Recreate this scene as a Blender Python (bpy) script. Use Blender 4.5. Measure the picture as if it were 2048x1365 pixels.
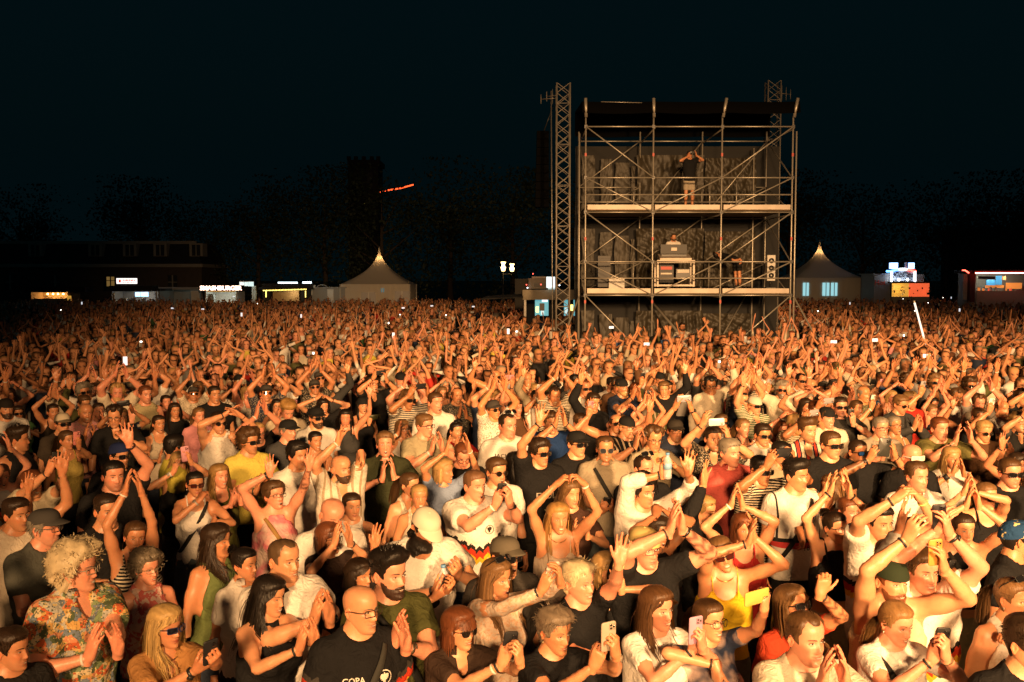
import bpy, math, random
import numpy as np
from mathutils import Vector, Matrix
for _o in list(bpy.data.objects): bpy.data.objects.remove(_o)
SCN = bpy.context.scene
# ---- camera: standing on the stage edge, looking out over the crowd
CAM_H, LENS, PITCH = 3.35, 35.0, math.radians(3.52)
FPX = LENS / 36.0 * 2048.0
_c = bpy.data.cameras.new('camera'); CAM = bpy.data.objects.new('camera', _c); SCN.collection.objects.link(CAM)
CAM.location = (0, 0, CAM_H); CAM.rotation_euler = (math.pi / 2 - PITCH, 0, 0); _c.lens = LENS; _c.sensor_width = 36; _c.clip_start = .05; _c.clip_end = 3000; SCN.camera = CAM
# ---- night sky: the last light long after sunset
w = bpy.data.worlds.new('World'); SCN.world = w; w.use_nodes = True; nt = w.node_tree; bg = nt.nodes['Background']
sky = nt.nodes.new('ShaderNodeTexSky'); sky.sky_type = 'NISHITA'; sky.sun_disc = False; sky.sun_elevation = math.radians(-3.0); sky.sun_rotation = math.radians(180); sky.altitude = 50
hs = nt.nodes.new('ShaderNodeMix'); hs.data_type = 'RGBA'; hs.blend_type = 'MULTIPLY'; hs.inputs['Factor'].default_value = 1; hs.inputs['B'].default_value = (.03, .20, .30, 1)
nt.links.new(sky.outputs[0], hs.inputs['A']); air = nt.nodes.new('ShaderNodeMix'); air.data_type = 'RGBA'; air.blend_type = 'ADD'; air.inputs['Factor'].default_value = 1; air.inputs['B'].default_value = (.006, .038, .050, 1)   # even night air glow
nt.links.new(hs.outputs['Result'], air.inputs['A']); nt.links.new(air.outputs['Result'], bg.inputs['Color']); bg.inputs['Strength'].default_value = .08
# ---- stage floodlights on the truss above and behind the camera
def spot(name, loc, target, watts, color, size, blend, radius):
    l = bpy.data.lights.new(name, 'SPOT'); l.energy = watts; l.color = color; l.spot_size = math.radians(size); l.spot_blend = blend; l.shadow_soft_size = radius
    o = bpy.data.objects.new(name, l); SCN.collection.objects.link(o); o.location = loc
    o.rotation_euler = (Vector(target) - Vector(loc)).to_track_quat('-Z', 'Y').to_euler(); return o
spot('stage_floodlight', (9.5, -17.0, 9.0), (5.5, 14.0, 1.3), 80000, (1.0, .555, .235), 43, .95, .8)
spot('stage_floodlight', (-1.0, -20.0, 8.6), (1.5, 14.0, 1.3), 40000, (1.0, .545, .23), 42, .95, 1.2)
spot('stage_floodlight', (5.0, -26.0, 13.0), (6.0, 18.5, 1.0), 27000, (1.0, .53, .21), 24, .9, 1.0)
SCN.view_settings.view_transform = 'Standard'; SCN.view_settings.look = 'None'; SCN.view_settings.exposure = 0.2; SCN.view_settings.gamma = 1.0; SCN.view_settings.use_curve_mapping = False
SCN.cycles.use_denoising = True; SCN.cycles.max_bounces = 5; SCN.cycles.diffuse_bounces = 3; SCN.cycles.glossy_bounces = 2; SCN.cycles.transmission_bounces = 2; SCN.cycles.sample_clamp_indirect = 6
# ---- pixel (of the 2048 px photograph) to a ray / point
def ray(px, py):
    x = (px - 1024) / FPX; v = -(py - 682.5) / FPX; c, s = math.cos(PITCH), math.sin(PITCH)
    return np.array([x, c + v * s, -s + v * c])
def at_depth(px, py, d): r = ray(px, py); return np.array([0, 0, CAM_H]) + r * (d / r[1])
def at_height(px, py, z): r = ray(px, py); return np.array([0, 0, CAM_H]) + r * ((z - CAM_H) / r[2])
def to_px(p):
    c, s = math.cos(PITCH), math.sin(PITCH); y, z = p[1], p[2] - CAM_H
    f = y * c - z * s; u = y * s + z * c; return 1024 + p[0] / f * FPX, 682.5 - u / f * FPX, f
# ---------------------------------------------------------------- people: pure numpy shape code
F4 = np.float32
class Field:
    """signed distance samples on a grid; shapes are blended in smoothly, then meshed as one continuous surface"""
    def __init__(s, lo, hi, h):
        s.lo = np.array(lo, float); s.h = h
        s.n = np.ceil((np.array(hi, float) - s.lo) / h).astype(int) + 1
        s.ax = [(s.lo[i] + h * np.arange(s.n[i])).astype(F4) for i in range(3)]
        s.v = np.full(tuple(s.n), 0.06, F4)
    def sub(s, lo, hi):
        a = np.clip(np.floor((np.array(lo) - s.lo) / s.h).astype(int), 0, s.n)
        b = np.clip(np.ceil((np.array(hi) - s.lo) / s.h).astype(int) + 1, 0, s.n)
        if (b <= a).any(): return None
        sl = tuple(slice(a[i], b[i]) for i in range(3))
        return sl, s.ax[0][sl[0]][:, None, None], s.ax[1][sl[1]][None, :, None], s.ax[2][sl[2]][None, None, :]
    def put(s, sl, d, k):
        o = s.v[sl]
        if k > 0:
            h = np.clip(0.5 + 0.5 * (o - d) / k, 0, 1)
            s.v[sl] = o + (d - o) * h - k * h * (1 - h)
        else: s.v[sl] = np.minimum(o, d)
    def cone(s, a, b, ra, rb, k=0.02, cut=False, cut0=False):
        a = np.array(a, float); b = np.array(b, float); m = max(ra, rb) + 0.035
        r = s.sub(np.minimum(a, b) - m, np.maximum(a, b) + m)
        if r is None: return
        sl, X, Y, Z = r; u = b - a; L2 = max(float(u @ u), 1e-9)
        t0 = ((X - a[0]) * F4(u[0] / L2) + (Y - a[1]) * F4(u[1] / L2) + (Z - a[2]) * F4(u[2] / L2))
        t = np.clip(t0, 0, 1)
        d = np.sqrt((X - a[0] - t * F4(u[0])) ** 2 + (Y - a[1] - t * F4(u[1])) ** 2 + (Z - a[2] - t * F4(u[2])) ** 2) - (ra + (rb - ra) * t)
        if cut: d = np.maximum(d, (t0 - 1) * F4(math.sqrt(L2)))
        if cut0: d = np.maximum(d, -t0 * F4(math.sqrt(L2)))
        s.put(sl, d.astype(F4), k)
    def ell(s, c, r, k=0.02, minus=False):
        c = np.array(c, float); r = np.array(r, float)
        q = s.sub(c - r - 0.04, c + r + 0.04)
        if q is None: return
        sl, X, Y, Z = q
        e = np.sqrt(((X - c[0]) / r[0]) ** 2 + ((Y - c[1]) / r[1]) ** 2 + ((Z - c[2]) / r[2]) ** 2)
        d = ((e - 1) * r.min()).astype(F4)
        if minus: s.v[sl] = np.maximum(s.v[sl], -d)
        else: s.put(sl, d, k)
    def loft(s, z, w, dp, yc, k=0.03, p=2.4, grow=0.0, zmin=None):
        z = np.array(z); w = np.array(w) + grow; dp = np.array(dp) + grow
        r = s.sub((-w.max() - 0.05, (np.array(yc) - dp).min() - 0.05, z[0] - 0.03), (w.max() + 0.05, (np.array(yc) + dp).max() + 0.05, z[-1] + 0.03))
        sl, X, Y, Z = r; zz = Z.ravel()
        W = np.interp(zz, z, w)[None, None, :].astype(F4); D = np.interp(zz, z, dp)[None, None, :].astype(F4); C = np.interp(zz, z, yc)[None, None, :].astype(F4)
        e = ((np.abs(X) / W) ** F4(p) + (np.abs(Y - C) / D) ** F4(p)) ** F4(1 / p)
        d = (e - 1) * np.minimum(W, D)
        d = np.maximum(d, Z - F4(z[-1])); d = np.maximum(d, F4(z[0]) - Z)
        s.put(sl, d.astype(F4), k)
    def zcut(s, zmin):
        i = s.ax[2]; s.v = np.maximum(s.v, (zmin - i)[None, None, :])
    def mesh(s):
        v = s.v; n = v < 0
        c = [n[i:n.shape[0] - 1 + i, j:n.shape[1] - 1 + j, k:n.shape[2] - 1 + k] for i in (0, 1) for j in (0, 1) for k in (0, 1)]
        cnt = np.zeros(c[0].shape, np.uint8)
        for q in c: cnt += q
        mask = (cnt > 0) & (cnt < 8)
        I = np.stack(np.nonzero(mask), 1); m = len(I)
        cid = np.full(mask.shape, -1, np.int32); cid[mask] = np.arange(m)
        off = np.array([(i, j, k) for i in (0, 1) for j in (0, 1) for k in (0, 1)])
        cv = np.stack([v[I[:, 0] + o[0], I[:, 1] + o[1], I[:, 2] + o[2]] for o in off], 1)
        P = np.zeros((m, 3)); C = np.zeros(m)
        for a in range(8):
            for b in range(a + 1, 8):
                dlt = off[b] - off[a]
                if np.abs(dlt).sum() != 1: continue
                va, vb = cv[:, a], cv[:, b]; x = (va < 0) != (vb < 0)
                t = np.where(x, va / np.where(x, va - vb, 1), 0)
                P += np.where(x[:, None], off[a] + t[:, None] * dlt, 0); C += x
        V = s.lo + s.h * (I + P / C[:, None])
        Fs = []
        for ax in range(3):
            o1, o2 = [(1, 2), (2, 0), (0, 1)][ax]
            A = np.take(n, range(n.shape[ax] - 1), ax); B = np.take(n, range(1, n.shape[ax]), ax)
            J = np.stack(np.nonzero(A != B), 1)
            ok = (J[:, o1] > 0) & (J[:, o1] < n.shape[o1] - 1) & (J[:, o2] > 0) & (J[:, o2] < n.shape[o2] - 1); J = J[ok]
            sg = A[J[:, 0], J[:, 1], J[:, 2]]
            def cell(d1, d2):
                K = J.copy(); K[:, o1] -= d1; K[:, o2] -= d2
                return cid[K[:, 0], K[:, 1], K[:, 2]]
            q = np.stack([cell(1, 1), cell(0, 1), cell(0, 0), cell(1, 0)], 1)
            q[~sg] = q[~sg][:, ::-1]
            Fs.append(q)
        return V.astype(F4), np.concatenate(Fs)

def unit(v):
    v = np.array(v, float); return v / max(np.linalg.norm(v), 1e-9)
def rotz(a): c, s = math.cos(a), math.sin(a); return np.array([[c, -s, 0], [s, c, 0], [0, 0, 1]])
def rotx(a): c, s = math.cos(a), math.sin(a); return np.array([[1, 0, 0], [0, c, -s], [0, s, c]])
def roty(a): c, s = math.cos(a), math.sin(a); return np.array([[c, 0, s], [0, 1, 0], [-s, 0, c]])
def gz(x, s): return np.exp(-(x / s) ** 2)
def sst(x, a, b):
    t = np.clip((x - a) / (b - a), 0, 1); return t * t * (3 - 2 * t)
def mix(a, b, t): return a + (b - a) * t

class Geo:
    """verts / quads+tris / colours collected for one part"""
    def __init__(s): s.V = []; s.F = []; s.C = []; s.n = 0
    def add(s, V, Fc, col=(1, 1, 1)):
        V = np.asarray(V, F4); Fc = np.asarray(Fc, np.int64)
        if len(V) == 0 or len(Fc) == 0: return
        s.V.append(V); s.F.append(Fc + s.n)
        c = np.asarray(col, F4)
        s.C.append(np.broadcast_to(c, (len(V), 3)).copy()); s.n += len(V)
    def tri_count(s): return sum(len(f) * (f.shape[1] - 2) for f in s.F)
    def moved(s, M, t):
        g = Geo(); g.F = s.F; g.C = s.C; g.n = s.n
        g.V = [(v @ np.asarray(M).T + t).astype(F4) for v in s.V]; return g
    def empty(s): return s.n == 0

def grid_faces(r, c, wrap=True):
    i = np.arange(r - 1)[:, None]; j = np.arange(c if wrap else c - 1)[None, :]; j2 = (j + 1) % c
    return np.stack([i * c + j, i * c + j2, (i + 1) * c + j2, (i + 1) * c + j], -1).reshape(-1, 4)

def tubes(P, w, sides=3, flat=0.6, nrm=None):
    """P (n,m,3) paths, w (n,m) radii -> verts, quads"""
    n, m, _ = P.shape
    T = np.gradient(P, axis=1); T /= np.linalg.norm(T, axis=2, keepdims=True) + 1e-9
    up = np.array([0.13, 0.21, 0.97]) if nrm is None else nrm
    A = np.cross(T, up); A /= np.linalg.norm(A, axis=2, keepdims=True) + 1e-9
    B = np.cross(T, A)
    ang = np.arange(sides) * 2 * math.pi / sides
    R = P[:, :, None, :] + w[:, :, None, None] * (A[:, :, None, :] * np.cos(ang)[None, None, :, None] + flat * B[:, :, None, :] * np.sin(ang)[None, None, :, None])
    f = grid_faces(m, sides)
    Fc = (f[None] + (np.arange(n) * m * sides)[:, None, None]).reshape(-1, 4)
    return R.reshape(-1, 3), Fc

def ribbons(P, w, c):
    """flat strands: P (n,m,3) paths, w (n,m) half widths, lying round the centre c"""
    n, m, _ = P.shape; T = np.gradient(P, axis=1); A = np.cross(T, P - c); A /= np.linalg.norm(A, axis=2, keepdims=True) + 1e-9
    V = np.stack([P - A * w[:, :, None], P + A * w[:, :, None]], 2).reshape(-1, 3); f = grid_faces(m, 2, False)
    return V, (f[None] + (np.arange(n) * m * 2)[:, None, None]).reshape(-1, 4)
# ---- head
HZ = np.array([-.120, -.116, -.100, -.080, -.060, -.040, -.020, 0, .020, .040, .060, .080, .095, .106, .1125, .115])
HF = np.array([-.058, -.079, -.088, -.087, -.088, -.088, -.088, -.087, -.088, -.093, -.092, -.083, -.069, -.048, -.024, 0])
HB = np.array([-.035, -.005, .030, .045, .055, .068, .080, .090, .096, .098, .095, .085, .070, .050, .025, 0])
HWm = np.array([.016, .032, .049, .059, .065, .0685, .071, .0735, .076, .078, .0775, .072, .061, .045, .022, 0])
HWf = np.array([.012, .024, .040, .052, .060, .066, .070, .0725, .075, .077, .0765, .071, .060, .044, .022, 0])
SC = np.array([0, .004, .028]); SR = np.array([.0785, .0975, .0875])      # scalp ellipsoid
def head_rows(n):
    u = np.linspace(0, 1, n); z = np.interp(u, [0, .05, .16, .46, .56, .72, .88, 1], [-.120, -.113, -.088, -.034, -.012, .03, .092, .115]); return z
def head_base(z, phi, sex, wid=1.0):
    """phi 0 = front (-y), +90 deg = +x"""
    f = np.interp(z, HZ, HF); b = np.interp(z, HZ, HB); w = np.interp(z, HZ, HWm if sex == 'm' else HWf) * wid * .965
    cy = np.minimum(b - 0.35 * (b - f), 0.012 + 0 * z)
    c, s = np.cos(phi), np.sin(phi)
    fr = c > 0
    ex = np.where(fr, 0.88, 0.95)
    X = np.sign(s) * np.abs(s) ** ex * w
    Y = cy - np.where(fr, np.abs(c) ** 0.9 * (cy - f), -(np.abs(c) ** 0.95) * (b - cy))
    return X, Y
def face_relief(x, z, sex, mouth, age):
    a = np.abs(x); d = np.zeros_like(x)
    rid = np.interp(z, [-.050, -.045, -.036, -.020, .004, .022], [0, .010, .0245, .016, .0065, 0])
    sx = np.interp(z, [-.045, -.036, 0, .02], [.0125, .0105, .0075, .012])
    d += rid * gz(x, sx)
    d += .0085 * gz(a - .0125, .006) * gz(z + .041, .006)
    d -= .0125 * gz(a - .031, .0155) * gz(z - .003, .0105)
    d += (.005 if sex == 'm' else .002) * gz(a - .027, .02) * gz(z - .021, .007)
    d += .0055 * gz(a - .046, .016) * gz(z + .022, .014)
    sm = 1.0 if mouth in ('smile', 'grin') else 0.0
    zl = z - sm * .006 * (a / .028) ** 2
    d += .0065 * gz(x, .019 + .006 * sm) * gz(zl + .0615, .0048) + .0075 * gz(x, .017 + .005 * sm) * gz(zl + .0735, .0055)
    d -= .0055 * gz(x, .024) * gz(zl + .0672, .0022)
    d -= .004 * gz(x, .02) * gz(z + .084, .006)
    d += (.007 if sex == 'm' else .0045) * gz(x, .016) * gz(z + .102, .012)
    d += sm * .006 * gz(a - .040, .012) * gz(z + .038, .013)
    d -= (.0015 + .0025 * age + .002 * sm) * gz(a - (.020 + (.012) * np.clip((-.04 - z) / .035, 0, 1)), .0045) * sst(z, -.085, -.06) * (1 - sst(z, -.04, -.03))
    d += .003 * age * gz(a - .03, .012) * gz(z + .016, .005)
    return d
def hairline(phi, recede=0.0):
    p = np.abs(np.degrees(np.arctan2(np.sin(phi), np.cos(phi))))
    base = np.interp(p, [0, 30, 48, 60, 68, 76, 84, 104, 116, 134, 180], [.070, .069, .062, .030, -.012, -.022, .012, .004, -.040, -.072, -.082])
    rec = recede * np.interp(p, [0, 15, 38, 60, 70, 180], [.012, .014, .034, .016, 0, 0])
    return base + rec

def hnoise(V, seed, f):
    r = np.random.RandomState(seed); o = np.zeros(len(V))
    for i in range(4):
        k = r.normal(size=3); k *= f * (0.7 + 0.6 * i) / np.linalg.norm(k); o += np.sin(V @ k + r.rand() * 6.28) / (1 + 0.5 * i)
    return o / 2.2

def build_head(sp, lod):
    """returns (skin Geo, hair Geo, extras dict) in head space"""
    rs = np.random.RandomState(sp['seed'])
    sex = sp['sex']; mouth = sp.get('mouth', 'calm'); age = sp.get('age', 0.2)
    nr, nc = [(38, 40), (25, 26), (16, 16)][lod]
    z = head_rows(nr)
    t = np.linspace(-1, 1, nc, endpoint=False); phi = math.pi * np.sign(t) * np.abs(t) ** 1.35
    Z, PH = np.meshgrid(z, phi, indexing='ij')
    X, Y = head_base(Z, PH, sex, sp.get('wid', 1.0))
    ff = sst(np.cos(PH), 0.05, 0.45)
    D = face_relief(X, Z, sex, mouth, age) * ff
    base = np.stack([X, Y, Z], -1).reshape(-1, 3)
    V = base.copy(); V[:, 1] -= D.ravel()
    x, zz, ph = V[:, 0], V[:, 2], PH.ravel(); a = np.abs(x); front = ff.ravel()
    skin = np.array(sp['skin']); C = np.tile(skin, (len(V), 1))
    red = np.array([1.05, .80, .74])
    C *= mix(1, red, (.75 * gz(a - .042, .02) * gz(zz + .025, .02) * front + .6 * gz(x, .012) * gz(zz + .037, .01) * front)[:, None])
    C *= (1 - .22 * gz(a - .031, .017) * gz(zz - .002, .012) * front)[:, None]
    C *= (1 - .55 * gz(a - .0085, .0045) * gz(zz + .0475, .0032) * front)[:, None]  # shade of nostrils, and of nose wings below, darkened into the skin colour
    C *= (1 - .30 * gz(a - .0225, .004) * gz(zz + .040, .006) * front)[:, None]
    lip = front * gz(x, .023) * (gz(zz + .0617, .0045) + gz(zz + .0735, .0052))
    lc = np.array([.42, .10, .075]) if sex == 'f' else np.array([.38, .15, .11])
    mline = front * gz(x, .021) * gz(zz + .0672 - (.006 * (a / .028) ** 2 if mouth in ('smile', 'grin') else 0), .0026)
    C = mix(C, lc * (skin.mean() / .42 * .6 + .4), np.clip(lip * .9, 0, .85)[:, None])
    C = mix(C, lc * .22, np.clip(mline * .9, 0, .85)[:, None])  # shade in the crease between the lips, put into the colour
    hc = np.array(sp['hair_col'])
    hl = hairline(ph, sp.get('recede', 0))
    style = sp['hair']
    beard = sp.get('beard', 0)
    bm = beard_mask(x, zz, ph, base[:, 1], sp.get('beard_kind', 'full'))
    if beard > 0: C = mix(C, hc * .9 + skin * .12, (np.clip(bm * min(.9, .35 + beard * .8), 0, .85) * (.85 + .15 * hnoise(V, 5, 600)))[:, None])
    elif sex == 'm' and sp.get('stubble', .2) > 0: C = mix(C, hc * .5 + skin * .45, (bm * sp.get('stubble', .2))[:, None])
    if style == 'buzz':
        C = mix(C, hc * .8 + skin * .15, (.8 * sst(zz - hl, -.004, .010))[:, None])
    skin_g = Geo(); skin_g.add(V, grid_faces(nr, nc)[:, ::-1], C)
    # ears
    if lod < 2:
        er = 10 if lod == 0 else 7; ec = 12 if lod == 0 else 8
        u = np.linspace(0.02, math.pi - .02, er); v = np.arange(ec) * 2 * math.pi / ec
        U, W = np.meshgrid(u, v, indexing='ij')
        ex, ey, ez = .0085 * np.cos(U), .0175 * np.sin(U) * np.cos(W), .031 * np.sin(U) * np.sin(W)
        ez = ez * (1 + .1 * np.sign(ez)); ey = ey + np.where(ez < 0, -ey * .35, 0)
        dent = (ex > 0) * np.exp(-((ey / .009) ** 2 + (ez / .018) ** 2)); ex = ex - .009 * dent
        E = np.stack([ex, ey, ez], -1).reshape(-1, 3) @ (roty(-.08) @ rotz(-.42)).T
        for s in (1, -1):
            EE = E * [s, 1, 1] + [s * .0765 * sp.get('wid', 1.0) * (1 if sex == 'm' else .985), .016, -.010]
            f = grid_faces(er, ec); skin_g.add(EE, f if s > 0 else f[:, ::-1], skin * red)
    # eyes
    if lod < 2 and not sp.get('shades'):
        op = {'calm': 1, 'smile': .72, 'grin': .6, 'open': .9, 'closed': .12}[mouth if not sp.get('closed') else 'closed']
        nu, nv = (7, 12) if lod == 0 else (4, 8)
        for s in (1, -1):
            r_ = np.linspace(0, 1, nu)[:, None] * np.ones((1, nv)); th = (np.arange(nv) * 2 * math.pi / nv)[None, :]
            lx = r_ * np.cos(th) * .0152; lz = r_ * np.sin(th) * .0066 * op * (1 - .25 * (lx / .0152) ** 2)
            cx = s * .0315
            yb = np.interp(.003, HZ, HF) + .0115 + .15 * (cx ** 2)
            yy = yb - .0065 * np.sqrt(np.clip(1.02 - (lx / .0152) ** 2, 0, 1)) + 0 * lz
            # seat on the face surface
            fx = np.abs(cx + lx); ws = np.interp(.003, HZ, HWm) ; ys = .012 - np.clip(1 - (fx / ws) ** 2, 0, 1) ** .5 * (.012 + .0875) + .0105
            yy = np.minimum(yy, ys - .0012) - .0012
            Pe = np.stack([cx + lx, yy, .003 + lz], -1).reshape(-1, 3)
            gx = sp.get('gaze', 0) * .004
            ir = np.hypot(lx - gx, lz).ravel(); rim = r_.ravel()
            wc = np.array([.62, .56, .50]); ic = np.array(sp.get('eye', (.05, .03, .02)))
            Ce = np.where((ir < .0062)[:, None], ic, wc); Ce = np.where(((rim > .8) & (lz.ravel() > .0005))[:, None], hc * .10 + .006, Ce); Ce = np.where(((rim > .9) & (lz.ravel() <= .0005))[:, None], skin * np.array([.5, .36, .33]), Ce)
            skin_g.add(Pe, grid_faces(nu, nv)[:, ::-1], Ce)
            # brow
            nb = 7; q = np.linspace(0, 1, nb); bx = s * (.013 + .036 * q); bz = .0185 + (.007 if sex == 'f' else .004) * np.sin(q * 2.3) - .003 * q ** 2 + (.003 if mouth == 'open' else 0)
            X0, Y0 = bx, None
            ws = .076; yb = .012 - np.clip(1 - (np.abs(bx) / ws) ** 2, 0, 1) ** .47 * (.1005) - .0035 - (.0025 if sex == 'm' else 0)
            Pp = np.stack([bx, yb, bz], -1)[None]; wd = (.0050 if sex == 'm' else .0034) * np.interp(q, [0, .25, 1], [.8, 1, .35])[None]
            Vb, Fb = tubes(Pp, wd, 4, .6); skin_g.add(Vb, Fb, np.minimum(hc * .5, .10) + .004)
    # mouth
    if lod < 2 and mouth in ('grin', 'open', 'smile') and lod == 0 or (lod == 1 and mouth in ('grin', 'open')):
        hgt = {'smile': .0028, 'grin': .0070, 'open': .0125}[mouth]; wdt = {'smile': .018, 'grin': .0225, 'open': .0145}[mouth]
        nu, nv = 5, 14
        r_ = np.linspace(0, 1, nu)[:, None] * np.ones((1, nv)); th = (np.arange(nv) * 2 * math.pi / nv)[None, :]
        lx = r_ * np.cos(th) * wdt; cz = -.0675 - (.003 if mouth == 'open' else 0) + (.007 if mouth != 'open' else 0) * (lx / .024) ** 2
        lz = cz + r_ * np.sin(th) * hgt * (1 - .3 * (lx / wdt) ** 2)
        yb = np.interp(-.066, HZ, HF); fx = np.abs(lx); yy = .012 - np.clip(1 - (fx / .064) ** 2, 0, 1) ** .47 * (.012 - yb) - .0062 - .0015 * (1 - r_)
        Pm = np.stack([lx, yy, lz], -1).reshape(-1, 3)
        rel = (lz - cz).ravel() / hgt
        tooth = np.array([.60, .52, .42]); dark = np.array([.05, .012, .01])
        if mouth == 'open': Cm = np.where((rel > .30)[:, None], tooth * .9, dark)
        else: Cm = np.where((rel > -.55)[:, None], tooth, dark)
        Cm = np.where((r_.ravel() > .95)[:, None], lc * .7, Cm)
        skin_g.add(Pm, grid_faces(nu, nv)[:, ::-1], Cm)
    # hair
    hair = Geo()
    nvec = (base - SC) / SR ** 2; nvec /= np.linalg.norm(nvec, axis=1, keepdims=True)
    cap = sp.get('cap')
    TH = {'short': (.022, .009, .010), 'quiff': (.034, .006, .008), 'crop': (.013, .006, .006), 'buzz': (.004, .003, .003), 'messy': (.034, .022, .022),
          'long': (.020, .016, .022), 'bob': (.022, .020, .026), 'tail': (.012, .007, .010), 'bun': (.012, .007, .010), 'curly': (.045, .035, .04),
          'afro': (.060, .062, .07), 'balding': (.002, .010, .012), 'wavy': (.024, .02, .026), 'shortf': (.030, .020, .022)}
    seedn = sp['seed']
    if style != 'bald':
        tt, ts, tb = TH[style]
        if cap: tt, ts, tb = min(tt, .006), min(ts, .010), tb
        wtop = sst(base[:, 2], .045, .085); wb = sst(base[:, 1], .0, .07) * (1 - wtop)
        th_ = tt * wtop + (1 - wtop) * mix(ts, tb, wb)
        if style == 'quiff': th_ *= 1 + .45 * sst(-base[:, 1], .0, .07) * wtop
        edge = zz - hl
        if style == 'balding':
            crown = np.maximum(0, sst(base[:, 2], .050, .075)); edge = np.minimum(edge, .02 - .05 * crown)
        if style in ('long', 'bob', 'wavy', 'tail', 'bun', 'afro'):
            # hair of this length covers the nape
            edge = np.where(np.abs(ph) > 1.9, np.maximum(edge, zz + .10), edge)
        s_ = np.clip(edge / .014, -1, 1)
        am = {'curly': .45, 'afro': .28, 'messy': .35, 'quiff': .22, 'short': .2, 'shortf': .3, 'wavy': .15}.get(style, .08)
        fq = {'curly': 230, 'afro': 150, 'messy': 170}.get(style, 150)
        nz = hnoise(base * (1, .6, 1), seedn, fq)
        off = np.where(s_ > 0, th_ * s_ * (1 + am * nz), s_ * .010)
        HV = base + nvec * off[:, None]; HV[:, 1] -= np.where(s_ > 0, 0, D.ravel() * 0)
        f = grid_faces(nr, nc)[:, ::-1]; keep = (s_[f] > -.95).any(1)
        sv = 1 + .25 * hnoise(base * (1, .4, .4), seedn + 3, 420)
        hair.add(HV, f[keep], hc[None] * sv[:, None])
        hair_locks(hair, sp, style, lod, rs, hc, th_)
    if beard > 0.3 and lod < 2:
        off = np.where(bm > .12, (.0005 + .010 * beard * sst(bm, .12, .9)) * (1 + .5 * hnoise(V, seedn + 9, 520)), -.004)
        nb = V - np.array([0, .01, -.03]); nb /= np.linalg.norm(nb, axis=1, keepdims=True)
        f = grid_faces(nr, nc)[:, ::-1]; keep = (bm[f] > .12).any(1)
        hair.add(V + nb * off[:, None], f[keep], (hc * .95 + skin * .05)[None] * (1 + .3 * hnoise(V, seedn + 4, 700))[:, None])
    return skin_g, hair

def beard_mask(x, z, ph, y, kind):
    p = np.abs(np.degrees(ph)); a = np.abs(x)
    up = np.interp(p, [0, 25, 50, 75, 95], [-.050, -.052, -.055, -.025, -.02])
    full = sst(up - z, -.006, .020) * (1 - sst(p, 74, 92)) * (.55 + .45 * sst(-z, .06, .09))
    lipgap = gz(x, .021) * gz(z + .0675, .0105)
    full = full * (1 - .9 * lipgap)
    mous = gz(x, .026) * sst(z, -.0615, -.055) * (1 - sst(z, -.052, -.047))
    gote = (1 - sst(a, .022, .030)) * sst(-z, .055, .060) * (1 - .9 * lipgap)
    front = 1
    if kind == 'moustache': m = mous
    elif kind == 'goatee': m = np.maximum(gote, mous)
    else: m = np.maximum(full, mous)
    return np.clip(m, 0, 1) * front

def scalp_points(rs, n, zmin=-.02, recede=0, edge=.006):
    out = []
    while len(out) < n:
        d = rs.normal(size=(n * 3, 3)); d /= np.linalg.norm(d, axis=1, keepdims=True)
        p = SC + d * SR
        ph = np.arctan2(p[:, 0], -p[:, 1]); ok = p[:, 2] > np.maximum(hairline(ph, recede) + edge, zmin)
        out += list(p[ok])
    return np.array(out[:n])

def grow(P0, D0, L, m, grav, scale, curl=0, rs=None, neck=True, stiff=.0):
    n = len(P0); P = np.zeros((n, m, 3)); P[:, 0] = P0; d = D0.copy(); st = (L / (m - 1))[:, None]
    for i in range(1, m):
        g = np.array([0, 0, -1.0])
        d = d + g * grav * (1 - stiff)
        if curl: d = d + rs.normal(size=(n, 3)) * curl
        d /= np.linalg.norm(d, axis=1, keepdims=True) + 1e-9
        p = P[:, i - 1] + d * st
        q = (p - SC) / (SR * scale); e = np.linalg.norm(q, axis=1, keepdims=True)
        p = np.where(e < 1, SC + (p - SC) / np.maximum(e, 1e-3), p)
        if neck:                                                    # keep off the neck and shoulders
            r = np.hypot(p[:, 0], p[:, 1] - .02); lo = p[:, 2] < -.06
            k = np.where(lo & (r < .066), .066 / np.maximum(r, 1e-3), 1); p[:, 0] *= k; p[:, 1] = .02 + (p[:, 1] - .02) * k
            sh = -.165 - .20 * np.clip(np.abs(p[:, 0]) - .06, 0, 1)
            deep = (p[:, 2] < sh) & (np.abs(p[:, 0]) < .2); back = p[:, 1] > .0
            yl = np.where(back, .115, -.135); p[:, 1] = np.where(deep, np.where(back, np.maximum(p[:, 1], yl * np.clip((sh - p[:, 2]) / .06, 0, 1)), np.minimum(p[:, 1], yl * np.clip((sh - p[:, 2]) / .08, 0, 1))), p[:, 1])
        d = p - P[:, i - 1]; d /= np.linalg.norm(d, axis=1, keepdims=True) + 1e-9
        P[:, i] = p
    return P

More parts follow.
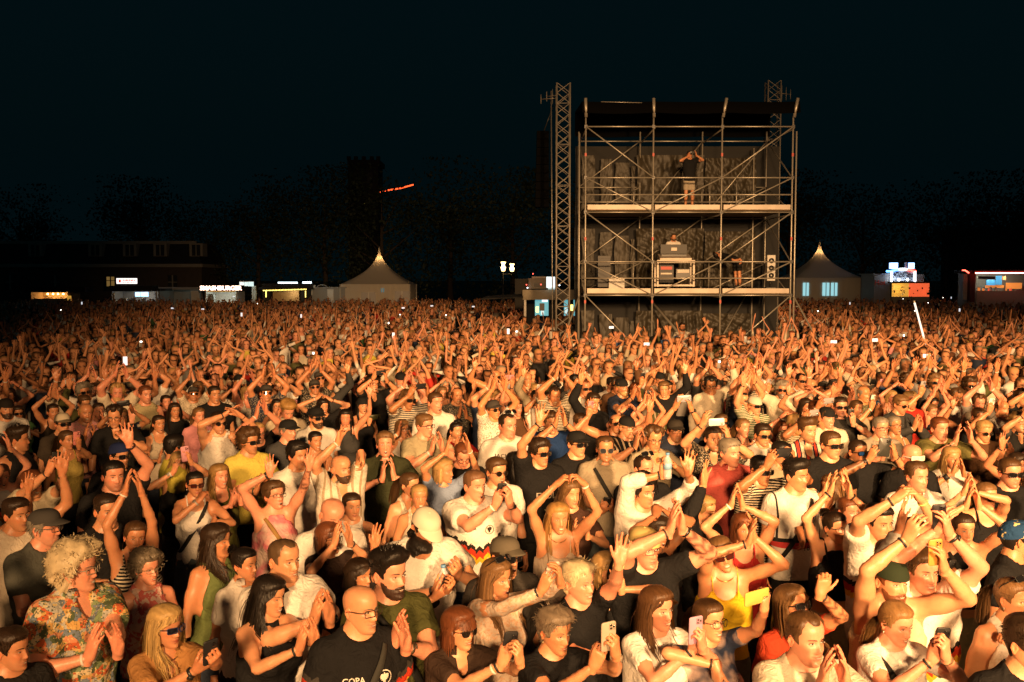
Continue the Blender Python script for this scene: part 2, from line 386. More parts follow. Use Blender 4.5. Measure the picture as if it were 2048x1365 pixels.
def curtain(hair, style, L, lod, hc, sp):
    nr, nc = [(16, 40), (10, 22), (6, 12)][lod]
    ph = np.linspace(math.radians(66), math.radians(294), nc); t = np.linspace(0, 1, nr)
    T, P = np.meshgrid(t, ph, indexing='ij'); r = np.random.RandomState(sp['seed'] + 31)
    ln = L * .80 * (1 + .05 * np.sin(P * 23 + 1) + .04 * np.sin(P * 51)); Zc = .055 - T * ln
    rx = np.interp(Zc, [-.45, -.24, -.16, -.09, 0, .055], [.105, .105, .092, .092, .0945, .088]); ry = np.interp(Zc, [-.45, -.22, -.15, -.08, 0, .055], [.125, .115, .085, .105, .118, .108])
    wav = (.012 if style == 'wavy' else .004); st = .0032 * np.sin(P * 47 + 3 * np.sin(Zc * 30)) + .0022 * np.sin(P * 91 + 2) + wav * np.sin(Zc * 46 + P * 3) * sst(T, .2, .6)
    edge = np.minimum(1, np.minimum(P - ph[0], ph[-1] - P) / .25); k = 1 - .16 * (1 - edge) * (Zc < -.02)
    X = np.sin(P) * (rx + st) * k; Y = .008 - np.cos(P) * (ry + st)
    fwd = sp.get('hair_fwd', 0.45); Y = Y - fwd * np.clip((-.13 - Zc) / .12, 0, 1) * .17 * np.clip(1 - np.abs(np.abs(np.sin(P)) - 1) * 2.5, 0, 1)
    V = np.stack([X, Y, Zc], -1).reshape(-1, 3); C = hc[None] * (1 + .22 * np.sin(P * 61 + 2 * np.sin(P * 17)).ravel() * .8 + .1 * r.normal(size=V.shape[0]))[:, None].clip(.45, 1.6)
    Vi = V * [.93, .93, 1]; f = grid_faces(nr, nc, False); n = len(V)
    bot = np.arange((nr - 1) * nc, nr * nc); rim = np.stack([bot[:-1], bot[1:], bot[1:] + n, bot[:-1] + n], 1)
    e1 = np.arange(0, (nr - 1) * nc, nc); e2 = e1 + nc - 1
    sd = np.concatenate([np.stack([e1, e1 + nc, e1 + nc + n, e1 + n], 1), np.stack([e2 + nc, e2, e2 + n, e2 + nc + n], 1)])
    hair.add(np.concatenate([V, Vi]), np.concatenate([f, f[:, ::-1] + n, rim, sd]), np.concatenate([C, C * .5]))

def hair_locks(hair, sp, style, lod, rs, hc, th):
    if lod == 2 and style not in ('long', 'wavy', 'bob', 'tail'): return
    q = [2.6, 1.0, .3][lod]; wk = [.62, 1.0, 1.8][lod]; sides = [3, 3, 2][lod] if lod < 2 else 3
    cap = sp.get('cap')
    def emit(P, w0, taper, jit=.22, flat=.6):
        n, m, _ = P.shape; t = np.linspace(0, 1, m)
        w = w0 * wk * (.7 + .6 * rs.rand(n))[:, None] * np.interp(t, [0, .15, .6, 1], [.6, 1, .9, taper])[None]
        V, Fc = ribbons(P, w, np.array([0, .01, min(.02, float(P[:, :, 2].mean()))]))
        c = hc[None] * (1 + jit * 1.25 * rs.normal(size=(n, 1))).clip(.45, 1.9); C = np.repeat(c, m * 2, 0)
        hair.add(V, Fc, C)
    rec = sp.get('recede', 0)
    if style in ('short', 'crop', 'quiff', 'messy', 'shortf') and not cap:
        n = int({'short': 170, 'crop': 120, 'quiff': 170, 'messy': 200, 'shortf': 220}[style] * q)
        P0 = scalp_points(rs, n, .0 if style != 'quiff' else .035, rec); nv = (P0 - SC) / SR ** 2; nv /= np.linalg.norm(nv, axis=1, keepdims=True)
        lie = {'short': .9, 'crop': .4, 'quiff': .55, 'messy': .9, 'shortf': .8}[style]
        side = sp.get('sweep', rs.choice([-1, 1])) * .6
        flow = np.stack([np.full(n, side) + P0[:, 0] * 8, np.where(P0[:, 1] < .02, -.5, .8) * (1 if style != 'quiff' else -.2), np.where(style == 'quiff', .9, -.2) + 0 * P0[:, 0]], 1)
        flow -= nv * (flow * nv).sum(1, keepdims=True) * .85
        D0 = nv * (.22 if style != 'quiff' else .5) + flow * lie + rs.normal(size=(n, 3)) * (.3 if style in ('messy', 'shortf') else .10)
        D0 /= np.linalg.norm(D0, axis=1, keepdims=True)
        L = {'short': .026, 'crop': .013, 'quiff': .032, 'messy': .042, 'shortf': .036}[style] * (.6 + .8 * rs.rand(n)) * np.where(P0[:, 2] > .06, 1.1, .6)
        tks = {'short': .014, 'crop': .009, 'quiff': .014, 'messy': .020, 'shortf': .018}[style]
        P = grow(P0 + nv * (tks * np.where(P0[:, 2] > .06, 1, .4))[:, None], D0, L, 4, .12, 1.06, 0, rs, False)
        emit(P, .0048, .25, .2, .45)
    if style in ('curly', 'afro'):
        n = int({'curly': 300, 'afro': 800}[style] * q)
        P0 = scalp_points(rs, n, -.06 if style == 'afro' else -.03, rec, 0); nv = (P0 - SC) / SR ** 2; nv /= np.linalg.norm(nv, axis=1, keepdims=True)
        k = .035 if style == 'curly' else .050
        D0 = nv + rs.normal(size=(n, 3)) * .8; D0 /= np.linalg.norm(D0, axis=1, keepdims=True)
        P = grow(P0 + nv * k * (.75 + .4 * rs.rand(n, 1)), D0, (.034 if style == 'curly' else .030) * (.7 + .6 * rs.rand(n)), 5, .3, 1.15, .6, rs, False)
        emit(P, .0048, .6, .10)
    if style == 'balding':
        n = int(110 * q); P0 = scalp_points(rs, n * 3, -.06, 0, 0); P0 = P0[P0[:, 2] < .062][:n]; n = len(P0)
        nv = (P0 - SC) / SR ** 2; nv /= np.linalg.norm(nv, axis=1, keepdims=True)
        D0 = nv * .25 + np.array([0, .6, -.6]) + rs.normal(size=(n, 3)) * .2; P = grow(P0 + nv * .006, D0, .02 + .02 * rs.rand(n), 4, .2, 1.05, 0, rs, False); emit(P, .0035, .3)
    if style in ('long', 'wavy', 'bob'):
        n = int({'long': 135, 'wavy': 135, 'bob': 130}[style] * q)
        zmn = .0 if not cap else -.03
        P0 = scalp_points(rs, n, zmn, 0, .004)
        if cap: P0 = P0[P0[:, 2] < .05]; n = len(P0)
        part = sp.get('part', rs.uniform(-.02, .02))
        nv = (P0 - SC) / SR ** 2; nv /= np.linalg.norm(nv, axis=1, keepdims=True)
        sx = np.sign(P0[:, 0] - part); sx[sx == 0] = 1
        D0 = np.stack([sx * .9, .35 + P0[:, 1] * 4, -.25 + 0 * sx], 1); D0 += rs.normal(size=(n, 3)) * .08
        D0 -= nv * (D0 * nv).sum(1, keepdims=True) * .9; D0 /= np.linalg.norm(D0, axis=1, keepdims=True)
        Lb = sp.get('hair_len', {'long': .40, 'wavy': .38, 'bob': .20}[style])
        L = Lb * (.82 + .3 * rs.rand(n)) * np.where(P0[:, 2] > .06, 1.0, .82)
        m = 8 if lod == 0 else 6 if lod == 1 else 5
        curtain(hair, style, Lb, lod, hc, sp)
        P0n = P0 + nv * .012
        P = grow(P0n, D0, L, m, 1.15, 1.15 + .05 * rs.rand(), .16 if style == 'wavy' else .03, rs, True)
        # keep the face free
        xx = P[:, :, 0]; fr = (P[:, :, 1] < -.02) & (P[:, :, 2] < .055) & (P[:, :, 2] > -.16)
        lim = np.interp(P[:, :, 2], [-.16, -.10, .0, .055], [.060, .066, .074, .062])
        P[:, :, 0] = np.where(fr & (np.abs(xx) < lim), np.sign(np.where(xx == 0, 1, xx)) * lim, xx)
        # beside the cheeks the hair hangs behind the face line
        zz_ = P[:, :, 2]; back = np.interp(zz_, [-.40, -.20, -.13, .0, .03, .07], [-.16, -.14, -.030, -.022, -.045, -.2]); P[:, :, 1] = np.where(zz_ < .07, np.maximum(P[:, :, 1], back), P[:, :, 1])
        emit(P, .0080, .3, .20, .32)
        if sp.get('fringe'):
            nf = int(60 * q); fx = rs.uniform(-.055, .055, nf); Pf = np.stack([fx, -.092 + fx ** 2 * 10, np.full(nf, .078)], 1)
            P = grow(Pf, np.stack([fx * 4, -.5 + 0 * fx, -.2 + 0 * fx], 1), np.full(nf, .062) * (.8 + .3 * rs.rand(nf)), 5, .5, 1.14, .02, rs, False); emit(P, .0055, .5, .16)
    if style in ('tail', 'bun'):
        n = int(150 * q); P0 = scalp_points(rs, n, .0, 0, .002)
        tie = np.array(sp.get('tie', (0, .105, .045 if style == 'tail' else .085))); nv = (P0 - SC) / SR ** 2; nv /= np.linalg.norm(nv, axis=1, keepdims=True)
        m = 6; P = np.zeros((n, m, 3)); 
        for i in range(m):
            t = i / (m - 1); p = P0 * (1 - t) + tie * t; qv = (p - SC) / (SR * 1.11); e = np.linalg.norm(qv, axis=1, keepdims=True); P[:, i] = SC + (p - SC) / np.maximum(e, 1e-3) * np.where(e < 1, 1, e)
        if not cap: emit(P, .0052, .6, .14)
        if style == 'tail':
            nt = int(90 * q); D0 = np.array([0, .7, .1]) + rs.normal(size=(nt, 3)) * .14
            P = grow(tie + np.array([0, .012, 0]) + rs.normal(size=(nt, 3)) * .006, D0, sp.get('hair_len', .28) * (.8 + .3 * rs.rand(nt)), 8 if lod == 0 else 6, .75, 1.2, .03, rs, True)
            emit(P, .0085, .25, .18, .5)
        else:
            nb = int(70 * q); c = tie + np.array([0, .012, .012]); d = rs.normal(size=(nb, 3)); d /= np.linalg.norm(d, axis=1, keepdims=True)
            e = np.cross(d, rs.normal(size=(nb, 3))); e /= np.linalg.norm(e, axis=1, keepdims=True)
            th_ = np.linspace(0, 2.4, 6)[None, :, None]; P = c + .028 * (d[:, None] * np.cos(th_) + e[:, None] * np.sin(th_)) * (1 + .12 * rs.normal(size=(nb, 1, 1))); emit(P, .011, .6, .16)

# ---- head wear, in head space
def rrect(w, h, r, n=6):
    P = []
    for cx, cz, a0 in ((w - r, h - r, 0), (-w + r, h - r, 90), (-w + r, -h + r, 180), (w - r, -h + r, 270)):
        for i in range(n):
            a = math.radians(a0 + 90 * i / (n - 1)); P.append((cx + r * math.cos(a), cz + r * math.sin(a)))
    return np.array(P)
def make_glasses(kind, lens_col, frame_col, lod):
    """frame Geo, lens Geo"""
    fr, ln = Geo(), Geo(); n = 5 if lod == 0 else 3
    w, h, r = {'square': (.0262, .0190, .010), 'round': (.0235, .0225, .0215), 'aviator': (.0268, .023, .017), 'rect': (.0262, .0160, .006), 'card': (.031, .019, .004)}[kind]
    tk = .0022 if kind in ('round', 'aviator', 'rect') else .0032
    if kind == 'card': tk = .006
    for s in (1, -1):
        o = rrect(w, h, r, n); m = len(o)
        px = o[:, 0] + s * .0355; py = -.1105 + 5.5 * px ** 2 + 0 * px
        P = np.stack([px, py, o[:, 1] + .001], 1)
        if kind == 'aviator': P[:, 2] -= .004
        # lens with thickness
        c = P.mean(0) + [0, -.0025, 0]
        Vl = np.concatenate([P + [0, -.001, 0], P + [0, .0015, 0], [c], [c + [0, .004, 0]]])
        i = np.arange(m); j = (i + 1) % m
        T = np.concatenate([np.stack([i, j, np.full(m, 2 * m)], 1), np.stack([j + m, i + m, np.full(m, 2 * m + 1)], 1)])
        ln.add(Vl, T, lens_col); 
        loop = np.concatenate([P, P[:1]])[None]
        V, Fc = tubes(loop, np.full((1, m + 1), tk), 5, 1.0, np.array([.02, 1, .03])); fr.add(V, Fc, frame_col)
        tm = np.array([[s * .062, -.090, .008], [s * .074, -.062, .007], [s * .080, .0, .006], [s * .080, .022, .0], [s * .077, .034, -.014]])[None]
        V, Fc = tubes(tm, np.full((1, 5), tk * 1.1), 4, 1.0); fr.add(V, Fc, frame_col)
    br = np.array([[-.009, -.111, .006], [0, -.114, .008], [.009, -.111, .006]])[None]; V, Fc = tubes(br, np.full((1, 3), tk), 4, 1.0); fr.add(V, Fc, frame_col)
    return fr, ln
def make_cap(kind, col, col2, lod):
    """crown Geo, brim Geo"""
    cr, bm = Geo(), Geo(); nr, nc = (12, 28) if lod == 0 else (8, 18)
    th = np.linspace(0.0, 1, nr); ph = np.arange(nc) * 2 * math.pi / nc
    T, P = np.meshgrid(th, ph, indexing='ij')
    zb = {'beanie': .022, 'bandana': .030, 'bucket': .04}.get(kind, .040)
    tall = 1.18 if kind in ('trucker',) else 1.10
    zt = SC[2] + SR[2] * tall + (.012 if kind == 'beanie' else 0)
    zz = zb + (zt - zb) * np.sin(T * math.pi / 2)
    rr = np.cos(T * math.pi / 2) ** .62
    tilt = .018 * np.cos(P)        # front a little higher
    X = np.sin(P) * rr * SR[0] * 1.13; Y = SC[1] - np.cos(P) * rr * SR[1] * 1.12; Zz = zz + tilt * (1 - T)
    seam = np.abs(np.cos(3 * P)) ** 30 * .0015; X *= 1 - seam / .08; Y = SC[1] + (Y - SC[1]) * (1 - seam / .09)
    V = np.stack([X, Y, Zz], -1).reshape(-1, 3)
    fc = np.cos(P).ravel() > .35
    C = np.tile(np.array(col), (len(V), 1))
    if kind == 'trucker': C[~fc] = np.array(col2)
    cr.add(V, grid_faces(nr, nc), C)
    Vi = V.copy(); Vi[:, :2] *= .97; Vi[:, 2] -= .002; cr.add(Vi, grid_faces(nr, nc)[:, ::-1], np.array(col) * .6)
    btn = np.array([[0, SC[1], zt - .003], [0, SC[1], zt + .004]])[None]; Vb, Fb = tubes(btn, np.array([[.008, .005]]), 8, 1.0, np.array([1, 0, 0.])); cr.add(Vb, Fb, col)
    if kind in ('cap', 'trucker', 'back'):
        nu, nv = (6, 15) if lod == 0 else (4, 9)
        u = np.linspace(0, 1, nu)[:, None]; a = np.linspace(-1.12, 1.12, nv)[None]
        L = .072 * np.cos(a / 1.12 * math.pi / 2) ** .55
        bx = np.sin(a) * SR[0] * 1.12 * (1 + .02 * u); by = SC[1] - np.cos(a) * SR[1] * 1.10 - u * L * 1.0
        bz = zb + .017 * np.cos(a) - .020 * u * L / .072 - .022 * (np.sin(a)) ** 2 * (.4 + .6 * u) + .006
        B = np.stack([bx + 0 * u, by, bz + 0 * u], -1).reshape(-1, 3)
        B2 = B - [0, 0, .004]
        f = grid_faces(nu, nv, False); n = len(B)
        rim = np.arange((nu - 1) * nv, nu * nv); rimf = np.stack([rim[:-1], rim[1:], rim[1:] + n, rim[:-1] + n], 1)
        bm.add(np.concatenate([B, B2]), np.concatenate([f[:, ::-1], f + n, rimf[:, ::-1]]), col2 if kind == 'trucker' else col)
    if kind == 'bucket':
        nu, nv = 5, 28; u = np.linspace(0, 1, nu)[:, None]; a = (np.arange(nv) * 2 * math.pi / nv)[None]
        B = np.stack([np.sin(a) * (SR[0] * 1.13 + u * .045), SC[1] - np.cos(a) * (SR[1] * 1.12 + u * .045), zb + .018 * np.cos(a) - u * .03], -1).reshape(-1, 3)
        bm.add(np.concatenate([B, B - [0, 0, .004]]), np.concatenate([grid_faces(nu, nv)[:, ::-1], grid_faces(nu, nv) + len(B)]), col)
    if kind == 'back':
        M = rotz(math.pi)
        cr = cr.moved(M, (0, .008, 0)); bm = bm.moved(rotx(0) @ M, (0, .012, -.006))
    return cr, bm

# ---- hands: wrist at origin, fingers +z, palm faces -y, right hand has its thumb at +x
HAND_POSE = {
    'open':  dict(curl=(8, 6, 6, 10), spread=7, thumb=(42, 20, 10)),
    'clap':  dict(curl=(10, 9, 10, 13), spread=2.5, thumb=(34, 28, 8)),
    'relax': dict(curl=(28, 34, 38, 42), spread=3, thumb=(26, 40, 20)),
    'grip':  dict(curl=(58, 62, 64, 66), spread=2, thumb=(30, 62, 30)),
    'pinch': dict(curl=(46, 40, 30, 22), spread=6, thumb=(30, 60, 20)),
    'hook':  dict(curl=(62, 60, 58, 60), spread=1, thumb=(48, 20, 10)),
    'fist':  dict(curl=(85, 88, 88, 88), spread=1, thumb=(20, 75, 45)),
    'point': dict(curl=(6, 80, 84, 86), spread=1, thumb=(20, 70, 40)),
}
def make_hand(pose, h, k=1.0):
    p = HAND_POSE[pose]
    f = Field((-.11, -.13, -.035), (.13, .06, .215), h)
    kn = [(.031, -.001, .094), (.010, .003, .098), (-.012, .002, .093), (-.032, -.002, .083)]
    ln = [(.043, .026, .022), (.047, .030, .023), (.043, .028, .022), (.034, .021, .019)]
    rad = [.0093, .0096, .0090, .0080]
    f.cone((0, 0, -.03), (0, 0, .012), .0275, .026, .012)
    for i, b in enumerate(kn):
        a0 = (b[0] * .52, 0, .012); f.cone(a0, b, .0155, .0118, .016)
    f.cone((.014, -.010, .022), (.026, -.010, .072), .016, .012, .014)
    f.cone((-.020, -.008, .02), (-.026, -.007, .06), .014, .011, .014)
    for i, b in enumerate(kn):
        a = np.array(b); sp_ = math.radians((1.5 - i) * p['spread']); ax = np.array([math.sin(sp_), 0, math.cos(sp_)])
        c = math.radians(p['curl'][i]); tot = 0
        for j, L in enumerate(ln[i]):
            tot += c * (.75, 1.1, .7)[j]
            d = ax * math.cos(tot) + np.array([0, -1, 0]) * math.sin(tot)
            e = a + d * L; r = rad[i] * (1, .93, .86)[j]
            f.cone(a, e, r * 1.04, r * .95, .004 if j else .007); a = e
    o, fl, b2 = [math.radians(v) for v in p['thumb']]
    a = np.array([.022, -.008, .026]); ax = np.array([math.sin(o), 0, math.cos(o)]); q = 0
    for j, (L, r, fx) in enumerate(((.044, .0145, .35), (.034, .0108, .6), (.027, .0098, .6 + b2))):
        d = ax * math.cos(fl * fx) + np.array([-.25, -1, 0]) * math.sin(fl * fx); d /= np.linalg.norm(d)
        e = a + d * L; f.cone(a, e, r, r * .88, .008 if j == 0 else .004); a = e
        ax = mix(ax, np.array([0, 0, 1.]), .25)
    V, Fc = f.mesh(); return V * k, Fc
_hands = {}
def hand(pose, lod):
    key = (pose, lod)
    if key not in _hands: _hands[key] = make_hand(pose, (.0082, .0125, .016)[lod])
    return _hands[key]
# ---- whole figure. Local frame: feet at z 0, facing -y, person's left is +x
TZ = [.80, .87, .95, 1.05, 1.12, 1.22, 1.32, 1.40, 1.455, 1.50, 1.535]
TWm = [.125, .160, .170, .158, .152, .160, .176, .178, .150, .090, .055]; TDm = [.085, .108, .114, .104, .102, .112, .122, .116, .092, .068, .052]
TWf = [.130, .172, .178, .148, .132, .138, .150, .154, .132, .080, .048]; TDf = [.090, .112, .112, .096, .090, .098, .106, .102, .084, .062, .046]
TY = [.01, .01, .01, .004, .0, .0, .0, .006, .014, .02, .02]
# wrist target (x outwards, y, z), finger direction, palm direction, elbow pole, hand shape -- for each side
def P_(w, f, p, pole, h): return dict(w=w, f=f, p=p, pole=pole, h=h)
POSES = {
    'down':      [P_((.27, -.02, .86), (.1, -.15, -1), (-1, 0, 0), (.4, 1, 0), 'relax')] * 2,
    'clap_low':  [P_((.062, -.33, 1.20), (-.12, -.35, 1), (-1, -.05, 0), (1, .3, -.8), 'clap')] * 2,
    'clap_mid':  [P_((.062, -.33, 1.36), (-.12, -.2, 1), (-1, -.05, 0), (1, .0, -.9), 'clap')] * 2,
    'clap_face': [P_((.060, -.30, 1.52), (-.15, -.15, 1), (-1, -.05, 0), (1, -.1, -.8), 'clap')] * 2,
    'clap_high': [P_((.062, -.14, 1.90), (-.18, -.10, 1), (-1, -.1, 0), (1, -.35, 0), 'clap')] * 2,
    'cross_high': [P_((.03, -.16, 1.86), (-.9, -.1, .7), (-.5, -.4, -.6), (1, -.4, 0), 'clap')] * 2,
    'vee':       [P_((.36, -.12, 1.86), (.12, -.1, 1), (0, -1, 0), (1, .3, 0), 'open')] * 2,
    'wave':      [P_((.27, -.16, 1.93), (.05, -.1, 1), (-.2, -1, 0), (1, -.2, 0), 'open'), P_((.27, -.02, .86), (.1, -.15, -1), (-1, 0, 0), (.4, 1, 0), 'relax')],
    'phone_high': [P_((.125, -.30, 1.72), (-.30, -.35, 1), (-.9, .45, .1), (1, -.1, -.5), 'pinch')] * 2,
    'phone_face': [P_((.055, -.36, 1.36), (-.25, -.35, 1), (-.6, .75, .1), (1, .1, -1), 'grip')] * 2,
    'phone_low': [P_((.06, -.36, 1.13), (-.3, -.8, .6), (-.5, .3, .8), (1, .3, -.8), 'grip')] * 2,
    'phone_up1': [P_((.10, -.34, 1.74), (-.1, -.3, 1), (-.35, .9, .1), (.8, -.2, -.6), 'grip'), P_((.27, -.02, .88), (.1, -.15, -1), (-1, 0, 0), (.4, 1, 0), 'relax')],
    'heart':     [P_((.105, -.17, 1.84), (-.75, -.15, .75), (-.5, .2, -.7), (1, -.3, 0), 'hook')] * 2,
    'crossed':   [P_((-.06, -.21, 1.16), (-1, .15, .1), (0, .8, -.3), (1, .2, -.6), 'relax')] * 2,
    'hips':      [P_((.20, -.12, 1.02), (-.6, -.5, -.6), (-.6, .6, 0), (1, .6, 0), 'relax')] * 2,
    'mouth':     [P_((.055, -.22, 1.44), (-.1, .15, 1), (-1, .35, 0), (1, -.2, -.7), 'clap')] * 2,
    'drink':     [P_((.07, -.27, 1.47), (-.45, .3, .6), (-.7, .4, 0), (1, -.1, -.8), 'grip'), P_((.27, -.02, .88), (.1, -.15, -1), (-1, 0, 0), (.4, 1, 0), 'relax')],
    'onhead':    [P_((.11, -.05, 1.76), (-.6, .3, .5), (-.3, .3, -.9), (1, -.1, .1), 'relax')] * 2,
    'point':     [P_((.10, -.45, 1.62), (-.1, -1, .35), (-.8, .1, -.3), (1, 0, -.6), 'point'), P_((.27, -.02, .88), (.1, -.15, -1), (-1, 0, 0), (.4, 1, 0), 'relax')],
}
def solve_arm(s, w, pole, a, b):
    v = w - s; d = np.linalg.norm(v); u = v / max(d, 1e-6); d = min(max(d, abs(a - b) + .06), (a + b) * .992)
    c = (a * a + d * d - b * b) / (2 * a * d); pr = pole - u * (pole @ u); pr = unit(pr)
    e = s + u * a * c + pr * a * math.sqrt(max(0, 1 - c * c)); return e, s + u * d

def build_person(sp, lod):
    """all parts of one figure as {name: Geo}; sizes in metres; sp['wr'] may hold local wrist targets"""
    rs = np.random.RandomState(sp['seed']); sex = sp['sex']; m = sex == 'm'
    k = sp.get('S', 1.78 if m else 1.67) / 1.75; fat = sp.get('fat', 0.0)
    skin = np.array(sp['skin']); top = sp['top']; G = {}
    aw = (1.0 if m else .84) * (1 + .25 * fat)                       # limb thickness
    sw = .170 if m else .150
    UA, FA = .300, .262
    pose = POSES[sp.get('pose', 'down')]
    sides = {}
    for i, s in enumerate((-1, 1)):                                   # right, left
        q = dict(pose[i] if len(pose) > 1 and pose[0] is not pose[1] else pose[0])
        sx = np.array([s, 1, 1.])
        if sp.get('swap') and pose[0] is not pose[1]: q = dict(pose[1 - i])
        jit = rs.normal(size=3) * (.018, .02, .03) * sp.get('jit', 1.0)
        w = np.array(q['w']) * sx + jit; fdir = np.array(q['f']) * sx; pd = np.array(q['p']) * sx; pole = np.array(q['pole']) * sx; hs = q['h']
        o = (sp.get('wr') or {}).get(s)
        if o:
            if o.get('w') is not None: w = np.array(o['w']) / k
            if o.get('f') is not None: fdir = np.array(o['f'], float)
            if o.get('p') is not None: pd = np.array(o['p'], float)
            if o.get('pole') is not None: pole = np.array(o['pole'], float)
            hs = o.get('h', hs)
        sh = np.array([s * (sw + .012 * fat), .012, 1.435]); up = np.clip((w[2] - 1.40) / .4, 0, 1)
        sh += np.array([-s * .022, -.012, .050]) * up
        e, w = solve_arm(sh, w, pole, UA, FA)
        F_ = unit(fdir); fa = unit(w - e)
        if F_ @ fa < .25: F_ = unit(F_ + fa * (.35 - F_ @ fa))
        pd = unit(pd - F_ * (pd @ F_))
        sides[s] = dict(sh=sh, e=e, w=w, F=F_, P=pd, h=hs, up=up)
    bust = 0 if m else sp.get('bust', .6)
    TW = np.array(TWm if m else TWf) * (.935 + .12 * fat); TD = np.array(TDm if m else TDf) * (1 + .16 * fat)
    if fat > 0: TW = TW + fat * .03 * gz(np.array(TZ) - 1.05, .14); TD = TD + fat * .05 * gz(np.array(TZ) - 1.06, .14)
    allp = np.array([[q[j] for j in ('sh', 'e', 'w')] for q in sides.values()]).reshape(-1, 3)
    h = (.0215, .0280, .036)[lod]
    xm = max(.30, np.abs(allp[:, 0]).max() + .10); ylo = min(-.24, allp[:, 1].min() - .10); zhi = max(1.68, allp[:, 2].max() + .08)
    legs_bare = sp.get('bottom', 'long') in ('shorts', 'skirt')
    zlo = -.02 if legs_bare else 1.02
    hipx = .092
    def leg_pts(s): return np.array([s * hipx, .01, .90]), np.array([s * .105, -.01, .49]), np.array([s * .11, .025, .075])
    f = Field((-xm, ylo, zlo), (xm, max(.24, allp[:, 1].max() + .1), zhi), h)
    f.loft(TZ, TW, TD, TY, .03)
    nr = .058 if m else .047
    nr *= 1 + .15 * fat
    f.cone((0, .022, 1.47), (0, .0, 1.615), nr * 1.08, nr, .035)
    for s in (-1, 1):
        q = sides[s]
        f.cone((s * .015, .022, 1.545), q['sh'] + [-s * .045, 0, .012], .040 * aw, .044 * aw, .035)
        if bust: f.ell((s * .072, -.092 - .01 * bust, 1.285), (.066, .058 + .02 * bust, .064), .04)
        elif fat > .3: f.ell((s * .075, -.095, 1.29), (.07, .05, .05), .05)
        f.cone((s * .125, .012, 1.20), q['sh'] + [-s * .02, .005, -.035], .050, .050 * aw, .05)
        f.cone(q['sh'], q['e'], .056 * aw, .040 * aw, .035)
        mid = q['sh'] + (q['e'] - q['sh']) * .45; f.cone(mid, mid + (q['e'] - q['sh']) * .12, .051 * aw, .049 * aw, .03)
        fa = q['w'] - q['e']; f.cone(q['e'], q['e'] + fa * .28, .039 * aw, .0425 * aw, .02); f.cone(q['e'] + fa * .28, q['w'] + q['F'] * .004, .0425 * aw, .0262 * aw ** .6, .015)
        if legs_bare:
            a, b, c = leg_pts(s); f.cone(a, b, .090, .056, .04); f.cone(b, b + (c - b) * .3, .054, .058, .03); f.cone(b + (c - b) * .3, c, .058, .036, .03)
    V, Fc = f.mesh()
    n = hnoise(V, sp['seed'] + 5, 14)
    C = skin[None] * (1 + .05 * n)[:, None]
    if sp.get('tattoo'):
        for s in sp['tattoo']:
            q = sides[s]; ax = unit(q['w'] - q['e']); t = (V - q['e']) @ ax; dd = np.linalg.norm(V - q['e'] - t[:, None] * ax, axis=1)
            on = (t > -.03) & (t < FA - .03) & (dd < .06)
            C = np.where((on & (hnoise(V, 77, 190) > .05))[:, None], skin * .28 + .004, C)
    body = Geo(); body.add(V, Fc, C)
    # hands
    for s in (-1, 1):
        q = sides[s]; hv, hf = hand(q['h'], lod)
        y = -q['P']; z = q['F']; x = np.cross(y, z); M = np.stack([x, y, z], 1)
        sc = (1.0 if m else .90)
        hv2 = hv * [(-s) * sc, sc, sc]                        # right hand (s=-1) keeps thumb at +x
        ff = hf if s == -1 else hf[:, ::-1]
        tip = np.clip((hv[:, 2] - .09) / .1, 0, 1)[:, None]
        body.add(hv2 @ M.T + q['w'], ff, skin * mix(np.array([1.03, .95, .92]), np.array([1.04, .88, .84]), tip))
    # head
    hy, hp, hr = [math.radians(v) for v in (sp.get('hyaw', 0), sp.get('hpitch', 0), sp.get('hroll', 0))]
    RM = rotz(hy) @ rotx(hp) @ roty(hr)          # +pitch looks down
    hk = sp.get('hk', 1.0 if m else .955)
    pv = np.array([0, .008, 1.575])
    hoff = np.array([0, -.014, .066]) * hk
    sg, hg = build_head(sp, lod)
    def H(g): return g.moved(RM * hk, pv + RM @ hoff)
    hs_ = H(sg)
    for a, b, c in zip(hs_.V, sg.F, sg.C): pass
    off = 0
    nb = Geo(); nb.V = body.V + hs_.V; nb.F = body.F + [x + body.n for x in hs_.F]; nb.C = body.C + hs_.C; nb.n = body.n + hs_.n
    G['body'] = nb
    if not hg.empty(): G['hair'] = H(hg)
    if sp.get('glasses'):
        kd, lc, fc = sp['glasses']; fr, ln = make_glasses(kd, lc, fc, lod)
        clear = max(lc) > .5
        if sp.get('gl_up'):
            Mu = rotx(-.62); tr = np.array([0, .020, .083])
            fr = fr.moved(Mu, tr); ln = ln.moved(Mu, tr)
        G['glasses_frame'] = H(fr)
        if not (clear and kd != 'card'): G['lens'] = H(ln)
    if sp.get('cap'):
        kd, c1, c2 = sp['cap']; cr, bm = make_cap(kd, c1, c2, lod); G['cap_crown'] = H(cr)
        if not bm.empty(): G['cap_brim'] = H(bm)
    # --- shirt
    gt = top['g']; fit = top.get('fit', .012 if not m else .018); slv = {'tee': .62, 'polo': .60, 'shirt': .72, 'long': 1.0, 'tank': 0, 'cami': 0, 'sleeveless': .12, 'cap': .30, 'dress': 0}[gt]
    if slv == 1.0: sl_up, sl_fo = 1.0, top.get('sl', .92)
    else: sl_up, sl_fo = slv, 0
    hem = top.get('hem', .83 if m else .88)
    fs = Field((-xm, ylo, hem - .05), (xm, max(.28, allp[:, 1].max() + .1), zhi), h * (.92 if lod == 0 else 1.06))
    W2, D2 = TW.copy(), TD.copy(); zt = np.array(TZ)
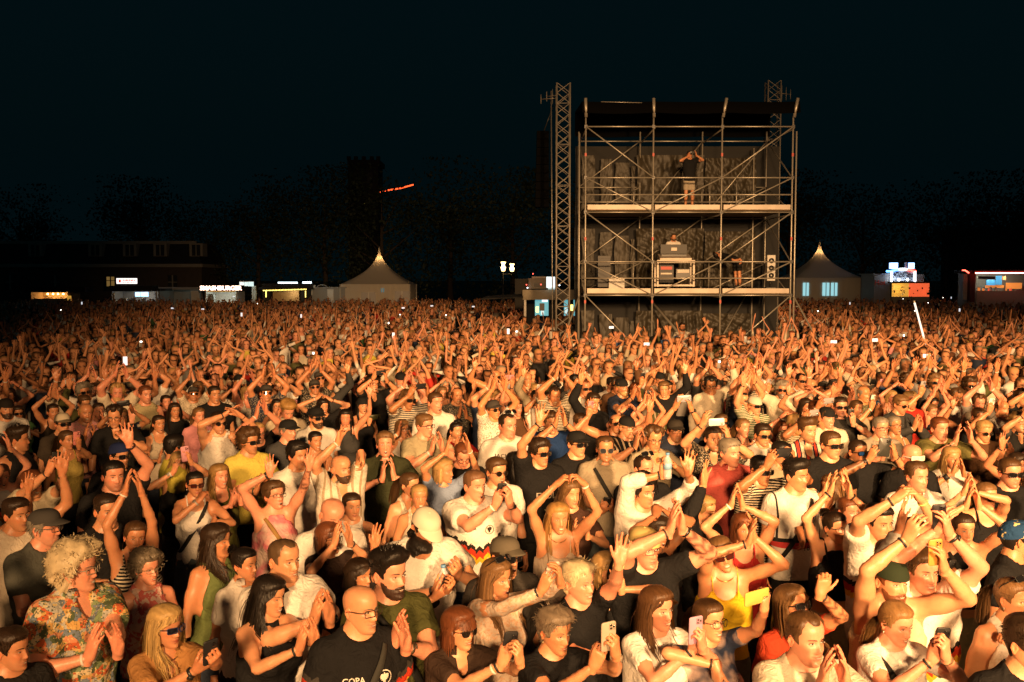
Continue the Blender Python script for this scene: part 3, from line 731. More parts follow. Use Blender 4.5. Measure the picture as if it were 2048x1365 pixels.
    if m or top.get('loose'):
        st = zt < 1.30; flo = np.interp(1.30, zt, W2); W2 = np.where(st, np.maximum(W2, flo * (.97 if m else .95) + .0), W2); D2 = np.where(st, np.maximum(D2, np.interp(1.3, zt, D2) * .96), D2)
    else:
        D2 = np.maximum(D2, np.interp(zt, [.8, 1.3], [.105, .10]) * (zt < 1.3))
    fs.loft(TZ, W2, D2, TY, .03, grow=fit)
    for s in (-1, 1):
        q = sides[s]
        fs.cone((s * .02, .022, 1.535), q['sh'] + [-s * .045, 0, .012], .040 * aw + fit * .6, .044 * aw + fit * .7, .035)
        if bust: fs.ell((s * .072, -.092 - .01 * bust, 1.28), (.068 + fit, .058 + .02 * bust + fit, .068 + fit), .06)
        fs.cone((s * .125, .012, 1.18), q['sh'] + [-s * .02, .005, -.035], .052 + fit, .050 * aw + fit, .05)
        if sl_up > 0:
            e2 = q['sh'] + (q['e'] - q['sh']) * sl_up; lo = fit * (1.1 if m else .8)
            fs.cone(q['sh'], e2, .056 * aw + lo, mix(.056, .040, sl_up) * aw + lo * (1.25 if sl_fo == 0 else .9), .03, cut=(sl_fo == 0))
            if sl_fo:
                fa = q['w'] - q['e']; fs.cone(q['e'], q['e'] + fa * .3, .040 * aw + lo * .8, .0425 * aw + lo * .8, .02); fs.cone(q['e'] + fa * .3, q['e'] + fa * sl_fo, .0425 * aw + lo * .8, .030 * aw + lo * .6, .02, cut=True)
    # folds
    r = fs.sub(fs.lo, fs.lo + fs.h * fs.n); sl, X, Y, Z = r
    amp = top.get('fold', .0075 if m else .0045); ph1, ph2, ph3 = rs.rand(3) * 6.28
    fold = np.sin(26 * X + 9 * Z + 5 * np.sin(7 * Z + ph1) + ph2) * .5 + np.sin(38 * Z - 22 * np.abs(X) + 4 * np.sin(11 * X + ph3) + 8 * Y) * .5 + .5 * np.sin(60 * X - 31 * Z + 3 * np.sin(17 * Z + ph2))
    wgt = np.clip((1.47 - Z) / .12, 0, 1); fs.v = (fs.v + amp * (fold - .75) * wgt - .002).astype(F4)
    nk = top.get('neck', {'polo': 'crew', 'shirt': 'vee', 'tank': 'scoop', 'cami': 'deep', 'dress': 'scoop'}.get(gt, 'crew'))
    ct = (0, -.012, 1.560)
    fs.ell(ct, (.082 if m else .078, .088, .078), minus=True)
    if nk == 'vee': fs.ell((0, -.12, 1.505), (.042, .10, .115), minus=True)
    if nk == 'scoop': fs.ell((0, -.105, 1.50), (.082, .10, .105), minus=True)
    if nk == 'deep': fs.ell((0, -.12, 1.475), (.098, .11, .125), minus=True); fs.ell((0, .12, 1.48), (.09, .09, .10), minus=True)
    if gt in ('tank', 'cami', 'sleeveless', 'dress'):
        for s in (-1, 1):
            q = sides[s]; c = q['sh'] + [s * (.055 if gt != 'cami' else .02), 0, 0]
            rx = {'tank': .085, 'cami': .078, 'sleeveless': .075, 'dress': .08}[gt]
            fs.ell(c + [0, 0, -.02], (rx, .15, .125), minus=True)
            u = unit(q['e'] - q['sh']); fs_cut_arm(fs, q['sh'] + u * .02, q['e'], .09)
    if top.get('off'):                                     # cut away everything above the bust line
        fs.v = np.maximum(fs.v, (Z - 1.37).astype(F4))
    fs.zcut(hem)
    V, Fc = fs.mesh(); g = Geo(); g.add(V, Fc); G['shirt'] = g
    if gt in ('cami', 'tank') and lod < 2:
        for s in (-1, 1):
            up = sides[s]['up'] * .03; xs = s * (.082 if gt == 'cami' else .075)
            Pt = np.array([[xs * .92, -.128, 1.375], [xs, -.104, 1.425], [xs * 1.04, -.066, 1.478 + up * .5], [xs * 1.05, -.012, 1.512 + up], [xs * 1.02, .055, 1.505 + up], [xs, .098, 1.455], [xs * .95, .115, 1.38]])
            Pt[:, 1] += .012; wd = .006 if gt == 'cami' else .014
            Vs, Fs_ = tubes(Pt[None], np.full((1, 7), wd), 6, .5, np.array([s * 1.0, .0, .02])); g.add(Vs, Fs_) 
    if gt in ('polo', 'shirt'):
        co = Geo(); nv = 22; a = np.linspace(-2.75, 2.75, nv); rr = .074 if m else .066
        base = np.stack([np.sin(a) * rr, -.0 + np.cos(a) * rr * -1.0 + .012, 1.525 - .030 * np.cos(a)], 1)
        base = base[::1]; a2 = a
        outw = np.stack([np.sin(a), -np.cos(a), 0 * a], 1)
        flip = 1.0
        up_ = base + [0, 0, .018] - outw * .006; dn = base + outw * .020 + [0, 0, -.022] + np.outer(np.clip(1 - np.abs(np.abs(a) - 0.0) / .5, 0, 1), [0, -.004, -.02])
        # collar opens at the throat: a runs round the back of the neck
        Vc = np.concatenate([base, up_, dn]) * [1, 1, 1]
        f1 = np.array([[i, i + 1, nv + i + 1, nv + i] for i in range(nv - 1)]); f2 = np.array([[nv + i, nv + i + 1, 2 * nv + i + 1, 2 * nv + i] for i in range(nv - 1)])
        Rb = rotz(math.pi); Vc = (Vc - [0, .012, 0]) @ Rb.T + [0, .012, 0]; Vc[:, 2] += (Vc[:, 1]) * .30
        co.add(Vc, np.concatenate([f1, f2])); G['collar'] = co
    # --- trousers / shorts / skirt
    bt = sp.get('bottom', 'long'); ft = Field((-.30, -.24, -.01 if bt == 'long' else .35), (.30, .26, 1.10), .055)
    ft.loft(TZ[:5], np.array(TW[:5]) + .008, np.array(TD[:5]) + .008, TY[:5], .03)
    for s in (-1, 1):
        a, b, c = leg_pts(s)
        if bt == 'long': ft.cone(a, b, .100, .073, .03); ft.cone(b, c + [0, 0, -.05], .073, .066, .03)
        elif bt == 'shorts': ft.cone(a, b + [0, 0, .04], .102, .088, .03, cut=True)
    if bt == 'skirt': ft.loft([.45, .7, .95], [.24, .21, .18], [.19, .16, .12], [.01, .01, .01], .03)
    wz = 1.03
    ft.v = np.maximum(ft.v, (ft.ax[2] - wz)[None, None, :].astype(F4))
    V, Fc = ft.mesh(); g = Geo(); g.add(V, Fc); G['trousers' if bt == 'long' else bt] = g
    # --- small worn things
    for s, kind, col in sp.get('bands', []):
        q = sides[s]; fa = unit(q['w'] - q['e']); t0 = {'band': .018, 'watch': .022, 'band2': .045, 'cuff': .05}[kind]; wd = {'band': .013, 'watch': .017, 'band2': .013, 'cuff': .05}[kind]
        a = q['w'] - fa * (t0 + wd); b = q['w'] - fa * t0; r = .0300 * aw ** .6 + .0015
        Pp = np.stack([a, a, b, b])[None]; Vv, Ff = tubes(np.stack([a, a + fa * .001, b - fa * .001, b])[None], np.array([[r - .004, r + .0015, r + .001, r - .004]]), 12 if lod == 0 else 8, 1.0)
        gg = G.setdefault(('watch' if kind == 'watch' else 'wristband') + f'#{len(G)}', Geo()); gg.add(Vv, Ff, col)
        if kind == 'watch':
            side = -q['P']; c = q['w'] - fa * (t0 + wd / 2) + side * (r + .003)
            Vv, Ff = tubes(np.stack([c - side * .004, c - side * .0035, c + side * .004, c + side * .0045])[None], np.array([[.001, .017, .017, .001]]), 10, 1.0); gg.add(Vv, Ff, np.array(col) * .5 + .01)
    if sp.get('strap'):
        sd, col = sp['strap']                              # diagonal bag strap over the shoulder of side sd
        gg = Geo(); t = np.linspace(0, 1, 22)
        for fb in (-1, 1):
            X = sd * mix(.105, -.155, t); Z = mix(1.475, 1.02, t) ; w = np.interp(Z, TZ, W2) + fit; d = np.interp(Z, TZ, D2) + fit; yc = np.interp(Z, TZ, TY)
            if bust and fb < 0: d = d + .05 * gz(Z - 1.28, .07) * bust
            ry = np.clip(1 - (np.abs(X) / (w + .004)) ** 2.4, .02, 1) ** (1 / 2.4) * d + .022
            Pt = np.stack([X, yc + fb * ry, Z], 1); nx = np.stack([X * .8, fb * np.ones_like(X), 0 * X], 1); nx /= np.linalg.norm(nx, axis=1, keepdims=True)
            tn = np.gradient(Pt, axis=0); tn /= np.linalg.norm(tn, axis=1, keepdims=True); sd_ = np.cross(nx, tn) * .019
            Vs = np.concatenate([Pt + sd_, Pt - sd_, Pt + sd_ + nx * .005, Pt - sd_ + nx * .005]); nn = len(t)
            fcs = [[[i, i + 1, nn + i + 1, nn + i], [2 * nn + i, 3 * nn + i, 3 * nn + i + 1, 2 * nn + i + 1], [i, 2 * nn + i, 2 * nn + i + 1, i + 1], [nn + i, nn + i + 1, 3 * nn + i + 1, 3 * nn + i]] for i in range(nn - 1)]
            gg.add(Vs, np.array(fcs).reshape(-1, 4), col)
        G['bag_strap'] = gg
    if sp.get('chain'):
        a = np.linspace(-2.6, 2.6, 26) + math.pi; V, Ff = tubes(np.stack([np.sin(a) * .070, .008 + np.cos(a) * .088, 1.515 + np.cos(a) * .045 - .0 * a], 1)[None], np.full((1, 26), .0030), 4, 1.0); gg = Geo(); gg.add(V, Ff, sp['chain']); G['necklace'] = gg
    if sp.get('earring'):
        gg = Geo()
        for s in (1, -1):
            c = np.array([s * .079, .006, -.048]); V, Ff = tubes(np.stack([c + [0, 0, .006], c, c - [0, 0, .008]])[None], np.array([[.002, .0055, .002]]), 6, 1.0); gg.add(V, Ff, sp['earring'])
        G['earring'] = H(gg)
    info = dict(sides=sides, k=k, RM=RM, head=pv + RM @ hoff, field=fs)
    for n_ in list(G):
        G[n_].V = [v * F4(k) for v in G[n_].V]
    return G, info
def fs_cut_arm(f, a, b, r):
    m = r + .04; q = f.sub(np.minimum(a, b) - m, np.maximum(a, b) + m)
    if q is None: return
    sl, X, Y, Z = q; u = b - a; L2 = float(u @ u)
    t = np.clip((X - a[0]) * F4(u[0] / L2) + (Y - a[1]) * F4(u[1] / L2) + (Z - a[2]) * F4(u[2] / L2), 0, 1)
    d = np.sqrt((X - a[0] - t * F4(u[0])) ** 2 + (Y - a[1] - t * F4(u[1])) ** 2 + (Z - a[2] - t * F4(u[2])) ** 2) - r
    f.v[sl] = np.maximum(f.v[sl], -d.astype(F4))
_shoe = []
def shoe():
    if not _shoe:
        f = Field((-.08, -.24, -.01), (.08, .14, .14), .03)
        f.cone((0, .06, .045), (0, -.13, .030), .048, .042, .02); f.cone((0, .05, .05), (0, .05, .10), .046, .042, .02); f.zcut(0.004); _shoe.append(f.mesh())
    return _shoe[0]
# ---------------------------------------------------------------- blender objects from Geo
COL = bpy.context.scene.collection
def mesh_from(name, g, mats, smooth=True):
    V = np.concatenate(g.V); C = np.concatenate(g.C); me = bpy.data.meshes.new(name)
    loops = np.concatenate([f.ravel() for f in g.F]); tot = np.concatenate([np.full(len(f), f.shape[1], np.int32) for f in g.F])
    me.vertices.add(len(V)); me.vertices.foreach_set('co', V.astype(F4).ravel())
    me.loops.add(len(loops)); me.loops.foreach_set('vertex_index', loops.astype(np.int32))
    me.polygons.add(len(tot)); me.polygons.foreach_set('loop_start', np.concatenate([[0], np.cumsum(tot)[:-1]]).astype(np.int32)); me.polygons.foreach_set('loop_total', tot)
    me.polygons.foreach_set('use_smooth', np.full(len(tot), smooth))
    at = me.color_attributes.new('Col', 'FLOAT_COLOR', 'POINT')
    at.data.foreach_set('color', np.concatenate([C, np.ones((len(C), 1), F4)], 1).astype(F4).ravel())
    me.update(calc_edges=True)
    for m in (mats if isinstance(mats, (list, tuple)) else [mats]): me.materials.append(m)
    return me
def link(name, data, parent=None, loc=None, color=None):
    o = bpy.data.objects.new(name, data); COL.objects.link(o)
    if parent is not None: o.parent = parent
    if loc is not None: o.location = loc
    if color is not None: o.color = (*color, 1)
    return o
def tag(o, label, cat, group=None, kind=None):
    if label: o['label'] = label
    if cat: o['category'] = cat
    if group: o['group'] = group
    if kind: o['kind'] = kind
    return o
def empty(name, loc=(0, 0, 0), rz=0.0):
    o = bpy.data.objects.new(name, None); COL.objects.link(o); o.location = loc; o.rotation_euler = (0, 0, rz); o.empty_display_size = .1; return o

# ---- materials
def newmat(name):
    m = bpy.data.materials.new(name); m.use_nodes = True; nt = m.node_tree; b = nt.nodes['Principled BSDF']; return m, nt, b
def N(nt, t, **kw):
    n = nt.nodes.new(t)
    for k, v in kw.items():
        if k.startswith('_'): setattr(n, k[1:], v)
        else: n.inputs[k.replace('_', ' ')].default_value = v
    return n
def plain(name, col, rough=.6, metal=0.0, noise=.15, scale=8.0, emit=None, es=1.0, spec=.5):
    m, nt, b = newmat(name); b.inputs['Roughness'].default_value = rough; b.inputs['Metallic'].default_value = metal
    b.inputs['Specular IOR Level'].default_value = spec
    t = N(nt, 'ShaderNodeTexCoord'); nz = N(nt, 'ShaderNodeTexNoise', Scale=scale, Detail=5.0); nt.links.new(t.outputs['Object'], nz.inputs['Vector'])
    r = N(nt, 'ShaderNodeMapRange'); r.inputs['To Min'].default_value = 1 - noise; r.inputs['To Max'].default_value = 1 + noise; nt.links.new(nz.outputs['Fac'], r.inputs['Value'])
    mx = N(nt, 'ShaderNodeVectorMath', _operation='SCALE'); mx.inputs[0].default_value = col; nt.links.new(r.outputs[0], mx.inputs['Scale']); nt.links.new(mx.outputs[0], b.inputs['Base Color'])
    if emit: b.inputs['Emission Color'].default_value = (*emit, 1); b.inputs['Emission Strength'].default_value = es
    return m
def attr_col(nt, use_obj=True):
    a = N(nt, 'ShaderNodeAttribute', _attribute_name='Col'); 
    if not use_obj: return a.outputs['Color']
    o = N(nt, 'ShaderNodeObjectInfo'); mm = N(nt, 'ShaderNodeMix', _data_type='RGBA', _blend_type='MULTIPLY'); mm.inputs['Factor'].default_value = 1
    nt.links.new(a.outputs['Color'], mm.inputs['A']); nt.links.new(o.outputs['Color'], mm.inputs['B']); return mm.outputs['Result']
def add_bump(nt, b, scale, strength, dist=.004, detail=3.0, stretch=None):
    t = N(nt, 'ShaderNodeTexCoord'); nz = N(nt, 'ShaderNodeTexNoise', Scale=scale, Detail=detail); src = t.outputs['Object']
    if stretch:
        mp = N(nt, 'ShaderNodeMapping'); mp.inputs['Scale'].default_value = stretch; nt.links.new(src, mp.inputs['Vector']); src = mp.outputs[0]
    nt.links.new(src, nz.inputs['Vector']); bp = N(nt, 'ShaderNodeBump', Strength=strength, Distance=dist); nt.links.new(nz.outputs['Fac'], bp.inputs['Height']); nt.links.new(bp.outputs[0], b.inputs['Normal']); return nz
def mat_skin():
    m, nt, b = newmat('skin'); c = attr_col(nt)
    t = N(nt, 'ShaderNodeTexCoord'); nz = N(nt, 'ShaderNodeTexNoise', Scale=38.0, Detail=4.0); nt.links.new(t.outputs['Object'], nz.inputs['Vector'])
    r = N(nt, 'ShaderNodeMapRange'); r.inputs['To Min'].default_value = .86; r.inputs['To Max'].default_value = 1.12; nt.links.new(nz.outputs['Fac'], r.inputs['Value'])
    s = N(nt, 'ShaderNodeVectorMath', _operation='SCALE'); nt.links.new(c, s.inputs[0]); nt.links.new(r.outputs[0], s.inputs['Scale']); nt.links.new(s.outputs[0], b.inputs['Base Color'])
    b.inputs['Roughness'].default_value = .40; b.inputs['Specular IOR Level'].default_value = .45
    b.inputs['Subsurface Weight'].default_value = .22; b.inputs['Subsurface Radius'].default_value = (1, .35, .18); b.inputs['Subsurface Scale'].default_value = .012
    add_bump(nt, b, 120.0, .35, .002); return m
def mat_hair():
    m, nt, b = newmat('hair'); nt.links.new(attr_col(nt), b.inputs['Base Color']); b.inputs['Roughness'].default_value = .42; b.inputs['Specular IOR Level'].default_value = .35
    add_bump(nt, b, 90.0, .7, .006, 4.0, (1.6, 1.6, .35)); return m
def mat_vcol(name, rough=.6, metal=0.0, bump=0, spec=.5):
    m, nt, b = newmat(name); nt.links.new(attr_col(nt), b.inputs['Base Color']); b.inputs['Roughness'].default_value = rough; b.inputs['Metallic'].default_value = metal; b.inputs['Specular IOR Level'].default_value = spec
    if bump: add_bump(nt, b, bump, .4, .003)
    return m
def mat_cloth(name, pattern=None, rough=.88):
    """colour comes from the object; patterns are laid out in the wearer's own coordinates (metres)"""
    m, nt, b = newmat(name); L = nt.links.new; b.inputs['Roughness'].default_value = rough; b.inputs['Specular IOR Level'].default_value = .12
    oi = N(nt, 'ShaderNodeObjectInfo'); base = oi.outputs['Color']; tc = N(nt, 'ShaderNodeTexCoord').outputs['Object']
    xyz = N(nt, 'ShaderNodeSeparateXYZ'); L(tc, xyz.inputs[0])
    def math_(op, a, bb=None, c=None):
        n = N(nt, 'ShaderNodeMath', _operation=op)
        for i, v in enumerate((a, bb, c)):
            if v is None: continue
            if isinstance(v, (int, float)): n.inputs[i].default_value = v
            else: L(v, n.inputs[i])
        return n.outputs[0]
    def mixc(f, a, bb):
        n = N(nt, 'ShaderNodeMix', _data_type='RGBA')
        if isinstance(f, (int, float)): n.inputs['Factor'].default_value = f
        else: L(f, n.inputs['Factor'])
        for s, v in (('A', a), ('B', bb)):
            if isinstance(v, tuple): n.inputs[s].default_value = (*v, 1)
            else: L(v, n.inputs[s])
        return n.outputs['Result']
    def band(v, lo, hi): return math_('MULTIPLY', math_('GREATER_THAN', v, lo), math_('LESS_THAN', v, hi))
    def noise(scale, detail=3.0, vec=None):
        n = N(nt, 'ShaderNodeTexNoise', Scale=scale, Detail=detail); L(vec or tc, n.inputs['Vector']); return n
    X, Y, Z = xyz.outputs
    if pattern == 'stripes_h': base = mixc(math_('GREATER_THAN', math_('SINE', math_('MULTIPLY', Z, 300.0)), .1), base, (.62, .55, .42))
    if pattern == 'stripes_v': base = mixc(math_('GREATER_THAN', math_('SINE', math_('MULTIPLY', X, 95.0)), .55), base, (.42, .34, .24))
    if pattern == 'stripes_rw':
        w = math_('SINE', math_('MULTIPLY', X, 70.0)); base = mixc(math_('GREATER_THAN', w, .35), base, (.7, .62, .5)); base = mixc(math_('LESS_THAN', w, -.55), base, (.45, .05, .03))
    if pattern == 'floral':
        v = N(nt, 'ShaderNodeTexVoronoi', Scale=26.0); wv = noise(9.0); mp = N(nt, 'ShaderNodeMix', _data_type='VECTOR'); mp.inputs['Factor'].default_value = .12; L(tc, mp.inputs['A']); L(wv.outputs['Color'], mp.inputs['B']); L(mp.outputs['Result'], v.inputs['Vector'])
        cr = N(nt, 'ShaderNodeValToRGB'); cr.color_ramp.interpolation = 'CONSTANT'; L(math_('FRACT', math_('MULTIPLY', N_sep(nt, v.outputs['Color']), 3.7)), cr.inputs[0])
        cols = [(.62, .52, .33), (.55, .13, .05), (.17, .22, .28), (.58, .36, .12), (.20, .27, .14), (.60, .26, .14), (.45, .46, .42), (.09, .12, .06)]
        el = cr.color_ramp.elements
        while len(el) < len(cols): el.new(0.5)
        for i, c in enumerate(cols): el[i].position = i / len(cols); el[i].color = (*c, 1)
        base = cr.outputs[0]; ln = math_('LESS_THAN', v.outputs['Distance'], .02)
        n2 = noise(75.0, 2.0); base = mixc(math_('GREATER_THAN', n2.outputs['Fac'], .60), base, (.10, .12, .07)); base = mixc(math_('GREATER_THAN', noise(60.0, 2.0).outputs['Fac'], .63), base, (.66, .52, .22))
    if pattern in ('leopard', 'darkprint', 'pinkprint', 'lace', 'paisley'):
        n1 = noise({'leopard': 42.0, 'darkprint': 70.0, 'pinkprint': 24.0, 'lace': 60.0, 'paisley': 34.0}[pattern], 2.0).outputs['Fac']
        sec = {'leopard': (.02, .015, .01), 'darkprint': (.32, .27, .20), 'pinkprint': (.62, .16, .14), 'lace': (.62, .40, .27), 'paisley': (.55, .45, .22)}[pattern]
        base = mixc(math_('GREATER_THAN', n1, {'leopard': .52, 'darkprint': .56, 'pinkprint': .5, 'lace': .55, 'paisley': .6}[pattern]), base, sec)
    if pattern == 'dots':
        v = N(nt, 'ShaderNodeTexVoronoi', Scale=38.0); v.inputs['Randomness'].default_value = .15; L(tc, v.inputs['Vector']); base = mixc(math_('LESS_THAN', v.outputs['Distance'], .25), base, (.7, .62, .45))
    if pattern == 'tiedye':
        n1 = noise(7.0, 2.0).outputs['Fac']; rr = N(nt, 'ShaderNodeMapRange'); rr.inputs['From Min'].default_value = .4; rr.inputs['From Max'].default_value = .6; L(n1, rr.inputs['Value']); base = mixc(rr.outputs[0], base, (.72, .55, .48))
    if pattern in ('jersey_w', 'jersey_k'):
        # stepped black / red / gold chevrons over chest and sleeves
        step = math_('MULTIPLY', math_('FLOOR', math_('MULTIPLY', X, 34.0)), .0105)
        ax = math_('ABSOLUTE', X); zz = math_('SUBTRACT', Z, math_('MULTIPLY', math_('FLOOR', math_('MULTIPLY', ax, 30.0)), .017))
        zz = math_('ADD', zz, math_('MULTIPLY', math_('PINGPONG', math_('MULTIPLY', X, 1.0), .03), .9))
        top_ = 1.235 if pattern == 'jersey_w' else 1.262
        kk = (.02, .02, .018) if pattern == 'jersey_w' else (.05, .045, .04)
        base = mixc(band(zz, top_ - .035, top_), base, kk); base = mixc(band(zz, top_ - .085, top_ - .035), base, (.50, .045, .02)); base = mixc(band(zz, top_ - .125, top_ - .085), base, (.72, .42, .03))
    if pattern == 'jersey_g':
        base = mixc(band(Z, 1.20, 1.235), base, (.02, .02, .02)); base = mixc(band(Z, 1.15, 1.20), base, (.52, .05, .05)); base = mixc(band(X, .10, .30), base, base)
        base = mixc(math_('MULTIPLY', band(math_('ABSOLUTE', X), .185, .2), math_('GREATER_THAN', Z, 1.2)), base, (.03, .03, .03))
    if pattern == 'ringer': base = mixc(math_('GREATER_THAN', math_('ABSOLUTE', X), .285), base, (.02, .02, .02))
    if pattern == 'sequin': base = mixc(math_('MULTIPLY', math_('GREATER_THAN', noise(150.0, 0.0).outputs['Fac'], .66), math_('LESS_THAN', Z, 1.22)), base, (.75, .55, .3))
    if pattern == 'plaid':
        w = math_('MULTIPLY', math_('SINE', math_('MULTIPLY', X, 80.0)), math_('SINE', math_('MULTIPLY', Z, 80.0))); base = mixc(math_('GREATER_THAN', w, .2), base, (.3, .26, .2))
    n3 = noise(13.0, 4.0); r = N(nt, 'ShaderNodeMapRange'); r.inputs['To Min'].default_value = .84; r.inputs['To Max'].default_value = 1.14; L(n3.outputs['Fac'], r.inputs['Value'])
    s = N(nt, 'ShaderNodeVectorMath', _operation='SCALE'); L(base, s.inputs[0]); L(r.outputs[0], s.inputs['Scale']); L(s.outputs[0], b.inputs['Base Color'])
    # wrinkles + weave
    w1 = noise(17.0, 5.0); w1.inputs['Distortion'].default_value = 1.6; bp = N(nt, 'ShaderNodeBump', Strength=.75, Distance=.022); L(w1.outputs['Fac'], bp.inputs['Height'])
    w2 = noise(420.0, 1.0); bp2 = N(nt, 'ShaderNodeBump', Strength=.25, Distance=.0012); L(w2.outputs['Fac'], bp2.inputs['Height']); L(bp.outputs[0], bp2.inputs['Normal']); L(bp2.outputs[0], b.inputs['Normal'])
    return m
def N_sep(nt, c):
    n = N(nt, 'ShaderNodeSeparateColor'); nt.links.new(c, n.inputs[0]); return n.outputs[0]
M = {}
M['skin'] = mat_skin(); M['hair'] = mat_hair(); M['plastic'] = mat_vcol('plastic', .32); M['lens'] = mat_vcol('lens', .06, 0, 0, .9); M['felt'] = mat_vcol('felt', .85, 0, 160.0, .2); M['metalc'] = mat_vcol('metal_trim', .3, .9); M['rubber'] = mat_vcol('rubber', .6)
M['shoe'] = plain('shoe_leather', (.03, .03, .03), .6)
_cl = {}
def cloth(p):
    if p not in _cl: _cl[p] = mat_cloth('cloth' + ('_' + p if p else ''), p)
    return _cl[p]
PARTMAT = {'body': 'skin', 'hair': 'hair', 'glasses_frame': 'plastic', 'lens': 'lens', 'cap_crown': 'felt', 'cap_brim': 'felt', 'wristband': 'rubber', 'watch': 'plastic', 'bag_strap': 'felt', 'necklace': 'metalc', 'earring': 'metalc', 'shoes': 'shoe'}
SUB = {'lens': 'glasses_frame', 'cap_brim': 'cap_crown', 'collar': 'shirt'}
# ---------------------------------------------------------------- the place: ground, tower, masts, tents, stalls, trees
def G_box(g, lo, hi, col=(1, 1, 1)):
    x0, y0, z0 = lo; x1, y1, z1 = hi
    V = [(x0, y0, z0), (x1, y0, z0), (x1, y1, z0), (x0, y1, z0), (x0, y0, z1), (x1, y0, z1), (x1, y1, z1), (x0, y1, z1)]
    g.add(V, [(0, 3, 2, 1), (4, 5, 6, 7), (0, 1, 5, 4), (1, 2, 6, 5), (2, 3, 7, 6), (3, 0, 4, 7)], col)
def box(name, lo, hi, mat, parent=None, smooth=False):
    g = Geo(); G_box(g, lo, hi); return link(name, mesh_from(name, g, mat, smooth), parent)
def pbox(name, px0, px1, py0, py1, d, dep, mat, parent=None):
    """a box whose front face fills that pixel rectangle at distance d"""
    a = at_depth(px0, py1, d); b = at_depth(px1, py0, d); return box(name, (a[0], d, a[2]), (b[0], d + dep, b[2]), mat, parent)
def bar(name, a, b, r, mat, parent=None, sides=8):
    g = Geo(); a, b = np.array(a, float), np.array(b, float); V, f = tubes(np.stack([a, a + (b - a) * .001, b - (b - a) * .001, b])[None], np.array([[r * .3, r, r, r * .3]]), sides, 1.0); g.add(V, f); return link(name, mesh_from(name, g, mat), parent)
def emis(name, col, s): return plain(name, tuple(min(.8, c) for c in col), .5, 0, .05, 4, col, s)
def lamp(name, loc, watts, col, r=.15):
    l = bpy.data.lights.new(name, 'POINT'); l.energy = watts; l.color = col; l.shadow_soft_size = r; o = bpy.data.objects.new(name, l); COL.objects.link(o); o.location = loc; return o
M.update(steel=plain('galvanised_tube', (.46, .43, .37), .42, .55, .2, 14), alu=plain('deck_edge_aluminium', (.46, .40, .34), .5, .2, .35, 3), tarp=plain('black_tarpaulin', (.036, .030, .019), .46, 0, .5, 1.2, None, 1, .25), darkc=plain('dark_canvas', (.012, .012, .012), .8), white=plain('white_pvc', (.60, .58, .54), .5), case=plain('black_case', (.015, .015, .016), .5), wood=plain('plywood', (.2, .14, .08), .7), red=plain('red_mark', (.5, .05, .03), .5), stone=plain('dark_stone', (.34, .30, .24), .85, 0, .2, 1), slate=plain('slate', (.018, .018, .02), .7, 0, .3, 3), brick=plain('brick_wall', (.085, .062, .045), .85, 0, .3, 2), blackp=plain('black_plastic', (.02, .02, .02), .4))
M['darksteel'] = plain('dark_truss', (.24, .22, .19), .5, .4, .25, 10)  # steel of the lattice masts, one even tone darker than the tower tubes
M['matte'] = plain('matte_black', (.0025, .0025, .0025), .95, 0, .1, 4, None, 1, .05)
# ground
g = Geo(); s = 1500.0; g.add([(-s, -60, 0), (s, -60, 0), (s, 2 * s, 0), (-s, 2 * s, 0)], [(0, 1, 2, 3)])
_m = plain('trodden_gravel', (.11, .09, .065), .95, 0, .35, .8); add_bump(_m.node_tree, _m.node_tree.nodes['Principled BSDF'], 40.0, .6, .02)
tag(link('ground', mesh_from('ground', g, _m, False)), None, None, None, 'structure')
# ---- scaffold tower for the camera and mixing crew
TX = [(p - 1024) / FPX * 31.0 for p in (1170, 1304, 1440, 1580)]; TXB = [x * 1.0 for x in TX]; TY0, TY1 = 31.0, 34.2
def tz(py): return at_depth(1024, py, TY0)[2]
tw = empty('scaffold_tower', ((TX[0] + TX[3]) / 2, 32.6, 0)); tag(tw, 'tall three-bay scaffold tower with two decks rising from the crowd', 'scaffold tower'); tw.location = (0, 0, 0)
ZT = dict(top=tz(233), l1=tz(254), g1=tz(356), g1b=tz(390), d1=tz(411), u1=tz(425), g2=tz(524), g2b=tz(557), d2=tz(578), u2=tz(591))
for Y in (TY0, TY1):
    for x in TX: bar('standard', (x, Y, 0), (x, Y, ZT['top']), .026, M['steel'], tw)
bar('standard', (TX[0] - .16, TY0 + .5, 0), (TX[0] - .16, TY0 + .5, tz(262)), .026, M['steel'], tw); bar('standard', (TX[3] + .14, TY0 + .1, 0), (TX[3] + .14, TY0 + .1, tz(262)), .026, M['steel'], tw)
bar('standard', (TX[3] - .45, TY1 - .1, 0), (TX[3] - .45, TY1 - .1, tz(270)), .03, M['steel'], tw)
for i in range(3):
    a, b = TX[i], TX[i + 1]
    for k in ('l1', 'g1', 'g1b', 'u1', 'g2', 'g2b', 'u2'): bar('ledger', (a, TY0 - .03, ZT[k]), (b, TY0 - .03, ZT[k]), .022, M['steel'], tw)
    for k in ('l1', 'g1', 'u1', 'g2', 'u2'): bar('ledger', (a, TY1 + .03, ZT[k]), (b, TY1 + .03, ZT[k]), .022, M['steel'], tw)
    for k in ('d1', 'd2'):
        dk = box('deck', (a + .05, TY0 - .02, ZT[k] - .16), (b - .05, TY1, ZT[k]), M['wood'], tw); box('deck_edge', (a + .06, TY0 - .075, ZT[k] - .135), (b - .06, TY0 - .024, ZT[k] + .012), M['alu'], dk)
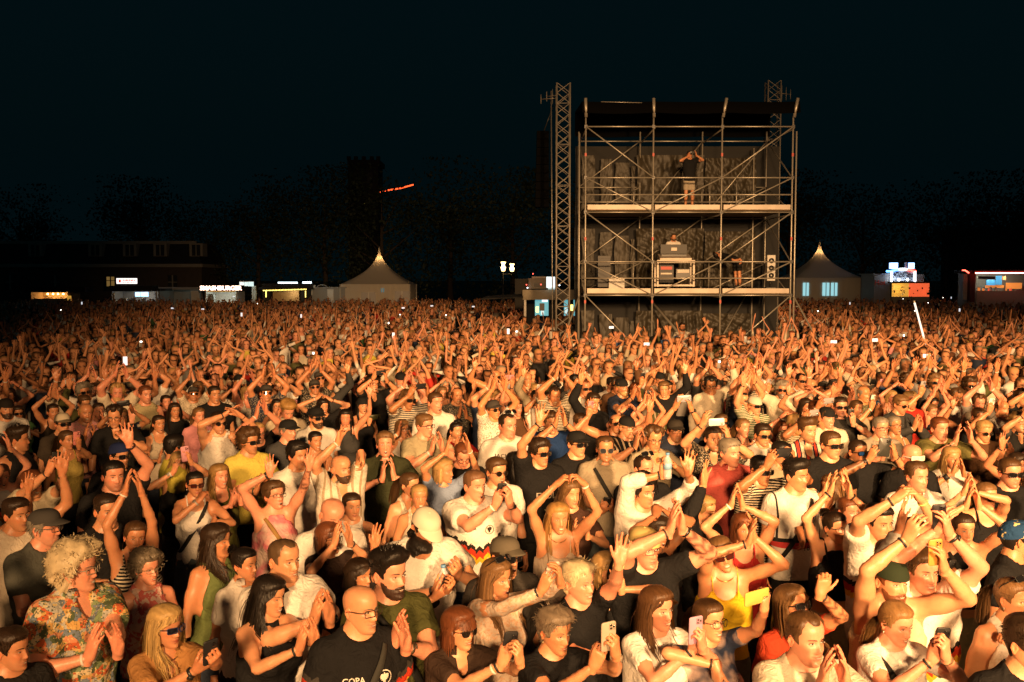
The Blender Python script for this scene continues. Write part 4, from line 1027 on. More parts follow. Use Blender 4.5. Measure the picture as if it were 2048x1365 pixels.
for x in TX:
    for k in ('l1', 'u1', 'u2'): bar('transom', (x + .03, TY0, ZT[k] - .05), (x + .03, TY1, ZT[k] - .05), .022, M['steel'], tw)
    for k in ('l1', 'g1', 'u1', 'g2', 'u2'): box('coupler', (x - .045, TY0 - .05, ZT[k] - .05), (x + .045, TY0 + .045, ZT[k] + .05), M['blackp'], tw)
    for zz in (tz(310), tz(478), tz(604)): box('red_band', (x - .029, TY0 - .029, zz - .05), (x + .029, TY0 + .029, zz + .05), M['red'], tw)
def brace(i, k0, j, k1, Y=TY0 - .07): bar('brace', (TX[i], Y, ZT[k0]), (TX[j], Y, ZT[k1]), .021, M['steel'], tw)
for a in ((0, 'l1', 1, 'g1'), (0, 'g1', 1, 'u1'), (2, 'g1', 1, 'u1'), (3, 'l1', 2, 'g1'), (3, 'g1', 2, 'u1'), (0, 'u1', 1, 'g2'), (0, 'g2', 1, 'u2'), (2, 'g2', 1, 'u2'), (3, 'u1', 2, 'g2'), (3, 'g2', 2, 'u2')): brace(*a)
bar('brace', (TX[0], TY0 - .07, ZT['u2']), (TX[0] + 1.6, TY0 - .07, 1.25), .021, M['steel'], tw); bar('brace', (TX[3], TY0 - .07, ZT['u2']), (TX[3] - 1.9, TY0 - .07, 1.2), .021, M['steel'], tw)
bar('brace', (TX[1] + .2, TY1, ZT['u2']), (TX[2] - .6, TY0 + .6, 1.0), .045, M['steel'], tw); bar('brace', (TX[2], TY0 + .1, 1.4), (TX[3] - .6, TY1, ZT['u2']), .021, M['steel'], tw)
bar('outrigger', (TX[0] - .16, TY0 + .4, ZT['u2'] - .05), (TX[0] - 1.3, TY0 - 1.0, .05), .03, M['steel'], tw); bar('outrigger', (TX[3] + .14, TY0 + .1, ZT['u2'] - .05), (TX[3] + 1.4, TY0 - 1.0, .05), .03, M['steel'], tw)
for a, k0, b, k1 in ((0, 'g1', 1, 'l1'), (1, 'u1', 2, 'l1'), (2, 'u1', 3, 'l1'), (0, 'g2', 1, 'u1'), (1, 'g2', 2, 'u1'), (2, 'g2', 3, 'u1'), (0, 'u2', 1, 'g2'), (2, 'u2', 3, 'g2')): bar('brace', (TX[a], TY1 - .08, ZT[k0]), (TX[b], TY1 - .08, ZT[k1]), .021, M['steel'], tw)
for Yb, pairs in ((TY1 - .02, ((1, 'g1', 0, 'u1'), (2, 'g1', 1, 'u1'), (3, 'g1', 2, 'u1'), (1, 'g2', 0, 'u2'), (2, 'g2', 1, 'u2'), (3, 'g2', 2, 'u2'))),):
    for a in pairs: brace(*a, Y=Yb)
for x in (TX[1] - .25, TX[2] + .2, TX[2] + 1.1): bar('rail_post', (x, TY1 - .35, ZT['d1']), (x, TY1 - .35, ZT['g1'] + .1), .02, M['steel'], tw); bar('rail_post', (x, TY1 - .35, ZT['d2']), (x, TY1 - .35, ZT['g2'] + .1), .02, M['steel'], tw)
for i in range(3):
    for k in ('g1b', 'g2b'): bar('ledger', (TX[i], TY1 - .3, ZT[k]), (TX[i + 1], TY1 - .3, ZT[k]), .02, M['steel'], tw)
for k0, k1 in (('u1', 'g1'), ('g1', 'l1'), ('u2', 'g2'), ('g2', 'u1')):
    for x in (TX[0], TX[3]): bar('brace', (x, TY0, ZT[k0]), (x, TY1, ZT[k1]), .021, M['steel'], tw)
def tarp(name, x0, x1, z0, z1, Y, seed, nx=54, nz=46, parent=None, amp=.07, mat=None):
    u, v = np.meshgrid(np.linspace(0, 1, nx), np.linspace(0, 1, nz), indexing='ij'); r = np.random.RandomState(seed); X = x0 + (x1 - x0) * u; Z = z0 + (z1 - z0) * v; D = np.zeros_like(u)
    for i in range(7):
        a = r.normal() * .7; fq = r.uniform(8, 30); D += np.abs(np.sin((u * math.cos(a) * (x1 - x0) + v * math.sin(a) * (z1 - z0)) * fq * .5 + r.rand() * 6 + 1.2 * np.sin(v * 3 + r.rand() * 6))) ** .45 * r.uniform(.3, 1)
    D = D / 4 * amp; X = X + .04 * np.sin(v * 9 + seed) * (u - .5); V = np.stack([X, Y - D, Z], -1).reshape(-1, 3); g = Geo(); n = len(V); f = grid_faces(nx, nz, False)
    g.add(np.concatenate([V, V + [0, .012, 0]]), np.concatenate([f, f[:, ::-1] + n])); return link(name, mesh_from(name, g, mat or M['tarp']), parent)
for j, (za, zb) in enumerate(((ZT['d1'] + .05, tz(285)), (ZT['d2'] + .05, tz(447)), (.3, tz(628)))):
    tarp('back_sheet', TX[1] - .1, TX[2] + .05, za, zb, TY1 + .12, 5 + j, parent=tw, amp=.20); tarp('back_sheet', TX[2] + .1, TX[3] - .35, za, zb - .1, TY1 + .14, 9 + j, parent=tw, amp=.20)
    for q, (xa, xb) in enumerate(((TX[0] + .12, TX[0] + .55), (TX[0] + .75, TX[0] + 1.15), (TX[0] + 1.25, TX[0] + 1.75), (TX[0] + 1.8, TX[1] - .15))): tarp('back_sheet', xa, xb, za, zb - .12 * q, TY1 + .1 + .02 * q, 20 + q + 5 * j, 20, 40, tw, .07)
tarp('rear_sheet', TX[0] - .1, TX[3] + .55, .2, tz(262), TY1 + .42, 41, 40, 40, tw, .05, M['darkc'])
# canopy roof
g = Geo(); nx = 30; u = np.linspace(0, 1, nx); X = TX[0] - .12 + (TX[3] - TX[0] + .3) * u; sag = .04 * np.abs(np.sin(u * math.pi * 3)); zf = tz(226) - sag; zt_ = tz(204) - sag * .4
V = np.concatenate([np.stack([X, np.full(nx, TY0 - .15), zf], 1), np.stack([X, np.full(nx, TY0 - .05), zt_], 1), np.stack([X, np.full(nx, TY1 + .2), zt_ + .25], 1), np.stack([X, np.full(nx, TY1 + .3), zf - .2], 1)])
f = grid_faces(4, nx, False); g.add(np.concatenate([V, V - [0, 0, .02]]), np.concatenate([f[:, ::-1], f + len(V)])); link('canopy', mesh_from('canopy', g, M['matte']), tw)
for x in TX: bar('roof_post', (x, TY0 - .1, tz(236)), (x + (.1 if x > 6 else -.02), TY0 - .12, tz(198)), .05, M['steel'], tw)
bar('cable', (TX[0] + .45, TY0 - .17, tz(206)), (TX[0] + 1.7, TY0 - .17, tz(208)), .012, M['steel'], tw)
# things on the decks
def on(px, py, d): return at_depth(px, py, d)
z2 = ZT['d2']; z1 = ZT['d1']
rk = empty('equipment_rack', on(1348, 578, 31.9)); rk.location.z = z2; tag(rk, 'open equipment rack on castors below the mixing desk on the lower deck', 'equipment rack')
for x in (-.57, .57):
    for y in (-.3, .3): box('upright', (x - .03, y - .03, .06), (x + .03, y + .03, .86), M['alu'], rk)
for zz in (.10, .84):
    for y in (-.3, .3): box('rail', (-.54, y - .028, zz - .028), (.54, y + .028, zz + .028), M['alu'], rk)
box('rack_unit', (-.5, -.2, .2), (-.05, .25, .78), M['case'], rk); box('rack_unit', (.03, -.2, .3), (.48, .25, .62), M['blackp'], rk); box('rack_panel', (-.46, -.215, .60), (-.1, -.202, .70), M['red'], rk); box('rack_panel', (.07, -.215, .5), (.44, -.202, .6), M['alu'], rk); box('rack_panel', (-.46, -.215, .45), (-.1, -.202, .5), M['alu'], rk); box('tray', (-.6, -.36, .866), (.6, .36, .90), M['alu'], rk)
md = empty('mixing_desk', on(1348, 578, 31.9)); md.location.z = z2 + .905; tag(md, 'black mixing desk with raised screens on the lower deck', 'mixing desk')
g = Geo(); V = np.array([(-.5, -.3, 0), (.5, -.3, 0), (.5, .25, 0), (-.5, .25, 0), (-.5, -.3, .06), (.5, -.3, .06), (.5, .25, .2), (-.5, .25, .2)]); g.add(V, [(0, 3, 2, 1), (4, 5, 6, 7), (0, 1, 5, 4), (1, 2, 6, 5), (2, 3, 7, 6), (3, 0, 4, 7)]); link('desk_body', mesh_from('desk_body', g, M['alu'], False), md)
box('meter_bridge', (-.44, .0, .2), (.40, .14, .50), M['case'], md); box('maker_plate', (-.1, -.008, .30), (.08, -.003, .40), M['alu'], md); box('side_screen', (-.42, -.06, .07), (.38, -.02, .18), M['blackp'], md)
sp_ = empty('loudspeaker', on(1540, 578, 32.6)); sp_.location.z = z2; tag(sp_, 'slim white loudspeaker cabinet on a stand at the tower right side', 'loudspeaker')
box('cabinet', (-.13, -.12, .25), (.13, .15, 1.08), M['white'], sp_)
for zz in (.42, .66, .9): bar('driver', (0, -.15, zz), (0, -.118, zz), .085, M['case'], sp_, 14)
bar('pole', (0, 0, .03), (0, 0, .28), .03, M['blackp'], sp_); box('foot', (-.15, -.15, 0), (.15, .15, .03), M['blackp'], sp_)
bn = empty('storage_box', on(1232, 578, 32.2)); bn.location.z = z2; tag(bn, 'clear plastic box at the left of the lower deck', 'box'); g = Geo(); G_box(g, (-.25, -.2, 0), (.25, .2, .3)); link('tub', mesh_from('tub', g, M['white'], False), bn); box('lid', (-.27, -.22, .303), (.27, .22, .34), M['alu'], bn)
fc = empty('flight_case', on(1207, 578, 32.4)); fc.location.z = z2; tag(fc, 'black flight case standing at the left of the lower deck', 'flight case'); box('case_body', (-.2, -.2, .05), (.2, .2, .95), M['case'], fc); box('case_lid', (-.205, -.205, .953), (.205, .205, 1.05), M['case'], fc)
# ---- lattice masts
def mast(px, d, w, ztop, zbot, label, rods):
    e = empty('truss_mast', (0, 0, 0)); tag(e, label, 'truss mast', 'lattice masts beside the tower'); x = (px - 1024) / FPX * d
    c = [(x - w, d - w), (x + w, d - w), (x + w, d + w), (x - w, d + w)]
    for a in c: bar('chord', (*a, zbot), (*a, ztop), .026, M['darksteel'], e, 6)
    n = int((ztop - zbot) / (w * 1.5)); h = (ztop - zbot) / n
    for i in range(4):
        a, b = c[i], c[(i + 1) % 4]; P = [];  g = Geo()
        for j in range(n): p, q = (a, b) if j % 2 else (b, a); P.append([(*p, zbot + j * h), (*q, zbot + (j + 1) * h)]); P.append([(*q, zbot + j * h), (*p, zbot + (j + 1) * h)]) if i == 0 else None
        for j in range(0, n + 1, 4): P.append([(*a, zbot + j * h), (*b, zbot + j * h)])
        P = np.array(P); P = np.concatenate([P, P], 1)[:, [0, 2, 1, 3]] if False else P; V, f = tubes(P.astype(float), np.full((len(P), 2), .011), 4, 1.0); g.add(V, f); o = link('lacing', mesh_from('lacing', g, M['darksteel']), e); o['kind'] = 'stuff'
    for dx, z0, z1 in rods: bar('rod', (x + dx, d + .3, z0), (x + dx, d + .3, z1), .012, M['darksteel'], e, 6); bar('rod_arm', (x + dx, d + .3, (z0 + z1) / 2), (x + math.copysign(w, dx), d + w * .5, (z0 + z1) / 2), .012, M['darksteel'], e, 6)
    return e
zt = lambda py, d: at_depth(1024, py, d)[2]
mast(1125, 31.3, .205, zt(168, 31.3), 0, 'tall lattice mast left of the scaffold tower', [(-.32, zt(205, 31.3), zt(175, 31.3)), (-.5, zt(200, 31.3), zt(180, 31.3)), (-.68, zt(205, 31.3), zt(186, 31.3))])
bar('guy_tube', ((1107 - 1024) / FPX * 31.6, 31.9, .0), ((1102 - 1024) / FPX * 31.6, 31.9, zt(178, 31.6)), .02, M['steel'], bpy.data.objects['truss_mast'])
mast(1539, 36.5, .23, zt(163, 36.5), 0, 'top of a second lattice mast showing above the tower roof', [(.40, zt(199, 36.5), zt(168, 36.5)), (.56, zt(198, 36.5), zt(172, 36.5)), (.72, zt(196, 36.5), zt(176, 36.5))])
da = empty('speaker_array'); tag(da, 'dark column of hung loudspeakers left of the lattice mast', 'loudspeakers')
for i in range(9): o = pbox('speaker_cabinet', 1074 - .4 * i, 1098, 262 + 17 * i, 278 + 17 * i, 33.5, .6, M['matte'], da)
bar('hanger', at_depth(1088, 262, 33.8), at_depth(1106, 214, 33.8), .02, M['blackp'], da)
# ---- pagoda tents
def tent_mat():
    m, nt, b = newmat('tent_membrane'); b.inputs['Base Color'].default_value = (.74, .68, .58, 1); b.inputs['Roughness'].default_value = .6; tr = N(nt, 'ShaderNodeBsdfTranslucent'); tr.inputs['Color'].default_value = (.62, .50, .35, 1); mx = N(nt, 'ShaderNodeMixShader'); mx.inputs[0].default_value = .30
    nt.links.new(b.outputs[0], mx.inputs[1]); nt.links.new(tr.outputs[0], mx.inputs[2]); nt.links.new(mx.outputs[0], nt.nodes['Material Output'].inputs[0]); return m
M['tent'] = tent_mat()
M['cyan'] = emis('cyan_lit_window', (.30, .62, .68), .9); M['dimglass'] = emis('dim_lit_door', (.34, .27, .18), .10); M['dimblue'] = emis('notice', (.1, .3, .4), .25)
def tent(px, d, half, pz, pe, label, wins):
    e = empty('pagoda_tent', (0, 0, 0)); tag(e, label, 'tent', 'pointed white tents at the back'); c = at_depth(px, 560, d + half); x0 = c[0]; ze = at_depth(px, pe, d)[2]; za = at_depth(px, pz, d + half)[2]; w = half; Y = d + w
    nt_, nc = 22, 48; t = np.linspace(0, 1, nt_); a = np.arange(nc) * 2 * math.pi / nc; T_, A = np.meshgrid(t, a, indexing='ij')
    sq = 1 / np.maximum(np.abs(np.cos(A)), np.abs(np.sin(A))); rad = w * (1 - T_) ** 1.9 * (sq * (1 - T_) + T_ * 1.0) + .07 * T_
    zz = ze + (za - ze) * (T_ ** 1.0); zz = zz - .10 * (1 - T_) * np.abs(np.sin(2 * A)) * 0
    V = np.stack([x0 + rad * np.cos(A + math.pi / 4 * 0), Y + rad * np.sin(A), zz], -1).reshape(-1, 3); g = Geo(); g.add(V, grid_faces(nt_, nc)); link('roof', mesh_from('roof', g, M['tent']), e)
    bar('finial', (x0, Y, za - .05), (x0, Y, za + .22), .05, M['steel'], e)
    for i, (ax, ay, bx, by) in enumerate(((-1, -1, 1, -1), (1, -1, 1, 1), (1, 1, -1, 1), (-1, 1, -1, -1))):
        n = 30; u = np.linspace(0, 1, n); X = x0 + w * .985 * (ax + (bx - ax) * u); Yy = Y + w * .985 * (ay + (by - ay) * u); fl = .03 * np.sin(u * 70); X = X + (fl if ax == bx else 0); Yy = Yy + (fl if ay == by else 0)
        g = Geo(); g.add(np.concatenate([np.stack([X, Yy, np.zeros(n)], 1), np.stack([X, Yy, np.full(n, ze + .02)], 1)]), grid_faces(2, n, False)); link('wall', mesh_from('wall', g, M['tent']), e)
        bar('leg', (x0 + w * ax, Y + w * ay, 0), (x0 + w * ax, Y + w * ay, ze), .05, M['white'], e)
    g = Geo(); 
    for (p0, p1, q0, q1, mt) in wins: o = pbox('window' if mt == 'cyan' else 'door', p0, p1, q0, q1, d - .02, .05, M[mt], e); box('window_bar', *[tuple(v) for v in (lambda b: ([b[0] - .03, d - .05, b[1]], [b[0] + .03, d - .022, b[2]]))(((at_depth((p0 + p1) / 2, q0, d)[0]), at_depth(p0, q1, d)[2], at_depth(p0, q0, d)[2]))], M['steel'], o)
    lamp('tent_lamp', (x0, Y, ze + (za - ze) * .70), 30, (1, .62, .28), .12); return e
tent(759, 84, 2.93, 499, 569, 'pointed white tent at the back left of the tower', [(723, 751, 585, 612, 'dimglass'), (790, 818, 583, 612, 'dimglass'), (762, 768, 577, 585, 'dimblue')])
tent(1638, 84, 2.8, 485, 556, 'pointed white tent right of the tower with glowing cyan windows', [(1606, 1618, 566, 592, 'cyan'), (1645, 1659, 566, 592, 'cyan'), (1662, 1675, 566, 592, 'cyan')])
# ---- stalls. each is one thing with its own parts
def stall(label, name='food_stall', cat='stall'): e = empty(name); tag(e, label, cat); return e
M.update(bulb=emis('warm_bulb', (1, .55, .2), 14), warmwall=plain('warm_wall', (.52, .36, .17), .7), bluescr=emis('blue_white_screen', (.28, .50, 1.0), 3.2), signw=emis('sign_face', (1, .86, .82), 1.4), redp=emis('red_lettering', (.8, .10, .04), .7), neonr=emis('red_neon', (1, .10, .06), 5), neonw=emis('white_neon', (1, .85, .75), 6), letter=emis('lit_letters', (1, .62, .45), 5), coolw=emis('cool_white_panel', (.65, .85, .85), .8), coolb=emis('cool_strip', (.75, .95, 1), 4), chain=emis('yellow_chain_bulb', (1, .72, .15), 3.5), counter=plain('pale_counter', (.45, .4, .3), .6), yel=emis('yellow_wall_glow', (.85, .42, .06), .55), redl=emis('red_wall_glow', (.9, .13, .04), .75), blueb=emis('blue_bulb', (.1, .35, 1), 5), whiteb=emis('white_bulb', (.85, .93, 1), 6), redb=emis('red_bulb', (1, .08, .05), 5), panel=plain('grey_panel', (.22, .25, .30), .5), cyanp=emis('cyan_poster', (.12, .42, .48), .8), scrw=emis('pale_screen', (.70, .85, .90), 1.3), greyw=plain('container_paint', (.26, .26, .25), .6), scrb=emis('blue_menu', (.04, .22, .45), .8), orl=emis('orange_glow_wall', (.8, .25, .05), .6))  # yellow, red and orange interior walls carry their lamp light as emission
def shell(e, px0, px1, pyt, d, dep, roof='darkc', wall='darkc', roof_over=.3):
    """back wall, side walls and a flat roof round a serving opening"""
    a = at_depth(px0, pyt, d); b = at_depth(px1, pyt, d); z = a[2]
    box('back_wall', (a[0], d + dep, 0), (b[0], d + dep + .08, z), M[wall], e); box('side_wall', (a[0] - .08, d, 0), (a[0], d + dep, z), M[wall], e); box('side_wall', (b[0], d, 0), (b[0] + .08, d + dep, z), M[wall], e); box('roof', (a[0] - roof_over, d - .5, z + .004), (b[0] + roof_over, d + dep + .2, z + .22), M[roof], e); return a[0], b[0], z
def words(name, txt, size, px, py, d, mat, parent, ext=.03):
    cu = bpy.data.curves.new(name, 'FONT'); cu.body = txt; cu.size = size; cu.align_x = 'CENTER'; cu.align_y = 'CENTER'; cu.extrude = ext; cu.offset = size * .015; cu.resolution_u = 2; o = bpy.data.objects.new(name, cu); COL.objects.link(o); bpy.context.view_layer.update()
    me = bpy.data.meshes.new_from_object(o.evaluated_get(bpy.context.evaluated_depsgraph_get())); bpy.data.objects.remove(o); me.materials.clear(); me.materials.append(mat); q = link(name, me, parent); q.location = at_depth(px, py, d); q.rotation_euler = (math.pi / 2, 0, 0); return q
# A kiosk with a row of warm bulbs
D = 82; e = stall('kiosk with six warm bulbs along a yellow wall, far left'); x0, x1, z = shell(e, 62, 135, 585, D, 2.2, 'darkc', 'warmwall')
for p in (74, 85, 95, 106, 117, 128): c = at_depth(p, 589, D); bar('bulb', (c[0], D + 1.9, c[2] - .06), (c[0], D + 1.9, c[2] + .06), .06, M['bulb'], e, 8); lamp('kiosk_bulb', (c[0], D + 1.75, c[2] - .05), 5, (1, .55, .2), .05)
pbox('counter', 62, 135, 598, 625, D, .4, M['counter'], e); pbox('lit_menu', 134, 142, 592, 604, D - .1, .05, M['bulb'] if False else M['yel'], e); pbox('awning', 48, 170, 574, 584, D - 1.2, 1.6, M['darkc'], e)
# B stall with sign box and three blue screens
e = stall('stall with a white sign box above and three blue screens inside'); x0, x1, z = shell(e, 224, 316, 583, D, 2.4, 'darkc', 'greyw'); sb = pbox('sign_box', 233, 272, 557, 568, D - .5, .25, M['signw'], e); [pbox('sign_stroke', 246 + 3.1 * i, 246 + 3.1 * i + 1.5 + (i % 3) * .4, 559.3 + (i % 2) * .4, 562.4, D - .53, .02, M['redp'], sb) for i in range(8)]; [pbox('sign_stroke', 246.5 + 2.7 * i, 246.5 + 2.7 * i + 1.3 + (i % 2) * .5, 564.0, 566.0 - (i % 3) * .3, D - .53, .02, M['red'], sb) for i in range(8)]
pbox('sign_mark', 237.5, 241.5, 559.5, 565.5, D - .53, .02, M['redp'], sb); pbox('awning', 218, 304, 572, 583, D - 1.0, 1.4, M['darkc'], e)
for p in (270.5, 281, 290.5): pbox('screen', p, p + (8.5 if p < 290 else 5.5), 585, 593.5, D + .5, .08, M['bluescr'], e)
pbox('counter', 226, 314, 603, 630, D, .5, M['counter'], e); pbox('post', 225.5, 228, 586, 604, D - .05, .1, M['warmwall'], e); pbox('post', 311.5, 313.5, 582, 604, D - .05, .1, M['white'], e)
for p, q in ((240, 7), (247, 5), (262, 9), (283, 6)): pbox('appliance', p, p + q, 597, 603.2, D + .15, .3, M['alu'], e)
lamp('stall_lamp', (x0 + 1.9, D + 1.2, z - .3), 26, (1, .85, .6), .1)
w2 = stall('lit stone house window behind the white sign box', 'lit_window', 'window'); pbox('pane', 211, 230, 554, 573, D + 12, .1, emis('warm_pane', (.7, .42, .12), .18), w2)
for p in (211, 220, 229): pbox('glazing_bar', p, p + 1.4, 553.6, 573.2, D + 11.9, .06, M['darkc'], w2)
pbox('glazing_bar', 211, 231, 561, 562.2, D + 11.88, .06, M['darkc'], w2)
# C grey gazebo between the stalls
e = stall('small dim grey gazebo left of the lit burger lettering', 'gazebo', 'gazebo'); x0, x1, z = shell(e, 328, 402, 580, D + 3, 2.5, 'greyw', 'greyw'); pbox('side_curtain', 382, 399, 582, 610, D + 2.9, .08, M['coolw'] if False else M['white'], e); lamp('gazebo_lamp', (x0 + 2.2, D + 3.6, z - .3), 7, (.8, 1, .85), .1)
# D burger stall
e = stall('burger stall with lit SMASHBURGER lettering above a pale kitchen'); x0, x1, z = shell(e, 412, 472, 583, D, 2.4, 'darkc', 'white'); fb = pbox('fascia', 411, 476, 571, 583, D - .52, .1, M['darkc'], e); words('lit_letters', 'SMASHBURGER', .50, 441.5, 577, D - .62, M['letter'], fb, .04); pbox('light_line', 414, 470, 583.2, 584.2, D - .45, .05, M['yel'], e)
pbox('counter', 412, 472, 605, 632, D, .5, M['counter'], e); pbox('fridge', 416, 427, 589, 606, D + .6, .6, M['greyw'], e); lamp('stall_lamp', (x0 + 1.2, D + .9, z - .3), 34, (.92, 1, .85), .1)
wing = empty('trailer_flap'); tag(wing, 'raised white trailer flap with three panes right of SMASHBURGER', 'trailer flap')
for p0, p1, t, b in ((479, 488, 564.5, 571), (489, 495.5, 564.5, 572.5), (496.5, 507, 564, 573)): pbox('flap_pane', p0, p1, t, b, D - .3, .05, M['coolw'], wing)
pbox('flap_post', 504, 512, 572, 606, D - .2, .2, M['coolw'] if False else plain('lit_white_post', (.5, .55, .5), .6), wing); pbox('flap_frame', 478, 508, 563, 564.2, D - .32, .1, M['white'], wing); lamp('flap_lamp', tuple(at_depth(498, 580, D - 1.2)), 6, (.8, 1, .95), .1)
# E stall with a yellow light chain
e = stall('dark stall edged with a chain of yellow bulbs, pale back wall'); x0, x1, z = shell(e, 527, 612, 580, D, 2.6, 'darkc', 'darkc'); pbox('pale_back', 546, 598, 581, 612, D + 2.4, .05, M['warmwall'], e); lamp('stall_lamp', (x0 + 2.0, D + 1.8, z - .25), 16, (1, .75, .45), .1)
for i in range(30): c = at_depth(527 + 85 * i / 29, 581.6 - 2.6 * i / 29, D - .5); g = Geo(); V, f = tubes(np.array([[c - [0, 0, .05], c, c + [0, 0, .05]]]), np.array([[.01, .05, .01]]), 5, 1.0); g.add(V, f); link('chain_bulb', mesh_from('chain_bulb', g, M['chain']), e)
for i in range(6):
    for p in (532, 611): c = at_depth(p, 583 + 2.2 * i, D - .5); g = Geo(); V, f = tubes(np.array([[c - [0, 0, .05], c, c + [0, 0, .05]]]), np.array([[.01, .05, .01]]), 5, 1.0); g.add(V, f); link('chain_bulb', mesh_from('chain_bulb', g, M['chain']), e)
pbox('roof_strip', 556, 594, 564.5, 567.3, D - .3, .2, M['coolb'], e); pbox('roof_strip', 605, 622, 563.8, 567, D - .3, .2, M['coolb'], e); pbox('header', 524, 625, 567.6, 579.5, D - .25, .3, M['darkc'], e); pbox('counter', 527, 612, 603, 630, D, .4, M['darkc'], e)
# F cabins
e = stall('row of dim white cabins with an arched porch left of the tent', 'site_cabin', 'cabin'); pbox('cabin_body', 622, 690, 577, 626, D + 2, 3, M['greyw'], e); pbox('cabin_roof', 620, 692, 574.5, 576.8, D + 1.8, 3.4, M['greyw'], e); pbox('door', 655, 667, 579, 622, D + 1.93, .06, M['white'], e); pbox('lit_post', 619, 625, 578, 591, D + 1.7, .1, plain('lit_white', (.55, .55, .5), .6), e); pbox('lit_post', 625.5, 630.5, 570.5, 577, D + 1.7, .1, plain('lit_white2', (.55, .6, .55), .6), e)
P = np.array([at_depth(634 + 10 - 10 * math.cos(t), 576 - 6 * math.sin(t), D + 1.6) for t in np.linspace(0, math.pi, 12)]); g = Geo(); V, f = tubes(P[None], np.full((1, 12), .05), 6, 1.0); g.add(V, f); link('arch', mesh_from('arch', g, M['greyw']), e); lamp('cabin_lamp', tuple(at_depth(650, 584, D + .5)), 5, (.8, 1, .85), .1)
# H lantern post
e = empty('street_lamp'); tag(e, 'old street lamp post with two glowing lanterns left of the tower', 'street lamp'); Dl = 70
M['lant'] = emis('lantern_glass', (1, .62, .25), 5); M['lanth'] = emis('lantern_mantle', (1, .95, .85), 12)
c0 = at_depth(1006, 600, Dl)[0]; bar('post', (c0, Dl, 0), (c0, Dl, zt(546, Dl)), .06, M['blackp'], e); bar('crossarm', (c0, Dl, zt(549, Dl)), (at_depth(1022, 549, Dl)[0], Dl, zt(549, Dl)), .035, M['blackp'], e)
for p, t, b in ((1006.5, 523, 543), (1024, 527, 543.5)):
    x = at_depth(p, 530, Dl)[0]; za, zb = zt(t, Dl), zt(b, Dl); h = za - zb; lt = empty('lantern'); lt.parent = e
    for n, q0, q1, r0, r1, mt in (('lantern_glass', 0, .45, .13, .21, 'lant'), ('lantern_mantle', .40, .62, .12, .10, 'lanth'), ('lantern_glass', .66, .95, .12, .20, 'lant'), ('lantern_cap', .955, 1.08, .17, .02, 'blackp')):
        g = Geo(); V, f = tubes(np.array([[(x, Dl, zb + h * q0), (x, Dl, zb + h * q0 + .01), (x, Dl, zb + h * q1 - .01), (x, Dl, zb + h * q1)]]), np.array([[.02, r0, r1, .02]]), 6, 1.0); g.add(V, f); link(n, mesh_from(n, g, M[mt], False), lt)
# I drinks kiosk beside the mast
Dk = 44; e = stall('cream-fronted drinks kiosk with cyan posters beside the lattice mast', 'drinks_kiosk', 'kiosk'); a = at_depth(1045, 580, Dk); b = at_depth(1165, 600, Dk)
box('fascia', (a[0], Dk - .1, b[2]), (b[0], Dk + .2, a[2]), plain('cream_fascia', (.30, .26, .19), .7), e); box('back_wall', (a[0] + .1, Dk + 2.4, 0), (b[0], Dk + 2.5, a[2]), M['darkc'], e); box('roof', (a[0], Dk + .21, a[2] - .2), (b[0], Dk + 2.6, a[2] - .004), M['darkc'], e); pbox('post', 1048, 1052.5, 600, 640, Dk, .1, M['white'], e); pbox('counter', 1066, 1110, 645, 700, Dk, .5, M['alu'], e)
for p0, p1 in ((1070, 1097), (1128, 1136), (1147, 1154)): pp = pbox('poster', p0, p1, 599, 632, Dk + .6, .05, M['cyanp'], e)
for p0, p1, q0, q1, mt in ((1079, 1089, 607, 622, 'panel'), (1072, 1077, 614, 625, 'chain'), (1084, 1095, 600, 604, 'signw'), (1082, 1088, 622, 630, 'coolw'), (1130, 1135, 616, 628, 'coolw'), (1141, 1146, 610, 622, 'chain')): pbox('poster_print', p0, p1, q0, q1, Dk + .57, .02, M[mt], e)
sc_ = pbox('lit_screen', 1093, 1110.5, 554, 576, Dk - .3, .15, M['scrw'], e); pbox('screen_foot', 1096, 1110, 577, 579, Dk - .3, .15, M['coolw'], e)
g = Geo(); A = [at_depth(962, 597.5, Dk - 2), at_depth(1046, 594, Dk - 1), at_depth(1046, 588, Dk + 1.5), at_depth(975, 592, Dk + 1.5)]; V = np.array(A); g.add(np.concatenate([V, V - [0, 0, .05]]), [(0, 1, 2, 3), (7, 6, 5, 4), (0, 4, 5, 1), (1, 5, 6, 2), (2, 6, 7, 3), (3, 7, 4, 0)]); link('awning', mesh_from('awning', g, M['darkc'], False), e)
lr = empty('delivery_lorry'); tag(lr, 'parked lorry with red marker lights behind the drinks kiosk', 'lorry'); pbox('cab', 1057, 1094, 557, 578, 52, 2, plain('lorry_paint', (.28, .25, .2), .5), lr); pbox('wind_deflector', 1064, 1092, 553.5, 556.8, 52.2, 1.5, M['white'], lr); pbox('windscreen', 1068, 1091, 567, 574, 51.95, .04, M['blackp'], lr); pbox('cargo_box', 1030, 1056, 558, 640, 55, 6, M['tarp'], lr)
for p, q, mt in ((1053, 570, 'redb'), (1082, 569.5, 'redb'), (1066, 548, 'redb'), (1055, 576, 'whiteb'), (1119, 571, 'whiteb')): pbox('marker_light', p - 1, p + 1, q - 1, q + 1, 51.9, .04, M[mt], lr)
